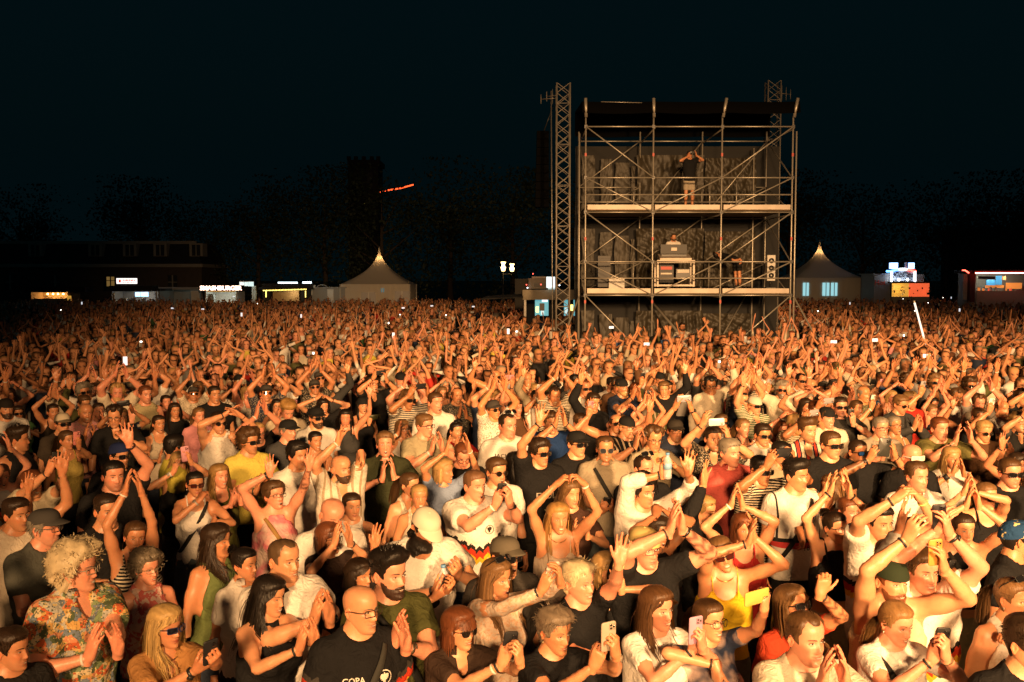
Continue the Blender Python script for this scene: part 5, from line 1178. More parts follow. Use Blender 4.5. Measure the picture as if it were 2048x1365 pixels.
# K coffee stand
Dc = 80; e = stall('coffee stand framed in blue, white and red bulbs, right of the tent', 'coffee_stand', 'stall'); pbox('front_panel', 1784, 1829, 541, 563, Dc, .2, M['panel'], e); words('script_letters', 'Coffee', .62, 1808, 550, Dc - .03, plain('dark_script', (.06, .07, .09), .5), e, .01)
for p in (1798, 1815): c = at_depth(p, 560.5, Dc - .55); bar('spotlight', (c[0], Dc - .62, c[2]), (c[0], Dc - .50, c[2] + .05), .09, M['whiteb'], e); lamp('panel_light', (c[0], Dc - .4, c[2] + .1), 9, (.8, .9, 1), .05)
for i in range(26):
    u = i / 25; p = 1774 + 57 * u; q = 543 - 4.2 * math.sin(min(1, max(0, (u - .12) / .88)) * math.pi); mt = 'blueb' if u < .42 else 'whiteb' if u < .72 else 'redb'; c = at_depth(p, q, Dc - .1); g = Geo(); V, f = tubes(np.array([[c - [0, 0, .09], c, c + [0, 0, .09]]]), np.array([[.02, .09, .02]]), 6, 1.0); g.add(V, f); link('frame_bulb', mesh_from('frame_bulb', g, M[mt]), e)
for i in range(9):
    for p in (1783, 1830): c = at_depth(p, 544 + 2.3 * i, Dc - .1); g = Geo(); V, f = tubes(np.array([[c - [0, 0, .08], c, c + [0, 0, .08]]]), np.array([[.02, .09, .02]]), 6, 1.0); g.add(V, f); link('frame_bulb', mesh_from('frame_bulb', g, M['whiteb']), e)
for p0, p1 in ((1781, 1796), (1819, 1829)): s_ = pbox('roof_screen', p0, p1, 526, 538, Dc + .2, .3, M['bluescr'], e); pbox('screen_core', p0 + 1.5, p1 - 1.5, 527.5, 536.5, Dc + .17, .02, M['whiteb'], s_)
pbox('roof_post', 1810, 1814, 525, 540, Dc + .3, .15, M['panel'], e); pbox('ledge', 1783, 1860, 564, 567, Dc - .6, .8, plain('dark_red', (.12, .02, .015), .6), e); pbox('glow_wall', 1784, 1818, 567, 600, Dc + .8, .1, M['yel'], e); pbox('glow_wall', 1818, 1859, 567, 600, Dc + .82, .1, M['redl'], e); pbox('counter', 1784, 1859, 594, 630, Dc - .2, .6, M['counter'], e); lamp('stand_lamp', tuple(at_depth(1800, 575, Dc + .3)), 10, (1, .7, .3), .08)
_r = random.Random(4)
for i in range(16): p = 1786 + 72 * _r.random(); q = 572 + 16 * _r.random(); pbox('goods', p, p + _r.uniform(1.5, 5), q, q + _r.uniform(1.5, 5), Dc + .6 - .02 * i, .05, _r.choice([M['darkc'], M['wood'], M['white'], M['yel'], M['redl'], M['darkc']]), e)
vn = empty('food_trailer'); tag(vn, 'pale food trailer with faint red lettering beside the coffee stand', 'food trailer'); pbox('trailer_body', 1747, 1781, 550, 622, Dc + .3, 3, M['greyw'], vn); words('faint_letters', 'Hot', .55, 1760, 566, Dc + .27, M['red'], vn, .01); pbox('trailer_roof', 1745, 1782, 547.5, 549.8, Dc + .2, 3.2, M['greyw'], vn); pbox('trailer_body', 1833, 1848, 549, 564, Dc + 1, 2, M['greyw'], vn)
# L red neon stall
Dr = 70; e = stall('long stall with a red neon line along its roof, far right'); x0, x1, z = shell(e, 1952, 2120, 547, Dr, 2.6, 'darkc', 'greyw'); pbox('neon_line', 1951, 2120, 545, 547.6, Dr - .62, .06, M['neonr'], e); pbox('neon_core', 1951, 2120, 545.9, 546.8, Dr - .66, .03, M['neonw'], e); pbox('corner_post', 1939, 1951, 541, 605, Dr - .2, .4, plain('dark_red2', (.10, .03, .025), .6), e); pbox('side_pane', 1926, 1937, 549, 600, Dr + .3, .06, M['white'], e)
A = [at_depth(1925, 541, Dr - .3), at_depth(1930, 541, Dr - .3), at_depth(1938, 546.5, Dr - .3)]; g = Geo(); V, f = tubes(np.array(A)[None], np.full((1, 3), .045), 6, 1.0); g.add(V, f); link('neon_bend', mesh_from('neon_bend', g, M['neonr']), e)
pbox('menu_screen', 1973, 1991, 560, 571, Dr + 1.4, .06, M['scrb'], e); pbox('menu_screen', 1992, 2004, 552, 570, Dr + 1.4, .06, M['scrb'], e); pbox('orange_glow_wall', 2012, 2044, 566, 578, Dr + 2, .06, M['orl'], e); pbox('orange_glow_wall', 1971, 2008, 571, 576, Dr + 1.5, .06, M['orl'], e); pbox('orange_glow_wall', 2005, 2012, 553, 560, Dr + 1.5, .06, M['orl'], e); pbox('menu_board', 1956, 1990, 553, 558.5, Dr + .9, .06, M['darkc'], e); pbox('counter', 1952, 2120, 582, 640, Dr, .5, M['counter'], e)
for i in range(14): p = 1955 + 88 * _r.random(); q = 574 + 6 * _r.random(); pbox('goods', p, p + _r.uniform(1.5, 4), q, 582, Dr + .1 + .02 * i, .1, _r.choice([M['white'], M['wood'], M['alu'], M['orl'], M['redp']]), e)
for p in (1965, 2000, 2035): lamp('stall_lamp', (at_depth(p, 552, Dr)[0], Dr + 1.1, z - .25), 24, (1, .9, .62), .1)
# M mansard house, far left
hb = empty('mansard_house'); tag(hb, 'long dim house with mansard roof and dormers behind the left stalls', 'house'); Dh = 104; a = at_depth(-60, 535, Dh); b = at_depth(402, 484, Dh); box('wall', (a[0], Dh, 0), (b[0], Dh + 9, a[2]), M['brick'], hb); box('cornice', (a[0] - .2, Dh - .3, a[2] + .003), (b[0] + .2, Dh + 9.2, a[2] + .35), M['stone'], hb)
g = Geo(); x0, x1 = a[0], b[0]; z0, z1 = a[2] + .352, b[2]; V = [(x0, Dh, z0), (x1, Dh, z0), (x1, Dh + 9, z0), (x0, Dh + 9, z0), (x0 + .9, Dh + 1.1, z1), (x1 - .9, Dh + 1.1, z1), (x1 - .9, Dh + 8, z1), (x0 + .9, Dh + 8, z1)]; g.add(V, [(0, 1, 5, 4), (1, 2, 6, 5), (2, 3, 7, 6), (3, 0, 4, 7), (4, 5, 6, 7)]); link('roof', mesh_from('roof', g, M['slate'], False), hb); box('ridge_band', (x0 + .8, Dh + .9, z1 - .2), (x1 - .8, Dh + 1.2, z1 + .12), M['stone'], hb)
for p in (70, 190, 259, 320, 392): d_ = pbox('dormer', p - 13, p + 13, 487, 513, Dh - .1, 1.6, M['stone'], hb); pbox('window', p - 8, p + 8, 490, 512, Dh - .16, .05, M['blackp'], d_); pbox('glazing_bar', p - .8, p + .8, 490, 512, Dh - .2, .03, M['stone'], d_)
for p in (20, 110, 345): w_ = pbox('window', p - 9, p + 9, 551, 580, Dh - .05, .04, M['blackp'], hb); pbox('glazing_bar', p - 1, p + 1, 551, 580, Dh - .1, .04, M['stone'], w_); pbox('glazing_bar', p - 9, p + 9, 564, 565.4, Dh - .12, .04, M['stone'], w_)
hb2 = empty('corner_house'); tag(hb2, 'barely visible house front behind the red neon stall, far right', 'house'); pbox('wall', 1940, 2120, 465, 640, 112, 8, M['brick'], hb2); pbox('roof', 1934, 2126, 456, 464.8, 111.5, 9, M['slate'], hb2); pbox('window', 1955, 1972, 480, 500, 111.95, .04, M['blackp'], hb2); pbox('window', 2012, 2030, 480, 500, 111.95, .04, M['blackp'], hb2)
ch = empty('church_tower'); tag(ch, 'dark square church tower outline above the trees left of centre', 'church tower'); pbox('tower_shaft', 698, 756, 330, 600, 170, 6, M['slate'], ch); pbox('parapet', 695, 759, 320, 329.6, 169.5, 7, M['slate'], ch)
for p in (697, 711, 727, 743, 756): pbox('battlement', p - 3.5, p + 3.5, 313, 319.8, 169.6, .8, M['slate'], ch)
for p in (714, 740): pbox('belfry_opening', p - 5, p + 5, 345, 375, 169.9, .08, M['blackp'], ch)
ls = empty('light_streak'); tag(ls, 'thin red-orange streak of light in the dark sky beside the church tower', 'light streak'); M['ember'] = emis('ember_tube', (1, .09, .02), 2.6)
for (pa, qa), (pb, qb) in (((773.5, 381.6), (779, 380.4)), ((780.5, 380.2), (800, 377.2)), ((800, 377.2), (827, 369.8)), ((760.5, 385.2), (766, 382.6)), ((769.5, 382.4), (771, 382.1))): bar('glowing_tube', at_depth(pa, qa, 160), at_depth(pb, qb, 160), .105, M['ember'], ls, 6)
# ---- trees behind the stalls
def leaf_mat():
    m, nt, b = newmat('foliage'); nz = N(nt, 'ShaderNodeTexNoise', Scale=.9, Detail=3.0); cr = N(nt, 'ShaderNodeValToRGB'); cr.color_ramp.elements[0].color = (.010, .018, .007, 1); cr.color_ramp.elements[1].color = (.035, .055, .02, 1); t = N(nt, 'ShaderNodeTexCoord'); nt.links.new(t.outputs['Object'], nz.inputs['Vector']); nt.links.new(nz.outputs['Fac'], cr.inputs[0]); nt.links.new(cr.outputs[0], b.inputs['Base Color']); b.inputs['Roughness'].default_value = .7; return m
M['leaf'] = leaf_mat(); M['bark'] = plain('bark', (.06, .045, .03), .9)
def tree_meshes(seed, H_, R_):
    r = np.random.RandomState(seed); tr = Geo(); P = np.array([[(0, 0, 0), (.1, 0, H_ * .2), (.0, .1, H_ * .45), (.1, 0, H_ * .8)]], float); V, f = tubes(P, np.array([[.35, .28, .2, .05]]), 8, 1.0); tr.add(V, f)
    tips = []
    for i in range(9):
        a = r.rand() * 6.28; z = H_ * r.uniform(.25, .6); L = R_ * r.uniform(.5, .85); e = np.array([math.cos(a) * L, math.sin(a) * L, z + H_ * r.uniform(.1, .3)]); V, f = tubes(np.array([[(0, .05, z), e * .5 + np.array([0, 0, z * .5]), e]]), np.array([[.13, .08, .03]]), 5, 1.0); tr.add(V, f); tips.append(e)
    n = 4200; cl = np.array(tips + [np.array([r.normal() * R_ * .4, r.normal() * R_ * .4, H_ * r.uniform(.08, .95)]) for _ in range(20)]); c = cl[r.randint(len(cl), size=n)] + r.normal(size=(n, 3)) * (R_ * .22, R_ * .22, H_ * .085); c[:, 2] = np.clip(c[:, 2], H_ * .02, H_ * 1.02)
    u = r.normal(size=(n, 3)); u /= np.linalg.norm(u, axis=1, keepdims=True); v = np.cross(u, r.normal(size=(n, 3))); v /= np.linalg.norm(v, axis=1, keepdims=True); s = r.uniform(.12, .26, (n, 1))
    V = np.stack([c - u * s, c + v * s * .6, c + u * s, c - v * s * .6], 1).reshape(-1, 3); lf = Geo(); lf.add(V, np.arange(n * 4).reshape(-1, 4)); return mesh_from('trunk', tr, M['bark']), mesh_from('crown', lf, M['leaf'], False)
TM = [tree_meshes(s, 15, 5.5) for s in (3, 8, 15)]
TREES = [(-62, 126, 1.0, 'far left behind the mansard house roof'), (-46, 124, 1.05, 'rising above the mansard house, left part'), (-36, 118, .8, 'above the right end of the mansard house'), (-28, 110, .95, 'behind the burger stall lettering'), (-21, 112, 1.05, 'behind the stall with yellow bulb chain'), (-14, 108, 1.0, 'behind the left tent point'), (-7, 114, 1.1, 'right of the left tent point'), (0, 110, 1.0, 'behind the street lamp lanterns'), (8, 116, 1.05, 'behind the lattice mast'), (20, 118, 1.0, 'behind the scaffold tower, left part'), (31, 112, 1.0, 'between tower and right tent'), (40, 114, .95, 'behind the right tent point'), (47, 108, .9, 'behind the coffee stand'), (55, 112, 1.0, 'left of the red neon stall'), (66, 124, 1.0, 'at the far right behind the red neon stall')]
for i, (x, y, s, w_) in enumerate(TREES):
    e = empty('tree', (x, y, 0), i * 1.7); e.scale = (s, s, s); tag(e, 'dark leafy tree ' + w_, 'tree', 'trees behind the stalls'); link('trunk', TM[i % 3][0], e); link('crown', TM[i % 3][1], e)
# ---------------------------------------------------------------- the people near enough to be told apart one by one
BK, DB, BR, LB, BL, RD, GY, WH = (.012, .009, .007), (.028, .016, .009), (.075, .038, .016), (.16, .085, .035), (.36, .22, .085), (.13, .042, .016), (.20, .17, .13), (.50, .41, .25)
SK = dict(a=(.64, .310, .165), b=(.55, .25, .125), c=(.68, .305, .19), d=(.42, .185, .09), e=(.27, .13, .07))
Wc, Kc, CR, BG, OL, GR, NV = (.76, .72, .66), (.013, .013, .014), (.66, .58, .46), (.40, .34, .25), (.065, .068, .022), (.085, .085, .078), (.02, .026, .045)
SUN = ('square', (.008, .008, .009), (.010, .010, .010)); SUNR = ('round', (.012, .009, .007), (.02, .015, .01)); SPEC = ('round', (.9, .9, .9), (.03, .02, .015)); SPECR = ('rect', (.9, .9, .9), (.03, .02, .015)); SUNB = ('aviator', (.05, .012, .008), (.18, .10, .03))
HEROES = []
def H(px, py, sex, label, yaw=30, **k): HEROES.append(dict(px=px, py=py, sex=sex, label=label, yaw=yaw, **k))
def T(g, col, pat=None, **k): return dict(g=g, col=col, pat=pat, **k)
# front rows, left
H(152, 1138, 'm', 'person in colourful palm and house print shirt clapping, bottom left', 58, S=1.84, age=.9, hair='afro', hc=WH, glasses=('rect', (.9, .9, .9), (.30, .26, .2)), top=T('shirt', (.6, .5, .35), 'floral', fit=.03), pose='clap_low', R=(176, 1318, .30), L=(238, 1312, .38), by=30, skin='c')
H(86, 1056, 'm', 'person in grey flat cap and plain dark grey tee, arms folded', 58, S=1.80, age=1, hair='balding', hc=GY, stubble=.35, cap=('cap', (.055, .052, .048), (.05, .05, .045)), glasses=('rect', (.9, .9, .9), (.08, .07, .06)), top=T('tee', (.085, .09, .078)), pose='crossed', by=24, skin='c')
H(212, 1022, 'm', 'person in black tee with gold neck chain behind the floral shirt', 24, S=1.80, hair='crop', hc=DB, top=T('tee', Kc), pose='crossed', chain=(.75, .5, .15), stubble=.3)
H(268, 1074, 'f', 'laughing person in striped sleeveless top with both arms crossed overhead', 10, S=1.66, mouth='grin', hair='tail', hc=BR, top=T('tank', (.02, .02, .02), 'stripes_h'), pose='clap_high', R=(250, 985, .10), L=(283, 985, .14), hroll=6)
H(292, 1136, 'f', 'person in pink patterned halter top and wire glasses, bottom left', 34, S=1.60, age=.8, mouth='smile', hair='curly', hc=(.16, .13, .09), glasses=('rect', (.9, .9, .9), (.2, .16, .1)), top=T('tank', (.72, .52, .44), 'pinkprint', neck='crew'), pose='down', skin='c')
H(330, 1252, 'f', 'person in tan blouse and blue sunglasses holding a phone low', 38, S=1.66, age=.5, hair='long', hc=(.44, .29, .11), hair_len=.36, fringe=0, part=.03, glasses=('rect', (.008, .01, .02), (.012, .03, .12)), shades=1, top=T('shirt', (.40, .20, .07)), pose='phone_low', L=(430, 1325, .34), R=(392, 1340, .30), phone=('L', (.02, .02, .022)), chain=(.35, .3, .22), bands=[(-1, 'watch', (.02, .02, .02))], skin='b')
H(432, 1082, 'f', 'person in green ruffled sleeveless top, dark hair swept back', 58, S=1.70, mouth='smile', hair='wavy', hc=DB, top=T('sleeveless', (.13, .17, .06), None, neck='vee'), pose='down', by=36, chain=(.5, .3, .1), skin='b')
H(488, 1128, 'f', 'person in white polo with dark collar edge, hair in a bun', 48, S=1.62, mouth='smile', hair='bun', hc=BK, top=T('polo', Wc), pose='down', by=30, skin='b')
H(566, 1120, 'm', 'bald person in white tee with blue and gold fan print clapping', 40, S=1.82, fat=.5, hair='buzz', hc=(.10, .06, .03), recede=1, mouth='smile', top=T('tee', Wc), pose='clap_low', R=(625, 1245, .36), L=(660, 1242, .40), by=24, prn='fan', skin='a', bands=[(1, 'watch', (.02, .02, .02))])
H(534, 1190, 'f', 'person in black sleeveless top with long straight dark hair clapping', 52, S=1.68, hpitch=8, hair='long', hc=BK, hair_len=.46, top=T('sleeveless', Kc), pose='clap_mid', R=(598, 1300, .34), L=(632, 1292, .38), by=30, earring=(.7, .65, .55), bands=[(-1, 'band', (.015, .015, .015))], skin='a')
H(656, 1076, 'f', 'person in dark brown tee and glasses, hands pressed together before face', 50, S=1.62, age=.4, mouth='grin', hair='bob', hc=RD, glasses=SPEC, top=T('tee', (.035, .022, .018)), pose='clap_face', R=(668, 1090, .22), L=(700, 1086, .28), by=30, bands=[(1, 'band', (.015, .015, .015))])
H(660, 1026, 'm', 'bald person in white tee behind the dark brown tee, head lowered', 25, S=1.78, hair='bald', hc=GY, hpitch=22, fat=.3, top=T('tee', Wc), pose='down', skin='c')
H(703, 1012, 'f', 'smiling person in white top with sunglasses hung at the collar', 18, S=1.64, fat=.3, mouth='smile', hair='tail', hc=DB, top=T('sleeveless', Wc), pose='clap_low')
H(716, 1150, 'f', 'person behind the olive tee raising one open palm high', 50, S=1.56, hair='bob', hc=DB, top=T('tee', (.03, .025, .025)), pose='wave', swap=1, L=(748, 1092, .26), R=(700, 1300, .2), wrf=dict(L=((.15, -.1, 1), (.05, -1, .1), 'open')), bands=[(1, 'band', (.015, .015, .015))])
H(776, 1148, 'm', 'bearded person in olive green tee with black bag strap clapping', 42, S=1.86, hair='quiff', hc=BK, beard=.55, mouth='smile', top=T('tee', OL), pose='clap_low', by=24, strap=(-1, (.02, .02, .02)), R=(786, 1292, .32), L=(812, 1296, .38), skin='c', bands=[(1, 'watch', (.06, .04, .02))])
H(718, 1218, 'm', 'person in black football shirt with round crest and red-gold zigzag', 46, S=1.78, age=.8, hair='bald', hc=GY, beard=.16, beard_kind='goatee', stubble=.4, glasses=SPECR, top=T('tee', Kc, 'jersey_k', fit=.024), pose='down', by=18, strap=(1, (.04, .04, .035)), prn='copak', skin='a')
H(916, 1256, 'f', 'person in round sunglasses and brown cardigan holding up a phone', 42, S=1.62, age=.6, hair='bob', hc=RD, fringe=1, glasses=SUNR, shades=1, mouth='smile', top=T('shirt', (.045, .028, .02)), pose='phone_face', R=(1002, 1330, .32), L=(1040, 1325, .36), phone=('R', (.02, .02, .022)), by=20, bands=[(-1, 'band', (.015, .015, .015)), (-1, 'band2', (.7, .65, .55))])
H(826, 1100, 'f', 'person in dotted dark halter looking down at a phone', 52, S=1.66, hpitch=32, mouth='smile', hair='bun', hc=BK, top=T('tank', (.03, .015, .012), 'dots'), pose='phone_low', R=(868, 1196, .34), L=(896, 1180, .38), phone=('R', (.02, .02, .02)), by=40, earring=(.6, .5, .3))
H(842, 1046, 'm', 'person in cream cap and white tee looking down at a bottle', 30, S=1.84, hpitch=34, hair='short', hc=BK, beard=.4, cap=('cap', (.66, .60, .48), (.66, .6, .48)), top=T('tee', Wc, None, fit=.035), pose='phone_low', R=(872, 1182, .34), L=(915, 1150, .32), hold=('R', 'bottle'))
H(992, 1156, 'f', 'person in lace long sleeves holding a phone up in both hands', 46, S=1.70, hair='long', hc=LB, hair_len=.42, glasses=SUN, gl_up=1, top=T('long', (.62, .50, .40), 'lace', fit=.006, sl=.95), pose='phone_high', R=(1082, 1182, .34), L=(1122, 1165, .36), phone=('R', (.55, .5, .44)), by=26, earring=(.8, .8, .75), bands=[(-1, 'band', (.015, .015, .015))])
H(1008, 1112, 'm', 'person in grey-brown cap and sunglasses behind the lace sleeves', 40, S=1.74, hair='short', hc=DB, cap=('cap', (.11, .095, .07), (.1, .09, .07)), glasses=SUN, shades=1, stubble=.4, top=T('tee', (.05, .045, .04)), pose='down', prn='capbadge')
H(1106, 1260, 'f', 'person in black sequinned tee with cropped grey hair filming', 42, S=1.68, age=.8, mouth='smile', hpitch=6, hair='shortf', hc=(.17, .13, .09), top=T('tee', Kc, 'sequin'), pose='phone_face', R=(1186, 1335, .34), L=(1232, 1310, .38), phone=('L', (.42, .36, .28)), by=22, bands=[(1, 'watch', (.45, .38, .28))], earring=(.6, .5, .3))
H(1156, 1164, 'f', 'person with spiky bleached hair in black shirt, arm stretched up', 48, S=1.74, age=.7, mouth='grin', hair='shortf', hc=WH, fat=.4, top=T('tee', Kc), pose='wave', swap=1, L=(1238, 1128, .36), R=(1150, 1300, .2), wrf=dict(L=((.12, -.12, 1), (-.3, -1, .1), 'open')), by=28, bands=[(1, 'band', (.6, .45, .2))], skin='c')
H(1116, 1036, 'f', 'laughing person in cream strap top, arms raised in a heart', 16, S=1.70, mouth='grin', hair='long', hc=(.34, .19, .06), hair_len=.42, top=T('cami', (.62, .52, .42)), pose='heart', R=(1112, 970, .14), L=(1168, 968, .16), chain=(.5, .35, .15))
H(948, 972, 'm', 'person in white football shirt with red-gold chevron filming with phone', 36, S=1.80, fat=.35, hair='crop', hc=(.16, .08, .04), top=T('tee', Wc, 'jersey_w', fit=.026), pose='phone_face', R=(990, 1012, .34), L=(1020, 1008, .38), phone=('R', (.015, .015, .016)), by=16, prn='copaw', bands=[(-1, 'band', (.8, .78, .7)), (1, 'watch', (.02, .02, .02))], skin='c')
H(886, 942, 'f', 'person in pale blue polo clapping above head height', 58, S=1.68, age=.5, hair='bob', hc=BL, top=T('polo', (.22, .29, .45)), pose='clap_high', R=(892, 905, .18), L=(938, 900, .2), by=14, bands=[(1, 'band', (.75, .7, .6))])
H(992, 944, 'm', 'person in round sunglasses and plain white tee behind the phone', 32, S=1.76, hair='short', hc=BR, glasses=SUNR, shades=1, beard=.12, stubble=.5, top=T('tee', Wc), pose='down')
H(1030, 926, 'f', 'person in black tank with straight black hair seen side-on', 62, S=1.64, hair='long', hc=BK, top=T('tank', Kc), pose='down')
H(1014, 852, 'm', 'person in white lettered tee with sunglasses pushed up on shaved head', 34, S=1.94, hair='buzz', hc=DB, recede=1, beard=.2, beard_kind='goatee', glasses=SUN, gl_up=1, top=T('tee', Wc, None, fit=.026), pose='down', prn='jack', skin='c')
H(1078, 906, 'm', 'person in black printed tee and sunglasses with one hand high', 40, S=1.82, hair='messy', hc=DB, glasses=SUN, shades=1, beard=.14, beard_kind='moustache', top=T('tee', Kc, None, fit=.028), pose='wave', R=(1079, 846, .22), wrf=dict(R=((0, -.05, 1), (0, -1, .05), 'open')), by=20, chain=(.7, .5, .2), prn='evol', bands=[(-1, 'band', (.015, .015, .015))])
H(1152, 888, 'm', 'person in black cap, sunglasses and black crew tee', 38, S=1.84, hair='short', hc=DB, cap=('cap', (.012, .012, .012), (.012, .012, .012)), glasses=SUN, shades=1, mouth='smile', top=T('tee', Kc), pose='down', chain=(.6, .55, .45))
H(1210, 898, 'm', 'person in beige polo and mirrored sunglasses holding a phone', 10, S=1.82, recede=.5, hair='crop', hc=BR, glasses=('aviator', (.03, .035, .045), (.25, .2, .15)), shades=1, top=T('polo', (.34, .29, .21), None, fit=.024), pose='phone_low', strap=(-1, (.03, .03, .028)), phone=('R', (.02, .02, .02)), bottom='long', bcol=(.12, .15, .16), bands=[(-1, 'band', (.015, .015, .015))])
H(1286, 938, 'm', 'person in black tee with sunglasses up on a shaved head', 38, S=1.80, mouth='smile', fat=.2, hair='buzz', hc=DB, recede=1, glasses=SUN, gl_up=1, top=T('tee', Kc), pose='clap_low', skin='c', prn='bird')
H(1284, 984, 'm', 'person in white long sleeves with curly dark hair, both arms up', 44, S=1.80, hair='curly', hc=BK, top=T('long', Wc, None, sl=.55), pose='vee', R=(1325, 950, .22), L=(1376, 945, .15), wrf=dict(L=((.1, -.05, 1), (-.3, -1, 0), 'open'), R=((.1, -.1, 1), (.3, -1, 0), 'grip')), hold=('R', 'bottle'), by=24, bands=[(-1, 'band', (.02, .02, .02))])
H(1140, 988, 'f', 'person with wavy blonde hair, eyes closed, clapping near chest', 28, S=1.70, closed=1, mouth='smile', hair='wavy', hc=LB, top=T('tee', (.06, .03, .022)), pose='clap_mid', bands=[(-1, 'watch', (.4, .35, .28))])
H(924, 908, 'm', 'person in black jacket and glasses looking down beside pale blue polo', 12, S=1.72, hpitch=26, age=.9, hair='short', hc=RD, recede=.7, glasses=SPEC, top=T('long', Kc), pose='down', skin='c')
H(848, 852, 'm', 'person in beige tee and black glasses clapping, plump face', 44, S=1.84, fat=.5, hair='short', hc=LB, glasses=('rect', (.9, .9, .9), (.012, .01, .01)), top=T('tee', (.36, .32, .21)), pose='clap_face', R=(862, 905, .26), L=(884, 898, .32), bands=[(-1, 'watch', (.6, .6, .55))], skin='c')
H(870, 806, 'm', 'tall person in plain white tee with short hair and stubble', 30, S=1.92, hair='crop', hc=BR, stubble=.5, top=T('tee', Wc), pose='down', skin='c')
H(770, 890, 'm', 'person in dark green polo with fists held at the chest', 4, S=1.82, hair='short', hc=LB, top=T('polo', (.04, .045, .022)), pose='mouth', R=(764, 960, .26), L=(788, 955, .26), hpitch=-6, skin='c', bottom='shorts', bcol=(.42, .33, .12))
H(681, 938, 'm', 'bearded bald person in white striped shirt with one hand up', 36, S=1.80, hair='bald', hc=DB, beard=.35, top=T('shirt', (.72, .66, .56), 'stripes_v'), pose='wave', R=(676, 884, .2), L=(722, 908, .3), wrf=dict(R=((.2, -.1, 1), (.6, -.6, 0), 'relax')), skin='a')
H(818, 970, 'f', 'person in cream tank top with brown ponytail, face turned right', 50, S=1.66, hair='tail', hc=BR, top=T('tank', CR), pose='down')
H(838, 994, 'f', 'person behind the cream cap, face half hidden by it', 10, S=1.62, hair='tail', hc=BL, top=T('tank', CR), pose='down')
H(724, 812, 'f', 'shouting person in black knit hat with green phone held sideways', 22, S=1.68, mouth='open', hair='long', hc=BK, cap=('beanie', (.012, .012, .012), (.012, .012, .012)), top=T('tank', Kc), pose='phone_up1', R=(738, 848, .32), phone=('R', (.055, .06, .02), 'h'))
H(804, 858, 'f', 'person in white V-neck blouse and glasses clapping beside face', 30, S=1.64, age=.9, hair='bob', hc=LB, glasses=SPEC, top=T('sleeveless', Wc, None, neck='vee'), pose='clap_face', R=(796, 868, .22), bands=[(-1, 'watch', (.6, .6, .5))])
H(912, 862, 'f', 'person with hands before the mouth, sunglasses up in dark hair', 28, S=1.66, hair='tail', hc=BK, glasses=SUN, gl_up=1, top=T('tee', (.38, .02, .015)), pose='mouth')
H(1100, 846, 'm', 'person in royal blue tee clapping beside head', 26, S=1.84, hair='short', hc=BR, top=T('tee', (.012, .035, .12)), pose='clap_face', R=(1110, 850, .3), L=(1130, 846, .3))
# left, middle rows
H(12, 818, 'm', 'bearded person in white ringer tee and backward cap at left edge', 15, S=1.84, fat=.3, hair='crop', hc=DB, beard=.5, cap=('back', (.02, .016, .014), (.02, .02, .02)), top=T('tee', Wc, 'ringer'), pose='crossed', strap=(1, (.06, .09, .1)))
H(34, 880, 'm', 'person in black sleeveless top in profile with tall quiff', 78, S=1.82, hair='quiff', hc=DB, stubble=.55, top=T('sleeveless', Kc), pose='down', bcol=(.34, .28, .12), chain=(.5, .4, .25), skin='b')
H(124, 848, 'm', 'person in cream and grey trucker cap near left', 24, S=1.76, hair='short', hc=DB, cap=('trucker', (.55, .48, .36), (.16, .13, .09)), glasses=SUN, shades=1, top=T('tee', (.05, .04, .03)), pose='down')
H(132, 880, 'f', 'person lifting a pink phone one-handed below the trucker cap', 40, S=1.66, hair='tail', hc=BR, top=T('tank', (.46, .36, .10)), pose='phone_up1', swap=1, L=(158, 895, .3), phone=('L', (.62, .22, .2)), skin='b')
H(62, 968, 'm', 'person in striped-sleeve tee holding a dark phone overhead', 28, S=1.72, hair='crop', hc=RD, top=T('tee', (.50, .44, .32), 'ringer'), pose='phone_high', R=(96, 945, .30), L=(124, 950, .28), phone=('R', (.02, .022, .022)), bands=[(-1, 'band', (.02, .015, .012)), (1, 'band', (.02, .015, .012))])
H(226, 952, 'm', 'frowning bearded person in black tee below the blue bandana', 18, S=1.84, fat=.3, hair='crop', hc=BK, beard=.22, top=T('tee', Kc), pose='wave', swap=1, L=(258, 888, .16), wrf=dict(L=((-.1, -.1, 1), (-.2, -1, 0), 'open')), bands=[(1, 'watch', (.05, .02, .02))], skin='c')
H(237, 912, 'm', 'person in blue bandana and dark sunglasses', 34, S=1.80, hair='short', hc=BK, cap=('bandana', (.015, .025, .09), (.02, .03, .1)), glasses=SUN, shades=1, top=T('tee', Kc), pose='down')
H(348, 896, 'm', 'person in yellow tee turned away, dark hair from behind', 118, S=1.80, hair='short', hc=BK, top=T('tee', (.50, .44, .07)), pose='down', by=100)
H(358, 926, 'f', 'person in black top raising a pink phone before the yellow tee', 20, S=1.66, hair='long', hc=BL, top=T('tank', Kc), pose='phone_high', R=(346, 946, .26), L=(382, 925, .30), phone=('L', (.62, .30, .36)), bands=[(-1, 'watch', (.6, .58, .5))], bottom='long', bcol=(.10, .09, .06))
H(390, 968, 'f', 'person in white strap top and sunglasses, hand to the mouth', 12, S=1.66, hair='tail', hc=BK, glasses=('square', (.06, .012, .008), (.02, .012, .01)), shades=1, top=T('tank', Wc, None, fit=.005), pose='drink', R=(398, 1002, .24), L=(428, 1042, .26), strap=(1, (.02, .02, .02)), bottom='skirt', bcol=(.13, .16, .18), phone=('L', (.6, .5, .45)), earring=(.8, .75, .7), bands=[(-1, 'watch', (.4, .35, .3))])
H(438, 952, 'f', 'smiling person with long fair hair in olive top clapping', 30, S=1.66, fat=.2, mouth='grin', hair='long', hc=(.26, .15, .05), hair_len=.44, top=T('tank', (.08, .08, .02)), pose='clap_mid', R=(462, 1010, .3), L=(482, 1005, .34), skin='c')
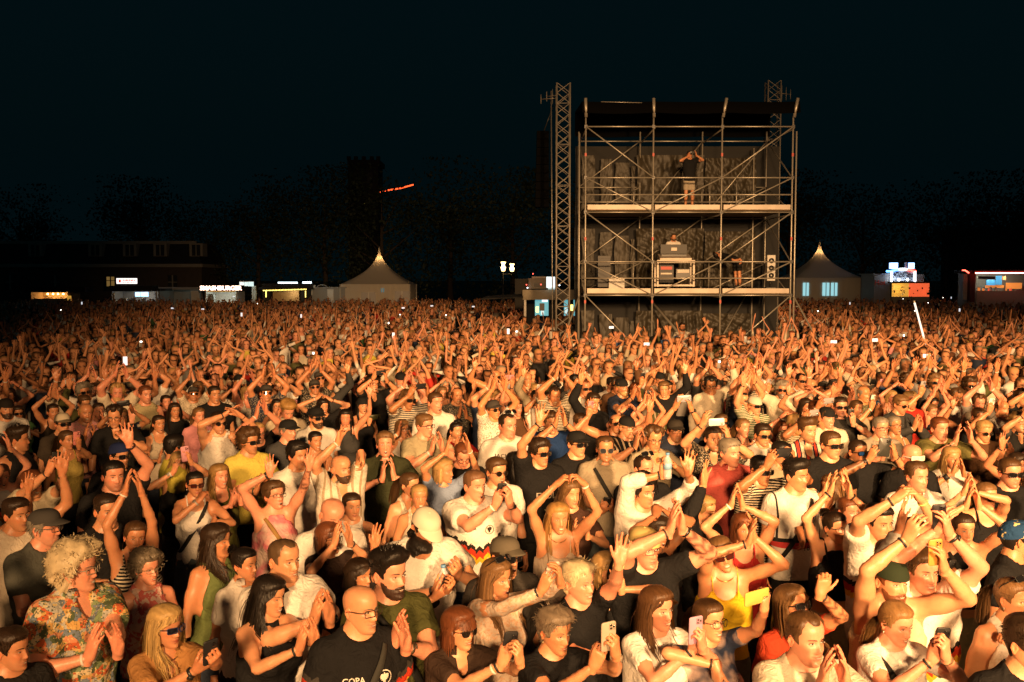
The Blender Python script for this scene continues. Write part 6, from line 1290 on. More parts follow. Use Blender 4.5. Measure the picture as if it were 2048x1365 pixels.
H(497, 884, 'm', 'person in yellow tee with small palm-tree print and sunglasses', 40, S=1.80, hair='curly', hc=BR, glasses=SUN, shades=1, stubble=.5, top=T('tee', (.66, .55, .11)), pose='clap_low', prn='palms', skin='b')
H(436, 846, 'm', 'person in sunglasses and white tee clapping over the head', 20, S=1.84, hair='crop', hc=DB, glasses=SUNR, shades=1, stubble=.6, top=T('sleeveless', Wc, None, fit=.028), pose='cross_high', R=(449, 830, .2), L=(482, 832, .2), bands=[(-1, 'band', (.02, .02, .02)), (1, 'band', (.02, .02, .02))])
H(575, 862, 'm', 'older person in black cap and slate tee, arms folded', 42, S=1.80, age=1, hair='balding', hc=GY, cap=('cap', (.014, .014, .014), (.014, .014, .014)), top=T('tee', (.06, .062, .066)), pose='crossed', skin='c')
H(594, 912, 'm', 'person in white tee with wavy black hair next to raised palm', 36, S=1.80, hair='messy', hc=BK, beard=.10, beard_kind='moustache', mouth='smile', top=T('tee', Wc), pose='down', skin='b')
H(549, 992, 'f', 'shouting person in pink tie-dye sleeveless top, both arms spread up', 32, S=1.70, fat=.4, mouth='open', hair='shortf', hc=BR, glasses=SPECR, hpitch=-10, top=T('sleeveless', (.66, .20, .24), 'tiedye'), pose='vee', R=(540, 948, .16), L=(618, 935, .2), strap=(-1, (.3, .18, .06)), tattoo=[1], prn='blob', bands=[(-1, 'watch', (.02, .02, .02))], skin='c')
H(632, 836, 'm', 'bearded person in white tee, black cap and sunglasses', 30, S=1.82, hair='short', hc=DB, beard=.4, cap=('cap', (.012, .012, .012), (.012, .012, .012)), glasses=SUN, shades=1, top=T('tee', Wc), pose='down')
H(630, 882, 'f', 'person with cropped dark hair in white tee, calm face', 24, S=1.66, hair='crop', hc=BK, top=T('tank', (.04, .035, .03)), pose='clap_mid')
H(646, 814, 'f', 'shouting person with black hair, hands on the head', 16, S=1.68, mouth='open', hair='wavy', hc=BK, top=T('tee', Kc), pose='onhead')
H(572, 818, 'm', 'person in cream polo looking down, hair combed fair', 22, S=1.84, hpitch=30, hair='quiff', hc=(.34, .19, .06), top=T('polo', (.68, .58, .42)), pose='phone_low', skin='c')
H(397, 832, 'f', 'person in plain pink tee with hair pulled back', 24, S=1.70, mouth='smile', hair='tail', hc=LB, top=T('tee', (.64, .27, .29)), pose='down', skin='c')
H(349, 822, 'f', 'person in black top with long straight brown hair, near left', 16, S=1.66, hair='long', hc=DB, top=T('tee', Kc), pose='down')
H(317, 848, 'f', 'person in beige top with striped jacket and black bag strap', 22, S=1.68, hair='tail', hc=DB, top=T('tank', (.46, .40, .31)), pose='clap_low', strap=(1, (.015, .015, .015)), skin='b')
H(428, 790, 'm', 'person with moustache in black tee, left of centre', 22, S=1.84, hair='crop', hc=DB, beard=.18, beard_kind='moustache', top=T('tee', Kc), pose='down')
H(290, 790, 'm', 'bearded person in beige tank top looking right', 26, S=1.86, hair='crop', hc=RD, beard=.3, top=T('sleeveless', (.42, .36, .20)), pose='down', skin='c')
H(106, 824, 'f', 'person in dark top clapping high with bent elbows near left', 14, S=1.68, hair='tail', hc=DB, top=T('tank', (.03, .025, .02)), pose='clap_high', R=(98, 790, .12), L=(116, 790, .12))
# right half
H(1458, 906, 'm', 'person in salmon pink polo with grey hair, looking right', 42, S=1.86, age=.7, hair='short', hc=GY, top=T('polo', (.52, .10, .085), None, fit=.026), pose='down', by=22, skin='c')
H(1349, 862, 'm', 'person in navy tee, dark cap and glasses filming overhead', 24, S=1.80, hair='short', hc=DB, cap=('cap', (.03, .025, .02), (.02, .02, .02)), glasses=SPECR, stubble=.5, top=T('tee', NV), pose='phone_high', R=(1350, 815, .26), L=(1382, 818, .26), phone=('R', (.3, .31, .36), 'h'), bands=[(1, 'watch', (.02, .02, .02))])
H(1426, 878, 'm', 'person in dark patterned open shirt with white phone before the face', 20, S=1.84, hair='crop', hc=DB, beard=.25, top=T('shirt', (.03, .028, .024), 'darkprint', fit=.024), pose='phone_high', R=(1404, 850, .3), L=(1458, 880, .32), phone=('R', (.72, .72, .76), 'h'), bands=[(-1, 'band', (.02, .02, .02))])
H(1590, 952, 'm', 'person in white football shirt with black pouch strap and quiff', 52, S=1.84, hair='quiff', hc=BK, beard=.12, beard_kind='moustache', mouth='smile', top=T('tee', Wc, 'jersey_g', fit=.024), pose='down', L=(1600, 1062, .24), by=26, strap=(1, (.015, .015, .015)), prn='crestn', bcol=(.012, .012, .012))
H(1660, 890, 'm', 'tall person in sunglasses and plain black tee, arms folded', 40, S=1.90, hair='crop', hc=BR, glasses=SUN, shades=1, stubble=.25, top=T('tee', Kc), pose='crossed')
H(1714, 904, 'm', 'person in blue mirrored sunglasses with large dark folding phone case', 40, S=1.80, hair='buzz', hc=DB, glasses=('square', (.02, .10, .35), (.01, .01, .01)), shades=1, stubble=.5, top=T('tee', Kc), pose='phone_high', R=(1738, 920, .3), L=(1790, 912, .3), phone=('R', (.03, .032, .028), 'big'), tattoo=[-1], bands=[(1, 'band', (.015, .015, .015)), (-1, 'watch', (.02, .02, .02))])
H(1822, 914, 'm', 'bald person in white cardboard 3D glasses', 38, S=1.80, hair='bald', hc=GY, glasses=('card', (.62, .60, .55), (.74, .70, .64)), shades=1, mouth='smile', top=T('tee', Kc), pose='down', skin='c')
H(1832, 954, 'm', 'person in white polo with brown receding hair behind heart-shaped hands', 40, S=1.80, recede=.7, hair='short', hc=BR, top=T('polo', Wc), pose='down', stubble=.4, skin='c')
H(1878, 858, 'm', 'red-faced person in olive tee clapping with wide wristband', 34, S=1.86, age=.4, hair='crop', hc=RD, mouth='smile', top=T('tee', (.13, .12, .04)), pose='clap_face', R=(1910, 885, .3), L=(1942, 880, .3), bands=[(-1, 'cuff', (.015, .015, .015))], skin='c')
H(2018, 946, 'm', 'bearded person in black tee and sunglasses at right edge', 34, S=1.82, hair='crop', hc=BR, beard=.3, glasses=SUN, shades=1, mouth='smile', top=T('tee', Kc), pose='down', skin='c')
H(1970, 992, 'f', 'person in sunglasses with hair tied back, arms bent overhead', 42, S=1.70, hair='tail', hc=LB, glasses=SUNB, shades=1, top=T('tank', Kc), pose='clap_high', R=(1928, 985, .2), L=(1948, 985, .2), bands=[(1, 'band', (.05, .02, .01))])
H(1902, 916, 'f', 'blonde person in white top behind a raised arm with black cuff', 30, S=1.68, hair='long', hc=BL, top=T('cap', Wc), pose='clap_face', bands=[(-1, 'cuff', (.015, .015, .015))])
H(1664, 976, 'f', 'person in bare-shoulder top with long fair hair, hands before the face', -50, S=1.68, hair='long', hc=LB, top=T('cami', (.5, .35, .25)), pose='mouth', R=(1650, 985, .28), L=(1690, 975, .28))
H(1668, 1054, 'f', 'person in black crop top, round glasses and tight bun', 46, S=1.68, hair='bun', hc=DB, glasses=SPEC, top=T('tank', Kc, None, hem=1.10, fit=.004, neck='crew'), pose='clap_high', R=(1660, 985, .1), L=(1700, 990, .1), by=20, bottom='shorts', bcol=(.62, .52, .36), earring=(.6, .5, .3), skin='a')
H(1694, 1022, 'f', 'smiling red-haired person just behind the round glasses and bun', 44, S=1.66, mouth='smile', hair='tail', hc=RD, top=T('tank', CR), pose='down', skin='c')
H(1756, 1046, 'm', 'person in white football shirt making a heart with raised hands', 40, S=1.80, hair='short', hc=BK, beard=.16, top=T('tee', Wc, 'jersey_w', fit=.024), pose='heart', R=(1788, 1000, .26), L=(1842, 1000, .26), by=24, prn='crestw', bands=[(-1, 'band', (.02, .02, .02)), (1, 'band', (.7, .7, .2))], skin='a')
H(1653, 836, 'm', 'person in backward black cap and cream tee, clean shaven', 34, S=1.82, hair='short', hc=BR, cap=('back', (.012, .012, .012), (.012, .012, .012)), stubble=.35, top=T('tee', CR), pose='down', skin='c')
H(1614, 862, 'm', 'person in red, white and navy striped shirt with curly top', 36, S=1.86, hair='quiff', hc=BR, beard=.12, top=T('shirt', NV, 'stripes_rw'), pose='down', skin='a')
H(1680, 814, 'm', 'person in dark polo and sunglasses holding up a phone', 20, S=1.84, hair='crop', hc=DB, glasses=SUN, shades=1, top=T('polo', (.035, .033, .03)), pose='phone_up1', swap=1, L=(1706, 848, .32), phone=('L', (.05, .045, .04)), bands=[(1, 'watch', (.5, .4, .25))], skin='c')
H(1760, 856, 'm', 'older person in thin glasses with hands raised, grey hair', 32, S=1.78, age=1, hair='crop', hc=GY, glasses=SPECR, top=T('tee', (.3, .26, .2)), pose='clap_mid', skin='c')
H(1612, 908, 'f', 'person with straight fringe half hidden behind a black tee', 36, S=1.56, hair='bob', hc=BR, fringe=1, top=T('tee', (.2, .1, .06)), pose='down')
H(1448, 1106, 'f', 'person in bright yellow strap top, sunglasses and tattooed arm', 14, S=1.70, hroll=-16, hair='tail', hc=LB, glasses=('square', (.05, .01, .008), (.02, .01, .008)), shades=1, top=T('cami', (.80, .55, .03), None, hem=.95), pose='clap_high', R=(1496, 1088, .22), L=(1508, 1076, .14), tattoo=[-1], chain=(.7, .5, .2), bcol=(.16, .17, .14), bands=[(-1, 'band', (.03, .02, .015))], by=8)
H(1486, 1058, 'f', 'person in red and white top clapping above yellow strap top', 20, S=1.66, hair='bob', hc=RD, top=T('tank', (.60, .05, .05)), pose='clap_high', R=(1462, 1010, .1), L=(1485, 1012, .1), bands=[(-1, 'band', (.8, .75, .7))])
H(1312, 1216, 'f', 'smiling person in white tee with straight brown hair filming', 46, S=1.70, mouth='grin', hair='long', hc=(.085, .04, .016), hair_len=.34, top=T('tee', Wc, None, fit=.008), pose='phone_face', R=(1385, 1300, .30), L=(1405, 1296, .36), phone=('L', (.55, .30, .42)), by=26, bands=[(-1, 'band', (.015, .015, .015)), (-1, 'band2', (.75, .7, .6))], skin='c')
H(1416, 1238, 'f', 'smiling person in glasses and blue shirt stretching a yellow phone', 46, S=1.64, age=.6, mouth='grin', hair='tail', hc=BR, glasses=SPEC, top=T('tee', (.035, .05, .10), 'tiedye'), pose='phone_up1', swap=1, L=(1528, 1222, .34), R=(1430, 1330, .30), phone=('L', (.62, .44, .10), 'h'), by=40, bands=[(-1, 'band', (.02, .015, .01))])
H(1586, 1212, 'f', 'person in red-orange scarf and dark sunglasses tilting the head up', 50, S=1.66, hpitch=-14, hair='long', hc=LB, glasses=SUN, shades=1, top=T('tee', (.50, .06, .025)), pose='point', swap=1, L=(1640, 1190, .30), wrf=dict(L=((.2, -.2, 1), (.3, .8, 0), 'hook')), tattoo=[1], bands=[(1, 'band', (.03, .02, .015))], by=34)
H(1608, 1276, 'm', 'person in cream tee with thinning hair cupping hands at the mouth', 42, S=1.76, recede=1, hair='crop', hc=BR, mouth='smile', top=T('tee', CR), pose='clap_face', R=(1640, 1378, .30), L=(1692, 1372, .32), by=18, bands=[(-1, 'band', (.015, .015, .015)), (1, 'watch', (.03, .03, .03))], skin='c')
H(1786, 1242, 'f', 'person in white lettered tee with low ponytail using a phone', 48, S=1.68, hpitch=10, hair='tail', hc=(.22, .12, .045), tie=(0, .095, -.02), top=T('tee', Wc, None, fit=.008), pose='phone_face', R=(1862, 1322, .32), L=(1892, 1315, .36), phone=('R', (.015, .015, .015)), by=26, strap=(-1, (.025, .025, .025)), prn='devivre', earring=(.8, .75, .7), bands=[(-1, 'band', (.015, .015, .015)), (1, 'band', (.12, .07, .03))], skin='c')
H(1780, 1162, 'm', 'bearded person in dark green backward cap raising an orange phone', 40, S=1.78, hair='crop', hc=RD, beard=.5, cap=('back', (.018, .028, .014), (.02, .03, .015)), top=T('sleeveless', (.64, .54, .36)), pose='phone_high', R=(1812, 1080, .16), L=(1888, 1138, .26), phone=('L', (.62, .30, .07)), by=24, bands=[(-1, 'band', (.02, .02, .02))])
H(1842, 1142, 'm', 'laughing person in white football shirt behind the orange phone', 34, S=1.80, mouth='grin', hair='short', hc=BR, top=T('tee', Wc, 'jersey_w', fit=.022), pose='phone_high', R=(1872, 1062, .18), L=(1898, 1068, .2), prn='crestw', phone=('L', (.02, .02, .022)), bands=[(1, 'watch', (.02, .02, .02))], skin='c')
H(1926, 1058, 'f', 'person in black crop top with bag strap, wrists crossed overhead', 24, S=1.68, hair='bun', hc=DB, top=T('sleeveless', Kc, None, hem=1.06), pose='clap_high', R=(1932, 1012, .16), L=(1958, 1012, .16), strap=(-1, (.02, .02, .018)), bottom='shorts', bcol=(.34, .31, .2), skin='a')
H(2030, 1080, 'm', 'person in blue bandana with small orange leaf print', 120, S=1.78, hair='crop', hc=BK, cap=('bandana', (.015, .05, .13), (.015, .05, .13)), top=T('tee', Kc), pose='down', by=70, capprn=1)
H(2022, 1196, 'f', 'person in white sleeveless blouse at right edge, sunglasses up in hair', 62, S=1.70, hair='tail', hc=LB, glasses=SUN, gl_up=1, top=T('sleeveless', Wc), pose='drink', swap=1, L=(2040, 1300, .2), earring=(.8, .75, .7), by=34)
H(1288, 1096, 'm', 'person in black tee and yellow cap with tattooed arms clapping overhead', 36, S=1.80, hair='bald', hc=GY, fat=.3, cap=('back', (.55, .42, .16), (.5, .4, .2)), glasses=SPECR, stubble=.5, top=T('tee', Kc), pose='clap_high', R=(1338, 1066, .22), L=(1364, 1058, .16), tattoo=[1], bands=[(-1, 'band', (.05, .03, .02)), (1, 'watch', (.02, .02, .02))], by=22, skin='c')
H(1212, 1140, 'f', 'blonde person in black top behind the stretched arm', 40, S=1.64, hair='bob', hc=BL, top=T('tank', Kc), pose='wave', swap=1, L=(1242, 1180, .2))
H(20, 1300, 'm', 'person in dark shirt at the bottom left corner, hands low', 50, S=1.56, hair='short', hc=DB, top=T('tee', (.02, .02, .02)), pose='down')
H(2052, 1288, 'm', 'person in black tee at the bottom right corner', 60, S=1.80, hair='short', hc=DB, top=T('tee', Kc), pose='phone_low')
H(30, 1030, 'm', 'person in cream tee at left edge with one arm raised', 40, S=1.74, hair='short', hc=DB, top=T('tee', CR), pose='wave', swap=1)
# ---------------------------------------------------------------- placing people
LOOK = np.array([11.0, -3.0])                       # most of them watch the stage front right of the camera
GROUP = 'people in the concert crowd'
PEOPLE = []                                          # (x, y, S, px, py) of everyone placed
def text_mesh(txt, size):
    cu = bpy.data.curves.new('lettering', 'FONT'); cu.body = txt; cu.size = size; cu.align_x = 'CENTER'; cu.align_y = 'CENTER'; cu.resolution_u = 2; cu.offset = size * .012
    ob = bpy.data.objects.new('lettering', cu); COL.objects.link(ob); bpy.context.view_layer.update()
    me = bpy.data.meshes.new_from_object(ob.evaluated_get(bpy.context.evaluated_depsgraph_get()))
    V = np.array([v.co[:] for v in me.vertices]); T_ = []
    me.calc_loop_triangles(); T_ = np.array([t.vertices[:] for t in me.loop_triangles])
    bpy.data.objects.remove(ob); bpy.data.meshes.remove(me); bpy.data.curves.remove(cu); return V[:, :2], T_
def poly_fan(pts):
    P = np.array(pts, float); c = P.mean(0); n = len(P); i = np.arange(n); return np.concatenate([P, [c]]), np.stack([i, (i + 1) % n, np.full(n, n)], 1)
def ring2(r0, r1, n=28):
    a = np.arange(n) * 2 * math.pi / n; P = np.concatenate([np.stack([np.cos(a) * r0, np.sin(a) * r0], 1), np.stack([np.cos(a) * r1, np.sin(a) * r1], 1)]); i = np.arange(n); j = (i + 1) % n
    return P, np.concatenate([np.stack([i, j, j + n], 1), np.stack([i, j + n, i + n], 1)])
def disc2(rx, ry, a0=0, a1=6.2832, n=24):
    a = np.linspace(a0, a1, n); return poly_fan(np.stack([np.cos(a) * rx, np.sin(a) * ry], 1))
BIRD = [(0, .95), (.12, .80), (.10, .62), (.30, .72), (.72, .62), (.60, .42), (.78, .30), (.58, .18), (.70, 0), (.46, -.05), (.50, -.28), (.28, -.25), (.22, -.55), (.34, -.82), (.10, -.70), (0, -.95)]
BIRD = BIRD + [(-x, y) for x, y in BIRD[-2:0:-1]]
def print_parts(kind):
    """list of (xy verts, tris, (x, z) place on the chest, colour)"""
    o = []; k = (.03, .028, .026); w_ = (.72, .68, .6)
    def tx(s, size, x, z, c): V, T_ = text_mesh(s, size); o.append((V, T_, (x, z), c))
    def crest(x, z, r, c, inner):
        V, T_ = ring2(r * .88, r); o.append((V, T_, (x, z), c)); V, T_ = poly_fan(np.array(BIRD) * r * .78); o.append((V, T_, (x, z), c))
    if kind == 'copak': tx('COPA', .040, -.078, 1.335, w_); crest(.078, 1.325, .042, w_, k)
    if kind == 'copaw': tx('COPA', .034, -.075, 1.340, k); crest(.078, 1.325, .036, k, w_)
    if kind in ('crestw', 'crestn'): crest(.072, 1.335, .036, k, w_)
    if kind == 'crestn': tx('18', .06, .03, 1.10, k)
    if kind == 'jack': tx('JACK&JONES', .054, 0, 1.378, (.05, .045, .04)); tx('JEANS', .042, 0, 1.325, (.55, .17, .06)); tx('EST.19', .036, 0, 1.275, (.05, .045, .04))
    if kind == 'evol':
        tx('EVOL', .080, .01, 1.275, (.40, .36, .30)); V, T_ = poly_fan(np.array([(0, 1), (.4, .3), (.35, -.5), (0, -1), (-.3, -.2)]) * .035); o.append((V, T_, (.03, 1.335), (.6, .25, .2)))
        for a in (-1.0, -.5, 0, .5, 1.0): V, T_ = poly_fan(np.array([(0, 0), (.2, .5), (0, 1), (-.2, .5)]) @ np.array([[math.cos(a), -math.sin(a)], [math.sin(a), math.cos(a)]]) * .045); o.append((V, T_, (.03, 1.13), (.55, .5, .3)))
    if kind == 'devivre': tx('DEVIVRE', .052, .02, 1.29, (.2, .17, .14))
    if kind == 'fan':
        V, T_ = disc2(.075, .05, 0, math.pi); o.append((V, T_, (.01, 1.285), (.13, .18, .55)))
        for i in range(6): a0 = math.pi + i * math.pi / 6; V, T_ = poly_fan([(0, -.06), (.085 * math.cos(a0) , .03 + .03 * math.sin(a0)), (.085 * math.cos(a0 + .5), .03 + .03 * math.sin(a0 + .5))]); o.append((V, T_, (.01, 1.235), [(.30, .18, .03), (.05, .035, .015)][i % 2]))
    if kind == 'palms':
        V, T_ = poly_fan([(-.065, -.05), (.065, -.05), (.065, .05), (-.065, .05)]); o.append((V, T_, (.01, 1.25), (.70, .60, .36)))
        for x, z in ((-.04, 1.285), (-.005, 1.262), (.035, 1.268)):
            V, T_ = poly_fan([(-.002, 0), (.002, 0), (.002, -.08), (-.002, -.08)]); o.append((V, T_, (x + .01, z), (.06, .04, .02)))
            for a in np.arange(5) * 1.2566: V, T_ = poly_fan(np.array([(0, 0), (.006, .009), (.0, .024), (-.006, .009)]) @ np.array([[math.cos(a), -math.sin(a)], [math.sin(a), math.cos(a)]])); o.append((V, T_, (x + .01, z), (.07, .045, .03)))
    if kind == 'bird': V, T_ = poly_fan(np.array(BIRD) * .018); o.append((V, T_, (.075, 1.33), w_))
    if kind == 'blob':
        for x, z, r, c in ((0, 1.20, .075, (.03, .025, .025)), (.03, 1.24, .035, (.60, .12, .16)), (-.03, 1.17, .03, (.6, .5, .42)), (.0, 1.28, .02, (.6, .12, .16))): V, T_ = disc2(r, r * 1.2); o.append((V, T_, (x, z), c))
    return o
def chest_y(fs, x, z):
    fx = np.clip((x - fs.lo[0]) / fs.h, 0, fs.n[0] - 2); fz = np.clip((z - fs.lo[2]) / fs.h, 0, fs.n[2] - 2); i = fx.astype(int); k = fz.astype(int); a = (fx - i)[:, None]; c = (fz - k)[:, None]
    v = fs.v; col = (v[i, :, k] * (1 - a) + v[i + 1, :, k] * a) * (1 - c) + (v[i, :, k + 1] * (1 - a) + v[i + 1, :, k + 1] * a) * c
    ins = col < 0; j = ins.argmax(1); ok = ins.any(1) & (j > 0); j = np.maximum(j, 1); r = np.arange(len(x)); v0, v1 = col[r, j - 1], col[r, j]
    y = fs.lo[1] + fs.h * (j - 1 + v0 / np.where(v0 - v1 == 0, 1, v0 - v1)); return np.where(ok, y, -.12)
def make_print(kind, info):
    g = Geo()
    for n, (V, T_, (cx, cz), col) in enumerate(print_parts(kind)):
        # split long triangles so the print follows the cloth
        for _ in range(2):
            e = np.linalg.norm(V[T_[:, [1, 2, 0]]] - V[T_], axis=2); big = e.max(1) > .03
            if not big.any(): break
            A = T_[big]; m = len(V); mids = (V[A] + V[A[:, [1, 2, 0]]]) / 2; V = np.concatenate([V, mids.reshape(-1, 2)]); q = m + np.arange(len(A) * 3).reshape(-1, 3)
            T_ = np.concatenate([T_[~big], np.stack([A[:, 0], q[:, 0], q[:, 2]], 1), np.stack([q[:, 0], A[:, 1], q[:, 1]], 1), np.stack([q[:, 2], q[:, 1], A[:, 2]], 1), q])
        x, z = V[:, 0] + cx, V[:, 1] + cz; y = chest_y(info['field'], x, z) - .002 - .30 * info['field'].h - .0006 * n
        g.add(np.stack([x, y, z], 1) * info['k'], T_, col)
    return g
# ---- phones and bottles
def rbox(w, h, d, r=.008, seg=4):
    o = rrect(w, h, r, seg); n = len(o); e = min(.0016, d * .4)
    def lay(y, s): return np.stack([o[:, 0] * s, np.full(n, y), o[:, 1] * s], 1)
    V = np.concatenate([lay(-d, 1 - e / w), lay(-d + e, 1), lay(d - e, 1), lay(d, 1 - e / w), [[0, -d, 0]], [[0, d, 0]]]); f = grid_faces(4, n); i = np.arange(n); j = (i + 1) % n
    return V, f, np.concatenate([np.stack([j, i, np.full(n, 4 * n)], 1), np.stack([i + 3 * n, j + 3 * n, np.full(n, 4 * n + 1)], 1)])
def _phone_meshes():
    w, h, d = .037, .077, .0045
    g = Geo(); V, f, t = rbox(w, h, d, .011); g.add(V, f); g.F.append(t)
    m = plain('phone_case', (1, 1, 1), .35, 0, .03); nt = m.node_tree; oi = N(nt, 'ShaderNodeObjectInfo'); nt.links.new(oi.outputs['Color'], nt.nodes['Principled BSDF'].inputs['Base Color'])
    case = mesh_from('case', g, m)
    g = Geo(); V, f, t = rbox(.016, .018, .0016, .005); g.add(V, f); g.F.append(t); bump = mesh_from('camera_block', g, m)
    g = Geo(); P = np.array([[0, 0, 0], [0, -.0012, 0], [0, -.0024, 0]])[None]; V, f = tubes(P, np.array([[.0058, .0058, .0001]]), 10, 1.0); g.add(V, f, (.006, .006, .008)); ln = mesh_from('camera_lens', g, M['lens'])
    g = Geo(); V, f, t = rbox(w - .003, h - .003, .0006, .009); g.add(V, f); g.F.append(t); sc_ = mesh_from('screen', g, plain('phone_screen', (.02, .02, .02), .1, 0, 0, 8, (.55, .6, .7), .5))
    return case, bump, ln, sc_
PHONE = _phone_meshes()
def phone(name_label, mat, col, big=False, group='phones held up by the crowd'):
    e = empty('smartphone'); e.matrix_world = mat; tag(e, name_label, 'smartphone', group)
    s = 1.55 if big else 1.0
    a = link('case', PHONE[0], e, None, col); a.scale = (s, 1.3 if big else 1, s if not big else 1.15)
    b = link('camera_block', PHONE[1], e, (.017 * s, -.0058, .052 * (1 if not big else 1.2)), tuple(np.array(col) * .8))
    for dx, dz in ((-.007, .008), (-.007, -.008), (.007, 0)): link('camera_lens', PHONE[2], b, (dx, -.0014, dz))
    c = link('screen', PHONE[3], e, (0, .0042, 0)); c.scale = a.scale
    return e
def _bottle_meshes():
    z = np.array([0, .004, .06, .066, .072, .13, .15, .168, .178, .190, .1905]); r = np.array([.028, .032, .032, .030, .032, .032, .028, .016, .013, .013, .001])
    P = np.stack([0 * z, 0 * z, z], 1)[None]; V, f = tubes(P, r[None], 16, 1.0, np.array([1., 0, 0])); g = Geo(); g.add(V, f)
    m, nt, b = newmat('clear_plastic'); b.inputs['Base Color'].default_value = (.75, .85, .95, 1); b.inputs['Roughness'].default_value = .12; b.inputs['Alpha'].default_value = .45
    bt = mesh_from('bottle_body', g, m)
    P = np.array([[0, 0, .075], [0, 0, .0755], [0, 0, .1245], [0, 0, .125]])[None]; V, f = tubes(P, np.array([[.0315, .0332, .0332, .0315]]), 16, 1.0, np.array([1., 0, 0])); g = Geo(); g.add(V, f); lb = mesh_from('bottle_label', g, plain('blue_label', (.22, .42, .65), .5))
    P = np.array([[0, 0, .182], [0, 0, .183], [0, 0, .20], [0, 0, .2005]])[None]; V, f = tubes(P, np.array([[.010, .0155, .0155, .001]]), 14, 1.0, np.array([1., 0, 0])); g = Geo(); g.add(V, f); cp = mesh_from('bottle_cap', g, plain('blue_cap', (.15, .35, .65), .4))
    P = np.array([[0, 0, 0], [0, 0, .001], [0, 0, .10], [0, 0, .101], [0, 0, .0995], [0, 0, .002]])[None]; V, f = tubes(P, np.array([[.001, .031, .042, .041, .040, .030]]), 18, 1.0, np.array([1., 0, 0])); g = Geo(); g.add(V, f); cu = mesh_from('cup', g, plain('cloudy_cup', (.50, .44, .34), .4))
    return bt, lb, cp, cu
BOTTLE = _bottle_meshes()
def bottle(label, mat):
    e = empty('water_bottle'); e.matrix_world = mat; tag(e, label, 'bottle'); link('bottle_body', BOTTLE[0], e); link('bottle_label', BOTTLE[1], e); link('bottle_cap', BOTTLE[2], e); return e
def m4(R, t):
    m = Matrix.Identity(4)
    for i in range(3):
        for j in range(3): m[i][j] = float(R[i, j])
        m[i][3] = float(t[i])
    return m
def basis(z, y):
    z = unit(z); y = unit(np.array(y) - z * (np.array(y) @ z)); return np.stack([np.cross(y, z), y, z], 1)
def hold_matrix(info, root, how, side):
    sd = info['sides']; k = info['k']; s = -1 if side == 'R' else 1; q = sd[s]; fwd = np.array([0, -1., 0])
    both = np.linalg.norm(sd[1]['w'] - sd[-1]['w'])
    if how in ('h', 'big'):
        if both < .34: c = ((sd[1]['w'] + sd[1]['F'] * .115) + (sd[-1]['w'] + sd[-1]['F'] * .115)) / 2 + fwd * .012
        else: c = q['w'] + q['F'] * .10 + np.array([-s * .07, 0, 0])
        B = basis(np.array([1., 0, .06]) if how == 'h' else np.array([.12, 0, 1.]), (0, 1, .12))
    elif how == 'bottle': c = q['w'] + q['F'] * .075 + q['P'] * .040; B = basis(unit(np.array([.05 * s, -.1, 1.])), q['P']); c = c - B[:, 2] * .09
    else:
        c = q['w'] + q['F'] * .105 + q['P'] * .034; B = basis(q['F'] * .5 + np.array([0, -.1, .8]), -fwd)
    return np.array(root.matrix_world.to_3x3()) @ B, np.array(root.matrix_world.translation) + np.array(root.matrix_world.to_3x3()) @ (c * k)
CNAME = [('black', (.015, .015, .015)), ('white', (.72, .7, .66)), ('grey', (.3, .3, .32)), ('pink', (.6, .25, .3)), ('green', (.05, .06, .02)), ('yellow', (.62, .44, .1)), ('orange', (.62, .3, .07)), ('beige', (.48, .4, .32)), ('lilac', (.55, .3, .42))]
def cname(c): return min(CNAME, key=lambda t: sum((a ** .5 - b ** .5) ** 2 for a, b in zip(t[1], c)))[0]
def clip_words(s, n=16): return ' '.join(s.split()[:n]).rstrip(',')
def emit_person(G, root, sp, cols, cache=None):
    objs = {}
    sh = link('shoes', SHOE_ME, root); sh.scale = (sp['S'] / 1.75,) * 3
    for n in sorted(G, key=lambda a: a in SUB):
        g = G[n]
        if cache is not None and n in cache: me = cache[n]
        else:
            mt = M[PARTMAT[n.split('#')[0]]] if n.split('#')[0] in PARTMAT else cloth(sp['top'].get('pat') if n in ('shirt', 'collar') else None)
            if n == 'cap_crown' and sp.get('capprn'): mt = cloth('paisley')
            me = mesh_from(n.split('#')[0], g, mt)
            if cache is not None: cache[n] = me
        par = objs.get(SUB.get(n), root)
        c = cols.get(n, (1, 1, 1))
        if n == 'cap_crown' and sp.get('capprn'): c = sp['cap'][1]
        objs[n] = link({'glasses_frame': 'glasses' if sp.get('glasses', ('', (1, 1, 1)))[1][0] > .5 else 'sunglasses', 'cap_crown': 'cap'}.get(n, n.split('#')[0]), me, par, None, c)
    return objs
g = Geo()
for s in (-1, 1): g.add(shoe()[0] + [s * .11, -.02, 0], shoe()[1])
SHOE_ME = mesh_from('shoes', g, M['shoe'])
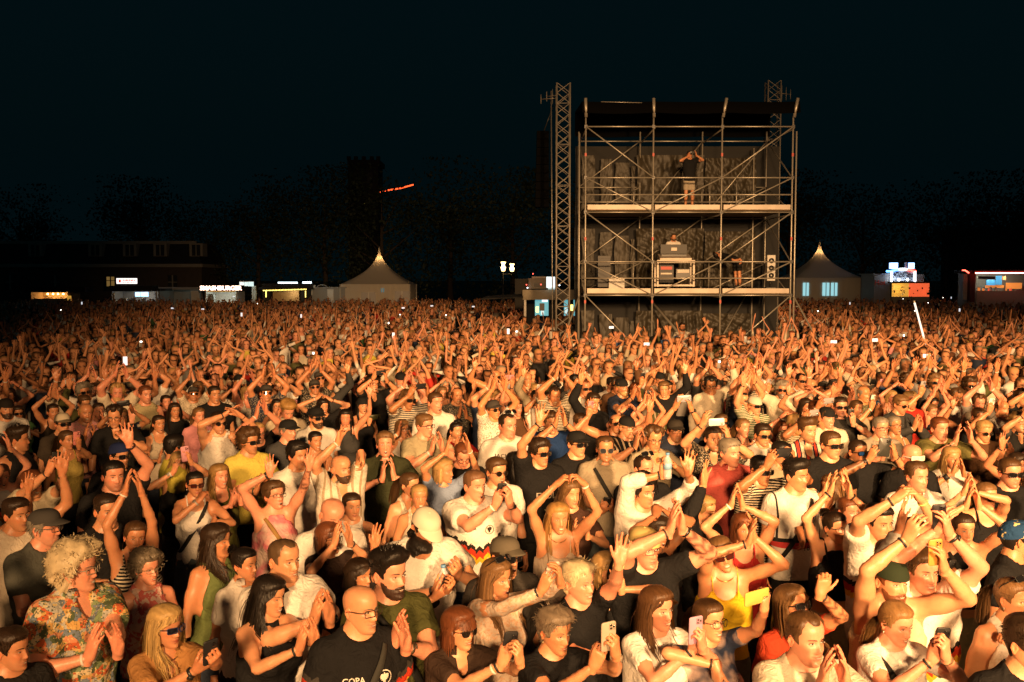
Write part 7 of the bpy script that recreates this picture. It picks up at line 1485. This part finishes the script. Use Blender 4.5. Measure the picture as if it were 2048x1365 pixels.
def place_hero(i, h):
    sex = h['sex']; S = h.get('S', 1.78 if sex == 'm' else 1.67); k = S / 1.75; zh = 1.641 * k
    P = at_height(h['px'], h['py'], zh); yaw = h['yaw']; by = h.get('by', yaw * .5)
    bearing = math.degrees(math.atan2(P[0], P[1]))          # a face turned straight at the camera from off-axis
    ry = math.radians(by - bearing)
    sp = dict(h); sp.update(seed=1000 + i, S=S, skin=np.array(SK[h.get('skin', 'ab'[i % 2])]), hair=h.get('hair', 'short'), hair_col=np.array(h['hc']), hyaw=yaw - by)
    rs = random.Random(i)
    if 'mouth' not in h: sp['mouth'] = rs.choice(['calm', 'smile', 'smile', 'grin', 'calm', 'open'] if not h.get('closed') else ['smile'])
    sp.setdefault('wid', rs.uniform(.95, 1.04) + .05 * h.get('fat', 0)); sp.setdefault('stubble', rs.uniform(0, .35))
    if 'bands' not in h: sp['bands'] = [(s, 'band', rs.choice([(.015, .015, .015), (.02, .015, .012), (.7, .65, .58)])) for s in (-1, 1) if rs.random() < .45]
    wr = {}; ca, sa = math.cos(-ry), math.sin(-ry); foot = np.array([P[0], P[1], 0])
    for key, s in (('R', -1), ('L', 1)):
        if key in h:
            x, y, f = h[key]; d = at_depth(x, y, P[1] - f) - foot; wr[s] = dict(w=np.array([d[0] * ca - d[1] * sa, d[0] * sa + d[1] * ca, d[2]]))
        if key in h.get('wrf', {}): wr.setdefault(s, {}); a = h['wrf'][key]; wr[s].update(f=a[0], p=a[1], h=a[2])
    sp['wr'] = wr; sp['jit'] = .4
    lod = 0 if P[1] < 7.0 else 1
    G, info = build_person(sp, lod)
    if h.get('prn') and h['prn'] != 'capbadge': pr = make_print(h['prn'], info)
    else: pr = None
    root = empty('person', (P[0], P[1], 0), ry); bpy.context.view_layer.update
    root.matrix_world = Matrix.Translation((P[0], P[1], 0)) @ Matrix.Rotation(ry, 4, 'Z')
    tag(root, h['label'], 'person', GROUP)
    bc = h.get('bcol') or rs.choice([(.02, .022, .03), (.035, .045, .07), (.015, .015, .015), (.10, .09, .06)])
    cols = {'shirt': h['top']['col'], 'collar': tuple(np.array(h['top']['col']) * .9), 'trousers': bc, 'shorts': bc, 'skirt': bc}
    ob = emit_person(G, root, sp, cols)
    if pr is not None and not pr.empty(): link('shirt_print', mesh_from('shirt_print', pr, M['felt']), ob['shirt'])
    short = h['label']
    if h.get('phone'):
        a = h['phone']; R, t = hold_matrix(info, root, a[2] if len(a) > 2 else 'v', a[0])
        phone(clip_words(f'{cname(a[1])} smartphone held by {short}'), m4(R, t), a[1], len(a) > 2 and a[2] == 'big')
    if h.get('hold'):
        R, t = hold_matrix(info, root, 'bottle', h['hold'][0]); bottle(clip_words(f'clear water bottle with blue label held by {short}'), m4(R, t))
    PEOPLE.append((P[0], P[1], S, h['px'], h['py']))
    for key in ('R', 'L'):
        if key in h: PEOPLE.append((P[0], P[1], S, h[key][0], h[key][1]))
    return sum(g.tri_count() for g in G.values())
TRI = 0
for i, h in enumerate(HEROES): TRI += place_hero(i, h)
N_IND = len(HEROES)
print('hero tris', TRI)
# ---------------------------------------------------------------- everyone else: first the rest of the ~300 individuals, then the far mass
RC = random.Random(11); RN = np.random.RandomState(11)
PAL = [('white', (.74, .70, .64), 27), ('cream', (.64, .56, .43), 14), ('black', (.014, .014, .015), 21), ('charcoal', (.045, .045, .045), 8), ('grey', (.2, .19, .18), 7), ('beige', (.38, .32, .22), 8), ('olive', (.08, .08, .03), 5), ('navy', (.02, .03, .06), 7), ('blue', (.03, .08, .2), 3), ('red', (.42, .03, .02), 3), ('pink', (.58, .24, .25), 3), ('brown', (.10, .05, .025), 4), ('yellow', (.6, .5, .08), 2), ('green', (.05, .12, .05), 2)]
HAIRS = [BK, BK, DB, DB, DB, BR, BR, LB, LB, BL, BL, RD, GY, GY]
def pick_pal(): return RC.choices(PAL, [p[2] for p in PAL])[0]
POSE_W = [('clap_high', 20), ('clap_face', 18), ('clap_mid', 9), ('clap_low', 5), ('phone_high', 11), ('phone_face', 7), ('phone_up1', 6), ('wave', 11), ('vee', 8), ('cross_high', 4), ('down', 3), ('drink', 2), ('onhead', 2), ('heart', 2), ('mouth', 3), ('crossed', 2)]
POSE_TXT = {'clap_high': 'clapping overhead', 'clap_face': 'clapping beside the face', 'clap_mid': 'clapping before the chest', 'clap_low': 'clapping low', 'phone_high': 'filming overhead', 'phone_face': 'filming at chin height', 'phone_up1': 'filming one-handed', 'wave': 'waving one hand', 'vee': 'with arms spread up', 'cross_high': 'clasping hands overhead', 'down': 'with arms down', 'drink': 'drinking', 'onhead': 'with hands on the head', 'heart': 'making a heart overhead', 'mouth': 'with hands at the mouth', 'crossed': 'with folded arms'}
def rand_spec(seed, pose):
    r = random.Random(seed); sex = r.choice('mmf'); hc = r.choice(HAIRS); age = r.choice([.1, .2, .3, .5, .9])
    sp = dict(seed=seed, sex=sex, S=1.75 * r.uniform(.985, 1.04) if sex == 'm' else 1.75 * r.uniform(.92, .975), skin=np.array(SK[r.choice('aabbcd')]), hair_col=np.array(hc), age=age, mouth=r.choice(['calm', 'calm', 'smile', 'smile', 'grin', 'open']), pose=pose, hyaw=r.uniform(-8, 16), hpitch=r.uniform(-8, 10), hroll=r.uniform(-6, 6), fat=r.choice([0, 0, 0, .2, .5]), wid=r.uniform(.95, 1.05), stubble=r.uniform(0, .4))
    if sex == 'm':
        sp['hair'] = r.choice(['short', 'short', 'crop', 'crop', 'crop', 'quiff', 'buzz', 'messy', 'curly', 'balding', 'bald']); sp['recede'] = r.choice([0, 0, .5, 1]); sp['beard'] = r.choice([0, 0, 0, .2, .4]); g = r.choice(['tee'] * 6 + ['polo', 'shirt', 'sleeveless', 'long'])
        if r.random() < .2: sp['cap'] = (r.choice(['cap', 'back', 'back']), r.choice([(.012, .012, .012), (.05, .045, .04), (.55, .5, .4)]), (.02, .02, .02))
    else: sp['hair'] = r.choice(['long', 'long', 'wavy', 'bob', 'tail', 'tail', 'bun', 'shortf']); g = r.choice(['tee', 'tee', 'tank', 'tank', 'cami', 'sleeveless', 'cap'])
    if r.random() < .24: sp['glasses'] = r.choice([SUN, SUN, SUNR]); sp['shades'] = 1
    elif r.random() < .2: sp['glasses'] = r.choice([SPEC, SPECR])
    sp['top'] = dict(g=g, col=(1, 1, 1), pat=r.choice([None] * 8 + ['stripes_h', 'plaid', 'jersey_w', 'stripes_v', 'darkprint'])); sp['bands'] = [(s, 'band', r.choice([(.015, .015, .015), (.7, .65, .58)])) for s in (-1, 1) if r.random() < .4]; sp['bottom'] = 'long'
    return sp
# -- where they stand
SPOTS = []; sx, sy = .68, .70; row = 0; y = 4.9
while y < 84:
    k = 1.0 if y < 20 else 1.15 if y < 30 else 1.3 if y < 40 else 1.5 if y < 54 else 1.8
    w_ = .535 * y + 1.2; x = -w_ + (row % 2) * sx * .5
    while x < w_: SPOTS.append((x + RC.uniform(-.2, .2) * k, y + RC.uniform(-.24, .24) * k)); x += sx * k
    y += sy * k; row += 1
HP = np.array([(p[0], p[1]) for p in PEOPLE]); HQ = [(p[1], p[3], p[4]) for p in PEOPLE]
def blocked(x, y):
    if np.hypot(HP[:, 0] - x, HP[:, 1] - y).min() < .40: return True
    if 1.0 < x < 10.2 and 30.2 < y < 36.6 and not (y < 30.6): return True
    if .2 < x < 4.2 and 43 < y < 48: return True
    if abs(x - (-11.2)) < 3.4 and y > 83.5: return True
    for (pp, d) in (((62, 140), 80.5), ((222, 318), 80.8), ((325, 625), 81), ((1745, 1862), 79), ((1925, 2100), 69)):
        if y > d and pp[0] < to_px((x, y, 1.6))[0] < pp[1]: return True
    if y < 15:
        px, py, f = to_px((x, y, 1.62)); hw = FPX * (.17 if y > 8.5 else .30) / f + 8
        for d, qx, qy in HQ:
            if d > y - .1 and abs(qx - px) < hw and qy > py - FPX * .20 / f: return True
            if abs(qx - px) < 22 and abs(qy - py) < 26: return True
    return False
SPOTS = [s for s in SPOTS if not blocked(*s)]
SPOTS.sort(key=lambda s: math.hypot(*s))
NEAR = SPOTS[:max(0, 296 - N_IND)]; FAR = SPOTS[len(NEAR):]
# -- a pool of figures that the individuals share
POOLN = 38; pool = []
_pl = [p for p, n in POSE_W for _ in range(max(1, round(n * POOLN / 110)))]
for i in range(len(_pl)):
    sp = rand_spec(5000 + i, _pl[i]); G, info = build_person(sp, 1)
    if 'hair' in G: G['hair'].C = [c / np.maximum(sp['hair_col'], 1e-3).astype(F4) for c in G['hair'].C]
    if 'shirt' in G: del info['field']
    pool.append((sp, G, info, {}))
def zone(px, py):
    h = 'far left' if px < 300 else 'left' if px < 680 else 'left of centre' if px < 960 else 'below the tower' if px < 1590 else 'right' if px < 1860 else 'far right'
    v = 'middle rows' if py < 730 else 'rows just before the middle' if py < 780 else 'rows behind the front ones' if py < 870 else 'front rows'
    return h, v
made = []; last = -1
for i, (x, y) in enumerate(NEAR):
    j = RC.randrange(len(pool))
    while j == last: j = RC.randrange(len(pool))
    last = j; sp, G, info, cache = pool[j]
    yaw = math.atan2(LOOK[0] - x, y - LOOK[1]) * RC.uniform(.55, .95) + RC.uniform(-.22, .22)
    s = RC.uniform(.96, 1.05); root = empty('person', (x, y, 0)); root.matrix_world = Matrix.Translation((x, y, 0)) @ Matrix.Rotation(yaw, 4, 'Z') @ Matrix.Rotation(RC.uniform(-.05, .05), 4, 'Y') @ Matrix.Rotation(RC.uniform(-.03, .05), 4, 'X') @ Matrix.Diagonal((s * RC.choice((1, -1)) if sp['pose'] not in ('phone_up1', 'phone_high', 'phone_face') else s, s, s, 1))
    pal = pick_pal(); hcol = RC.choice(HAIRS); sk = RC.uniform(.86, 1.08); bc = RC.choice([(.02, .022, .03), (.035, .045, .07), (.015, .015, .015)])
    emit_person(G, root, sp, {'shirt': pal[1], 'collar': pal[1], 'hair': hcol, 'body': (sk, sk * RC.uniform(.95, 1.02), sk * RC.uniform(.9, 1.02)), 'trousers': bc}, cache)
    px, py, f = to_px((x, y, 1.641 * sp['S'] / 1.75 * s)); made.append((px, py, root, pal[0], sp))
    if 'phone' in sp['pose']:
        c = RC.choice([(.72, .7, .66), (.02, .02, .022), (.02, .02, .022), (.3, .3, .32), (.6, .25, .3), (.5, .42, .32)]); R, t = hold_matrix(info, root, 'h' if sp['pose'] == 'phone_high' else 'v', 'R')
        R = R / s; R, t = np.array(R), np.array(t); made[-1] += ((c, m4(R, t)),)
GN = {'tee': 'tee', 'polo': 'polo', 'shirt': 'shirt', 'sleeveless': 'sleeveless top', 'long': 'long-sleeved top', 'tank': 'tank top', 'cami': 'strap top', 'cap': 'cap-sleeve top'}
LAND = [(100, 'the bulb-lit kiosk'), (255, 'the white sign box'), (360, 'the grey gazebo'), (442, 'the burger lettering'), (570, 'the yellow bulb chain'), (655, 'the white cabins'), (759, 'the left tent'), (890, 'the gap beside the left tent'), (1015, 'the street lamp'), (1125, 'the lattice mast'), (1237, 'the tower left bay'), (1372, 'the tower middle bay'), (1510, 'the tower right bay'), (1638, 'the right tent'), (1760, 'the pale trailer'), (1815, 'the coffee stand'), (1900, 'the gap before the red neon'), (2000, 'the red neon')]
def land(px): return min(LAND, key=lambda t: abs(t[0] - px))[1]
ORD = ['nearest', 'second nearest', 'third nearest', 'fourth nearest', 'fifth nearest', 'sixth nearest', 'seventh nearest', 'eighth nearest']
byk = {}
for m_ in sorted(made, key=lambda a: -a[1]):
    px, py, root, pal, sp = m_[:5]; ex = ' and sunglasses' if sp.get('shades') else ' and glasses' if sp.get('glasses') else ''
    ex = ex if ex else ' and cap' if sp.get('cap') else ''
    k = f"person in {pal} {GN[sp['top']['g']]}{ex} {POSE_TXT[sp['pose']]} under {land(px)}"
    if len(k.split()) > 14: k = k.replace('with ', '').replace(' the face', ' face').replace('before the', 'at')
    byk.setdefault(k, []).append(m_)
for k, ms in byk.items():
    for n, m_ in enumerate(ms):
        lab = k if len(ms) == 1 else f'{k}, {ORD[n]}'
        m_[2]['label'] = clip_words(lab); m_[2]['category'] = 'person'; m_[2]['group'] = GROUP
        if len(m_) > 5: phone(clip_words(f'{cname(m_[5][0])} phone of the ' + lab.replace('person in ', '').replace('filming ', '')), m_[5][1], m_[5][0])
# -- the far crowd: too many to count, one mass of simple but whole figures
def far_figure(seed, lod, pose):
    """verts, quads, colour key per vertex (0 skin 1 shirt 2 hair 3 legs 4 dark 5 lips), a full figure"""
    r = np.random.RandomState(seed); sex = 'm' if r.rand() < .6 else 'f'; V, Fc, K = [], [], []; n0 = 0
    def add(v, f, k):
        nonlocal n0; v = np.asarray(v, float); V.append(v); Fc.append(np.asarray(f) + n0); K.append(np.broadcast_to(np.asarray(k), len(v)).astype(int)); n0 += len(v)
    nr, nc = [(12, 12), (8, 8), (7, 6)][lod]; z = head_rows(nr) ; z[0] = -.118; phi = np.linspace(-math.pi, math.pi, nc, endpoint=False); Z, P = np.meshgrid(z, phi, indexing='ij'); X, Y = head_base(Z, P, sex); ff = sst(np.cos(P), .05, .45); Y = Y - face_relief(X, Z, sex, 'calm', .3) * ff * 1.25
    hl = hairline(P, r.rand() * .8); hair = Z > hl; bald = sex == 'm' and r.rand() < .12
    if not bald: sc_ = np.where(hair, 1.10 if sex == 'm' else 1.16, 1.0); X = X * sc_; Y = .004 + (Y - .004) * sc_; Z = np.where(hair, Z * 1.06 + .004, Z)
    key = np.where(hair & (not bald), 2, 0); eye = (np.abs(np.abs(X) - .031) < .016) & (np.abs(Z - .006) < .012) & (ff > .5); shade = r.rand() < .2
    if shade: eye = (np.abs(X) < .06) & (np.abs(Z - .004) < .018) & (ff > .4)
    key = np.where(eye, 4, key); key = np.where((np.abs(X) < .024) & (np.abs(Z + .067) < .008) & (ff > .6), 5, key)
    pitch = rotx(r.uniform(-.2, .15)) ; H3 = (np.stack([X, Y, Z], -1).reshape(-1, 3) * (1.03 if lod else 1)) @ pitch.T + [0, -.01, 1.641]; add(H3, grid_faces(nr, nc)[:, ::-1], key.ravel())
    if sex == 'f' and r.rand() < .7:
        a = np.linspace(1.25, 2 * math.pi - 1.25, 8 if lod == 0 else 4); rows = 4 if lod == 0 else 2; T_, A = np.meshgrid(np.linspace(0, 1, rows), a, indexing='ij'); add(np.stack([np.sin(A) * (.088 + .01 * T_), -np.cos(A) * .105 + .01, 1.69 - T_ * r.uniform(.2, .42)], -1).reshape(-1, 3), grid_faces(rows, len(a), False), 2)
    zt = [.82, 1.02, 1.18, 1.32, 1.42, 1.47, 1.54, 1.60]; wd = np.array([.17, .17, .165, .178, .175, .13, .055, .05]) * (1 if sex == 'm' else .88); dp = np.array([.115, .115, .115, .125, .112, .085, .052, .05]) * (1 if sex == 'm' else .93); ns = [10, 7, 5][lod]
    if lod: sel = [1, 3, 4, 5, 7] if lod == 1 else [1, 4, 5, 7]; zt = [zt[i] for i in sel]; wd = wd[sel]; dp = dp[sel]
    a = np.arange(ns) * 2 * math.pi / ns; add(np.concatenate([np.stack([np.cos(a) * w, np.sin(a) * d_ + .008, np.full(ns, zz)], 1) for zz, w, d_ in zip(zt, wd, dp)]), grid_faces(len(zt), ns), np.repeat([1] * (len(zt) - 2) + [0, 0], ns))
    if lod == 0: add(np.concatenate([np.stack([np.cos(a) * w, np.sin(a) * w * .75 + .008, np.full(ns, zz)], 1) for zz, w in ((0, .12), (.5, .15), (.9, .165))]), grid_faces(3, ns), 3)
    ps = POSES[pose]; sw = .18 if sex == 'm' else .16; slv = r.choice([.1, .6, .6, .6, 1.0])
    for i, s in enumerate((-1, 1)):
        q = ps[0] if ps[0] is ps[1] else ps[i]; sx_ = np.array([s, 1, 1.]); w = np.array(q['w']) * sx_ + r.normal(size=3) * (.08, .06, .09); sh = np.array([s * sw, .01, 1.43 + .05 * np.clip((w[2] - 1.4) / .4, 0, 1)]); e, w = solve_arm(sh, w, np.array(q['pole']) * sx_ + r.normal(size=3) * .2, .30, .262); F_ = unit(np.array(q['f']) * sx_ * .7 + unit(w - e)); aw = 1 if sex == 'm' else .85
        pts = [sh, sh + (e - sh) * .55, sh + (e - sh) * .56, e, e + (w - e) * .35, w, w + F_ * .05, w + F_ * .10, w + F_ * .175]; rd = np.array([.058, .050, .042, .034, .036, .021, .030, .034, .010]) * aw * (1, .86, .80)[lod]
        kk = [1, 1, 1 if slv > .9 else 0, 1 if slv > .9 else 0, 0, 0, 0, 0, 0]
        if slv < .3: kk[0] = 1; kk[1] = 0
        if lod: sel = [0, 1, 3, 5, 7, 8] if lod == 1 else [0, 3, 5, 7]; pts = [pts[j] for j in sel]; rd = rd[sel]; kk = [kk[j] for j in sel]
        ns2 = [6, 4, 3][lod]; v, f = tubes(np.array([pts]), rd[None], ns2, .82); add(v, f, np.repeat(kk, ns2))
        if lod == 0 and pose in ('vee', 'wave', 'clap_high', 'clap_face'):
            ax = unit(np.cross(F_, [0, 1, 0.01])); 
            for o_ in (-.028, -.009, .010, .028): b0 = w + F_ * .09 + ax * o_; v, f = tubes(np.array([[b0, b0 + F_ * .085 + ax * o_ * .5]]), np.array([[.010, .007]]), 4, 1.0); add(v, f, 0)
    return np.concatenate(V), Fc, np.concatenate(K)
POSE_F = [('clap_face', 18), ('clap_mid', 10), ('down', 24), ('wave', 10), ('phone_high', 9), ('phone_up1', 9), ('clap_high', 14), ('vee', 5), ('drink', 3), ('mouth', 4), ('heart', 1)]
FP = [[far_figure(900 + i + 300 * l, l, RC.choices([p for p, n in POSE_F], [n for p, n in POSE_F])[0]) for i in range(60)] for l in (0, 1, 2)]
cg = Geo(); lit = []
for i, (x, y) in enumerate(FAR):
    l = 0 if y < 29 else 1 if y < 46 else 2; V, Fc, K = FP[l][RC.randrange(60)]; yaw = math.atan2(LOOK[0] - x, y - LOOK[1]) * .8 + RC.uniform(-.3, .3); s = RC.uniform(.93, 1.07); c, sn = math.cos(yaw) * s, math.sin(yaw) * s; mx = RC.choice((1, -1))
    W = np.stack([V[:, 0] * c * mx - V[:, 1] * sn + x, V[:, 0] * sn * mx + V[:, 1] * c + y, V[:, 2] * s], 1); sk = np.array(SK[RC.choice('aabbcd')]) * RC.uniform(.85, 1.08); hc = np.array(RC.choice(HAIRS)); tab = np.array([sk, pick_pal()[1], hc, (.02, .022, .03), (.02, .012, .01), sk * (.62, .42, .4)])
    C = tab[K]; off = 0
    cg.V.append(W.astype(F4)); cg.C.append(C.astype(F4))
    for f in Fc: cg.F.append((f if mx > 0 else f[:, ::-1]) + cg.n)
    cg.n += len(W)
    if RC.random() < (.026 if y < 60 else .012): lit.append((x, y, yaw))
_mm = mat_vcol('crowd_figures', .7, 0, 0, .2); cr = link('crowd', mesh_from('crowd', cg, _mm)); tag(cr, 'dense far crowd of small figures with raised hands stretching back to the stalls', 'crowd', None, 'stuff')
# phones glowing in the far crowd
M['torch'] = emis('phone_torch', (1, .92, .82), 9); g = Geo(); V, f, t = rbox(.022, .012, .002, .008); g.add(V, f); g.F.append(t); TORCH = mesh_from('torch', g, M['torch'])
M['glow'] = emis('phone_glow', (.85, .9, 1), .7); g = Geo(); V, f, t = rbox(.036, .075, .001, .009); g.add(V, f); g.F.append(t); GLOW = mesh_from('lit_screen', g, M['glow'])
lk = {}
for i, (x, y, yaw) in enumerate(sorted(lit, key=lambda t: t[1])):
    z = RC.uniform(1.78, 2.02); e = empty('smartphone'); e.matrix_world = Matrix.Translation((x + RC.uniform(-.1, .1), y - .35, z)) @ Matrix.Rotation(yaw, 4, 'Z') @ Matrix.Rotation(RC.choice((0, 1.57)), 4, 'Y')
    px, py, _f = to_px((x, y, z)); bright = i % 3; link('case', PHONE[0], e, None, (.3, .3, .3))
    if bright == 0: link('torch', TORCH, e, (.008, -.0075, .045))
    elif bright == 1: link('lit_screen', GLOW, e, (0, -.0062, 0))
    k = f"{['bright phone torch', 'glowing phone screen', 'unlit grey phone'][bright]} in the far crowd under {land(px)}"; lk[k] = lk.get(k, -1) + 1
    tag(e, k + (f', {ORD[min(lk[k], 7)]}' if lk[k] else ''), 'smartphone', 'phones held up in the far crowd')
# a long white pole held up at the right, brightened by glow in its paint
e = empty('pole', tuple(at_depth(1852, 700, 24.5))); tag(e, 'long thin white pole held up slantwise above the crowd at right', 'pole'); e.location = (0, 0, 0); A, B = at_depth(1852, 692, 24.5), at_depth(1829, 606, 24.8); bar('shaft', A, B, .024, emis('white_pole_glow', (1, .93, .82), .8), e); bar('tip', B, B + (B - A) * .05, .03, M['steel'], e); bar('grip', A - (B - A) * .12, A, .028, M['blackp'], e)
# ---- crew on and below the tower, each with a pose of their own
def crew(px, pyfoot, z, d, label, sp, cols, ry=0.0, crouch=False):
    x = at_depth(px, pyfoot, d)[0]; base = dict(seed=8000 + int(px), skin=np.array(SK['b']), hair_col=np.array(sp.get('hc', BK)), bands=[]); base.update(sp); G, info = build_person(base, 1); root = empty('person', (x, d, z)); root.matrix_world = Matrix.Translation((x, d, z)) @ Matrix.Rotation(ry, 4, 'Z'); tag(root, label, 'person', 'crew at the scaffold tower')
    if crouch:                                                       # bent forward at the hips: turn everything above the hip line
        for g in G.values():
            for i_, v in enumerate(g.V):
                t = np.clip((v[:, 2] - .78) / .25, 0, 1) * math.radians(78); y, zz = v[:, 1], v[:, 2] - .90; g.V[i_] = np.where((v[:, 2] > .78)[:, None], np.stack([v[:, 0], y * np.cos(t) - zz * np.sin(t) - .0, y * -np.sin(t) * -1 * -1 + zz * np.cos(t) + .90], 1), v).astype(F4)
    emit_person(G, root, base, cols); return root, info
Kk = {'shirt': Kc, 'collar': Kc, 'shorts': (.40, .35, .27), 'trousers': (.02, .02, .025)}
r_, inf = crew(1378, 410, ZT['d1'], 32.3, 'person in black shirt and pale shorts filming from the upper deck', dict(sex='m', S=1.82, hair='crop', hc=BK, cap=('cap', (.02, .02, .02), (.02, .02, .02)), top=T('tee', Kc), pose='phone_high', bottom='shorts', wr={-1: dict(w=(-.14, -.24, 1.62)), 1: dict(w=(.14, -.26, 1.66))}), Kk, .15)
R, t = hold_matrix(inf, r_, 'h', 'R'); phone('small dark camera phone held by the person on the upper deck', m4(R, t), (.05, .05, .05))
crew(1346, 575, ZT['d2'], 32.9, 'bearded person in white tee behind the mixing desk', dict(sex='m', S=1.78, hair='buzz', hc=BR, beard=.4, top=T('tee', Wc), pose='crossed'), dict(Kk, shirt=Wc), .1)
crew(1475, 575, ZT['d2'], 32.6, 'person in black shorts bending down on the lower deck', dict(sex='m', S=1.80, hair='short', hc=BK, top=T('tee', Kc), pose='down', bottom='shorts'), dict(Kk, shorts=(.02, .02, .02)), -1.25, True)
crew(1364, 700, 0.12, 30.5, 'person in white shirt with lanyard standing below the tower, right', dict(sex='m', S=1.90, hair='bun', hc=DB, beard=.4, top=T('tee', (.55, .5, .42)), pose='clap_mid', wr={1: dict(w=(.27, -.02, .9))}), dict(Kk, shirt=(.55, .5, .42)), .1)
crew(1316, 700, 0.0, 30.9, 'person in dark tee standing below the tower, left of white shirt', dict(sex='m', S=1.86, hair='crop', hc=BK, top=T('tee', Kc), pose='down'), Kk, .1)
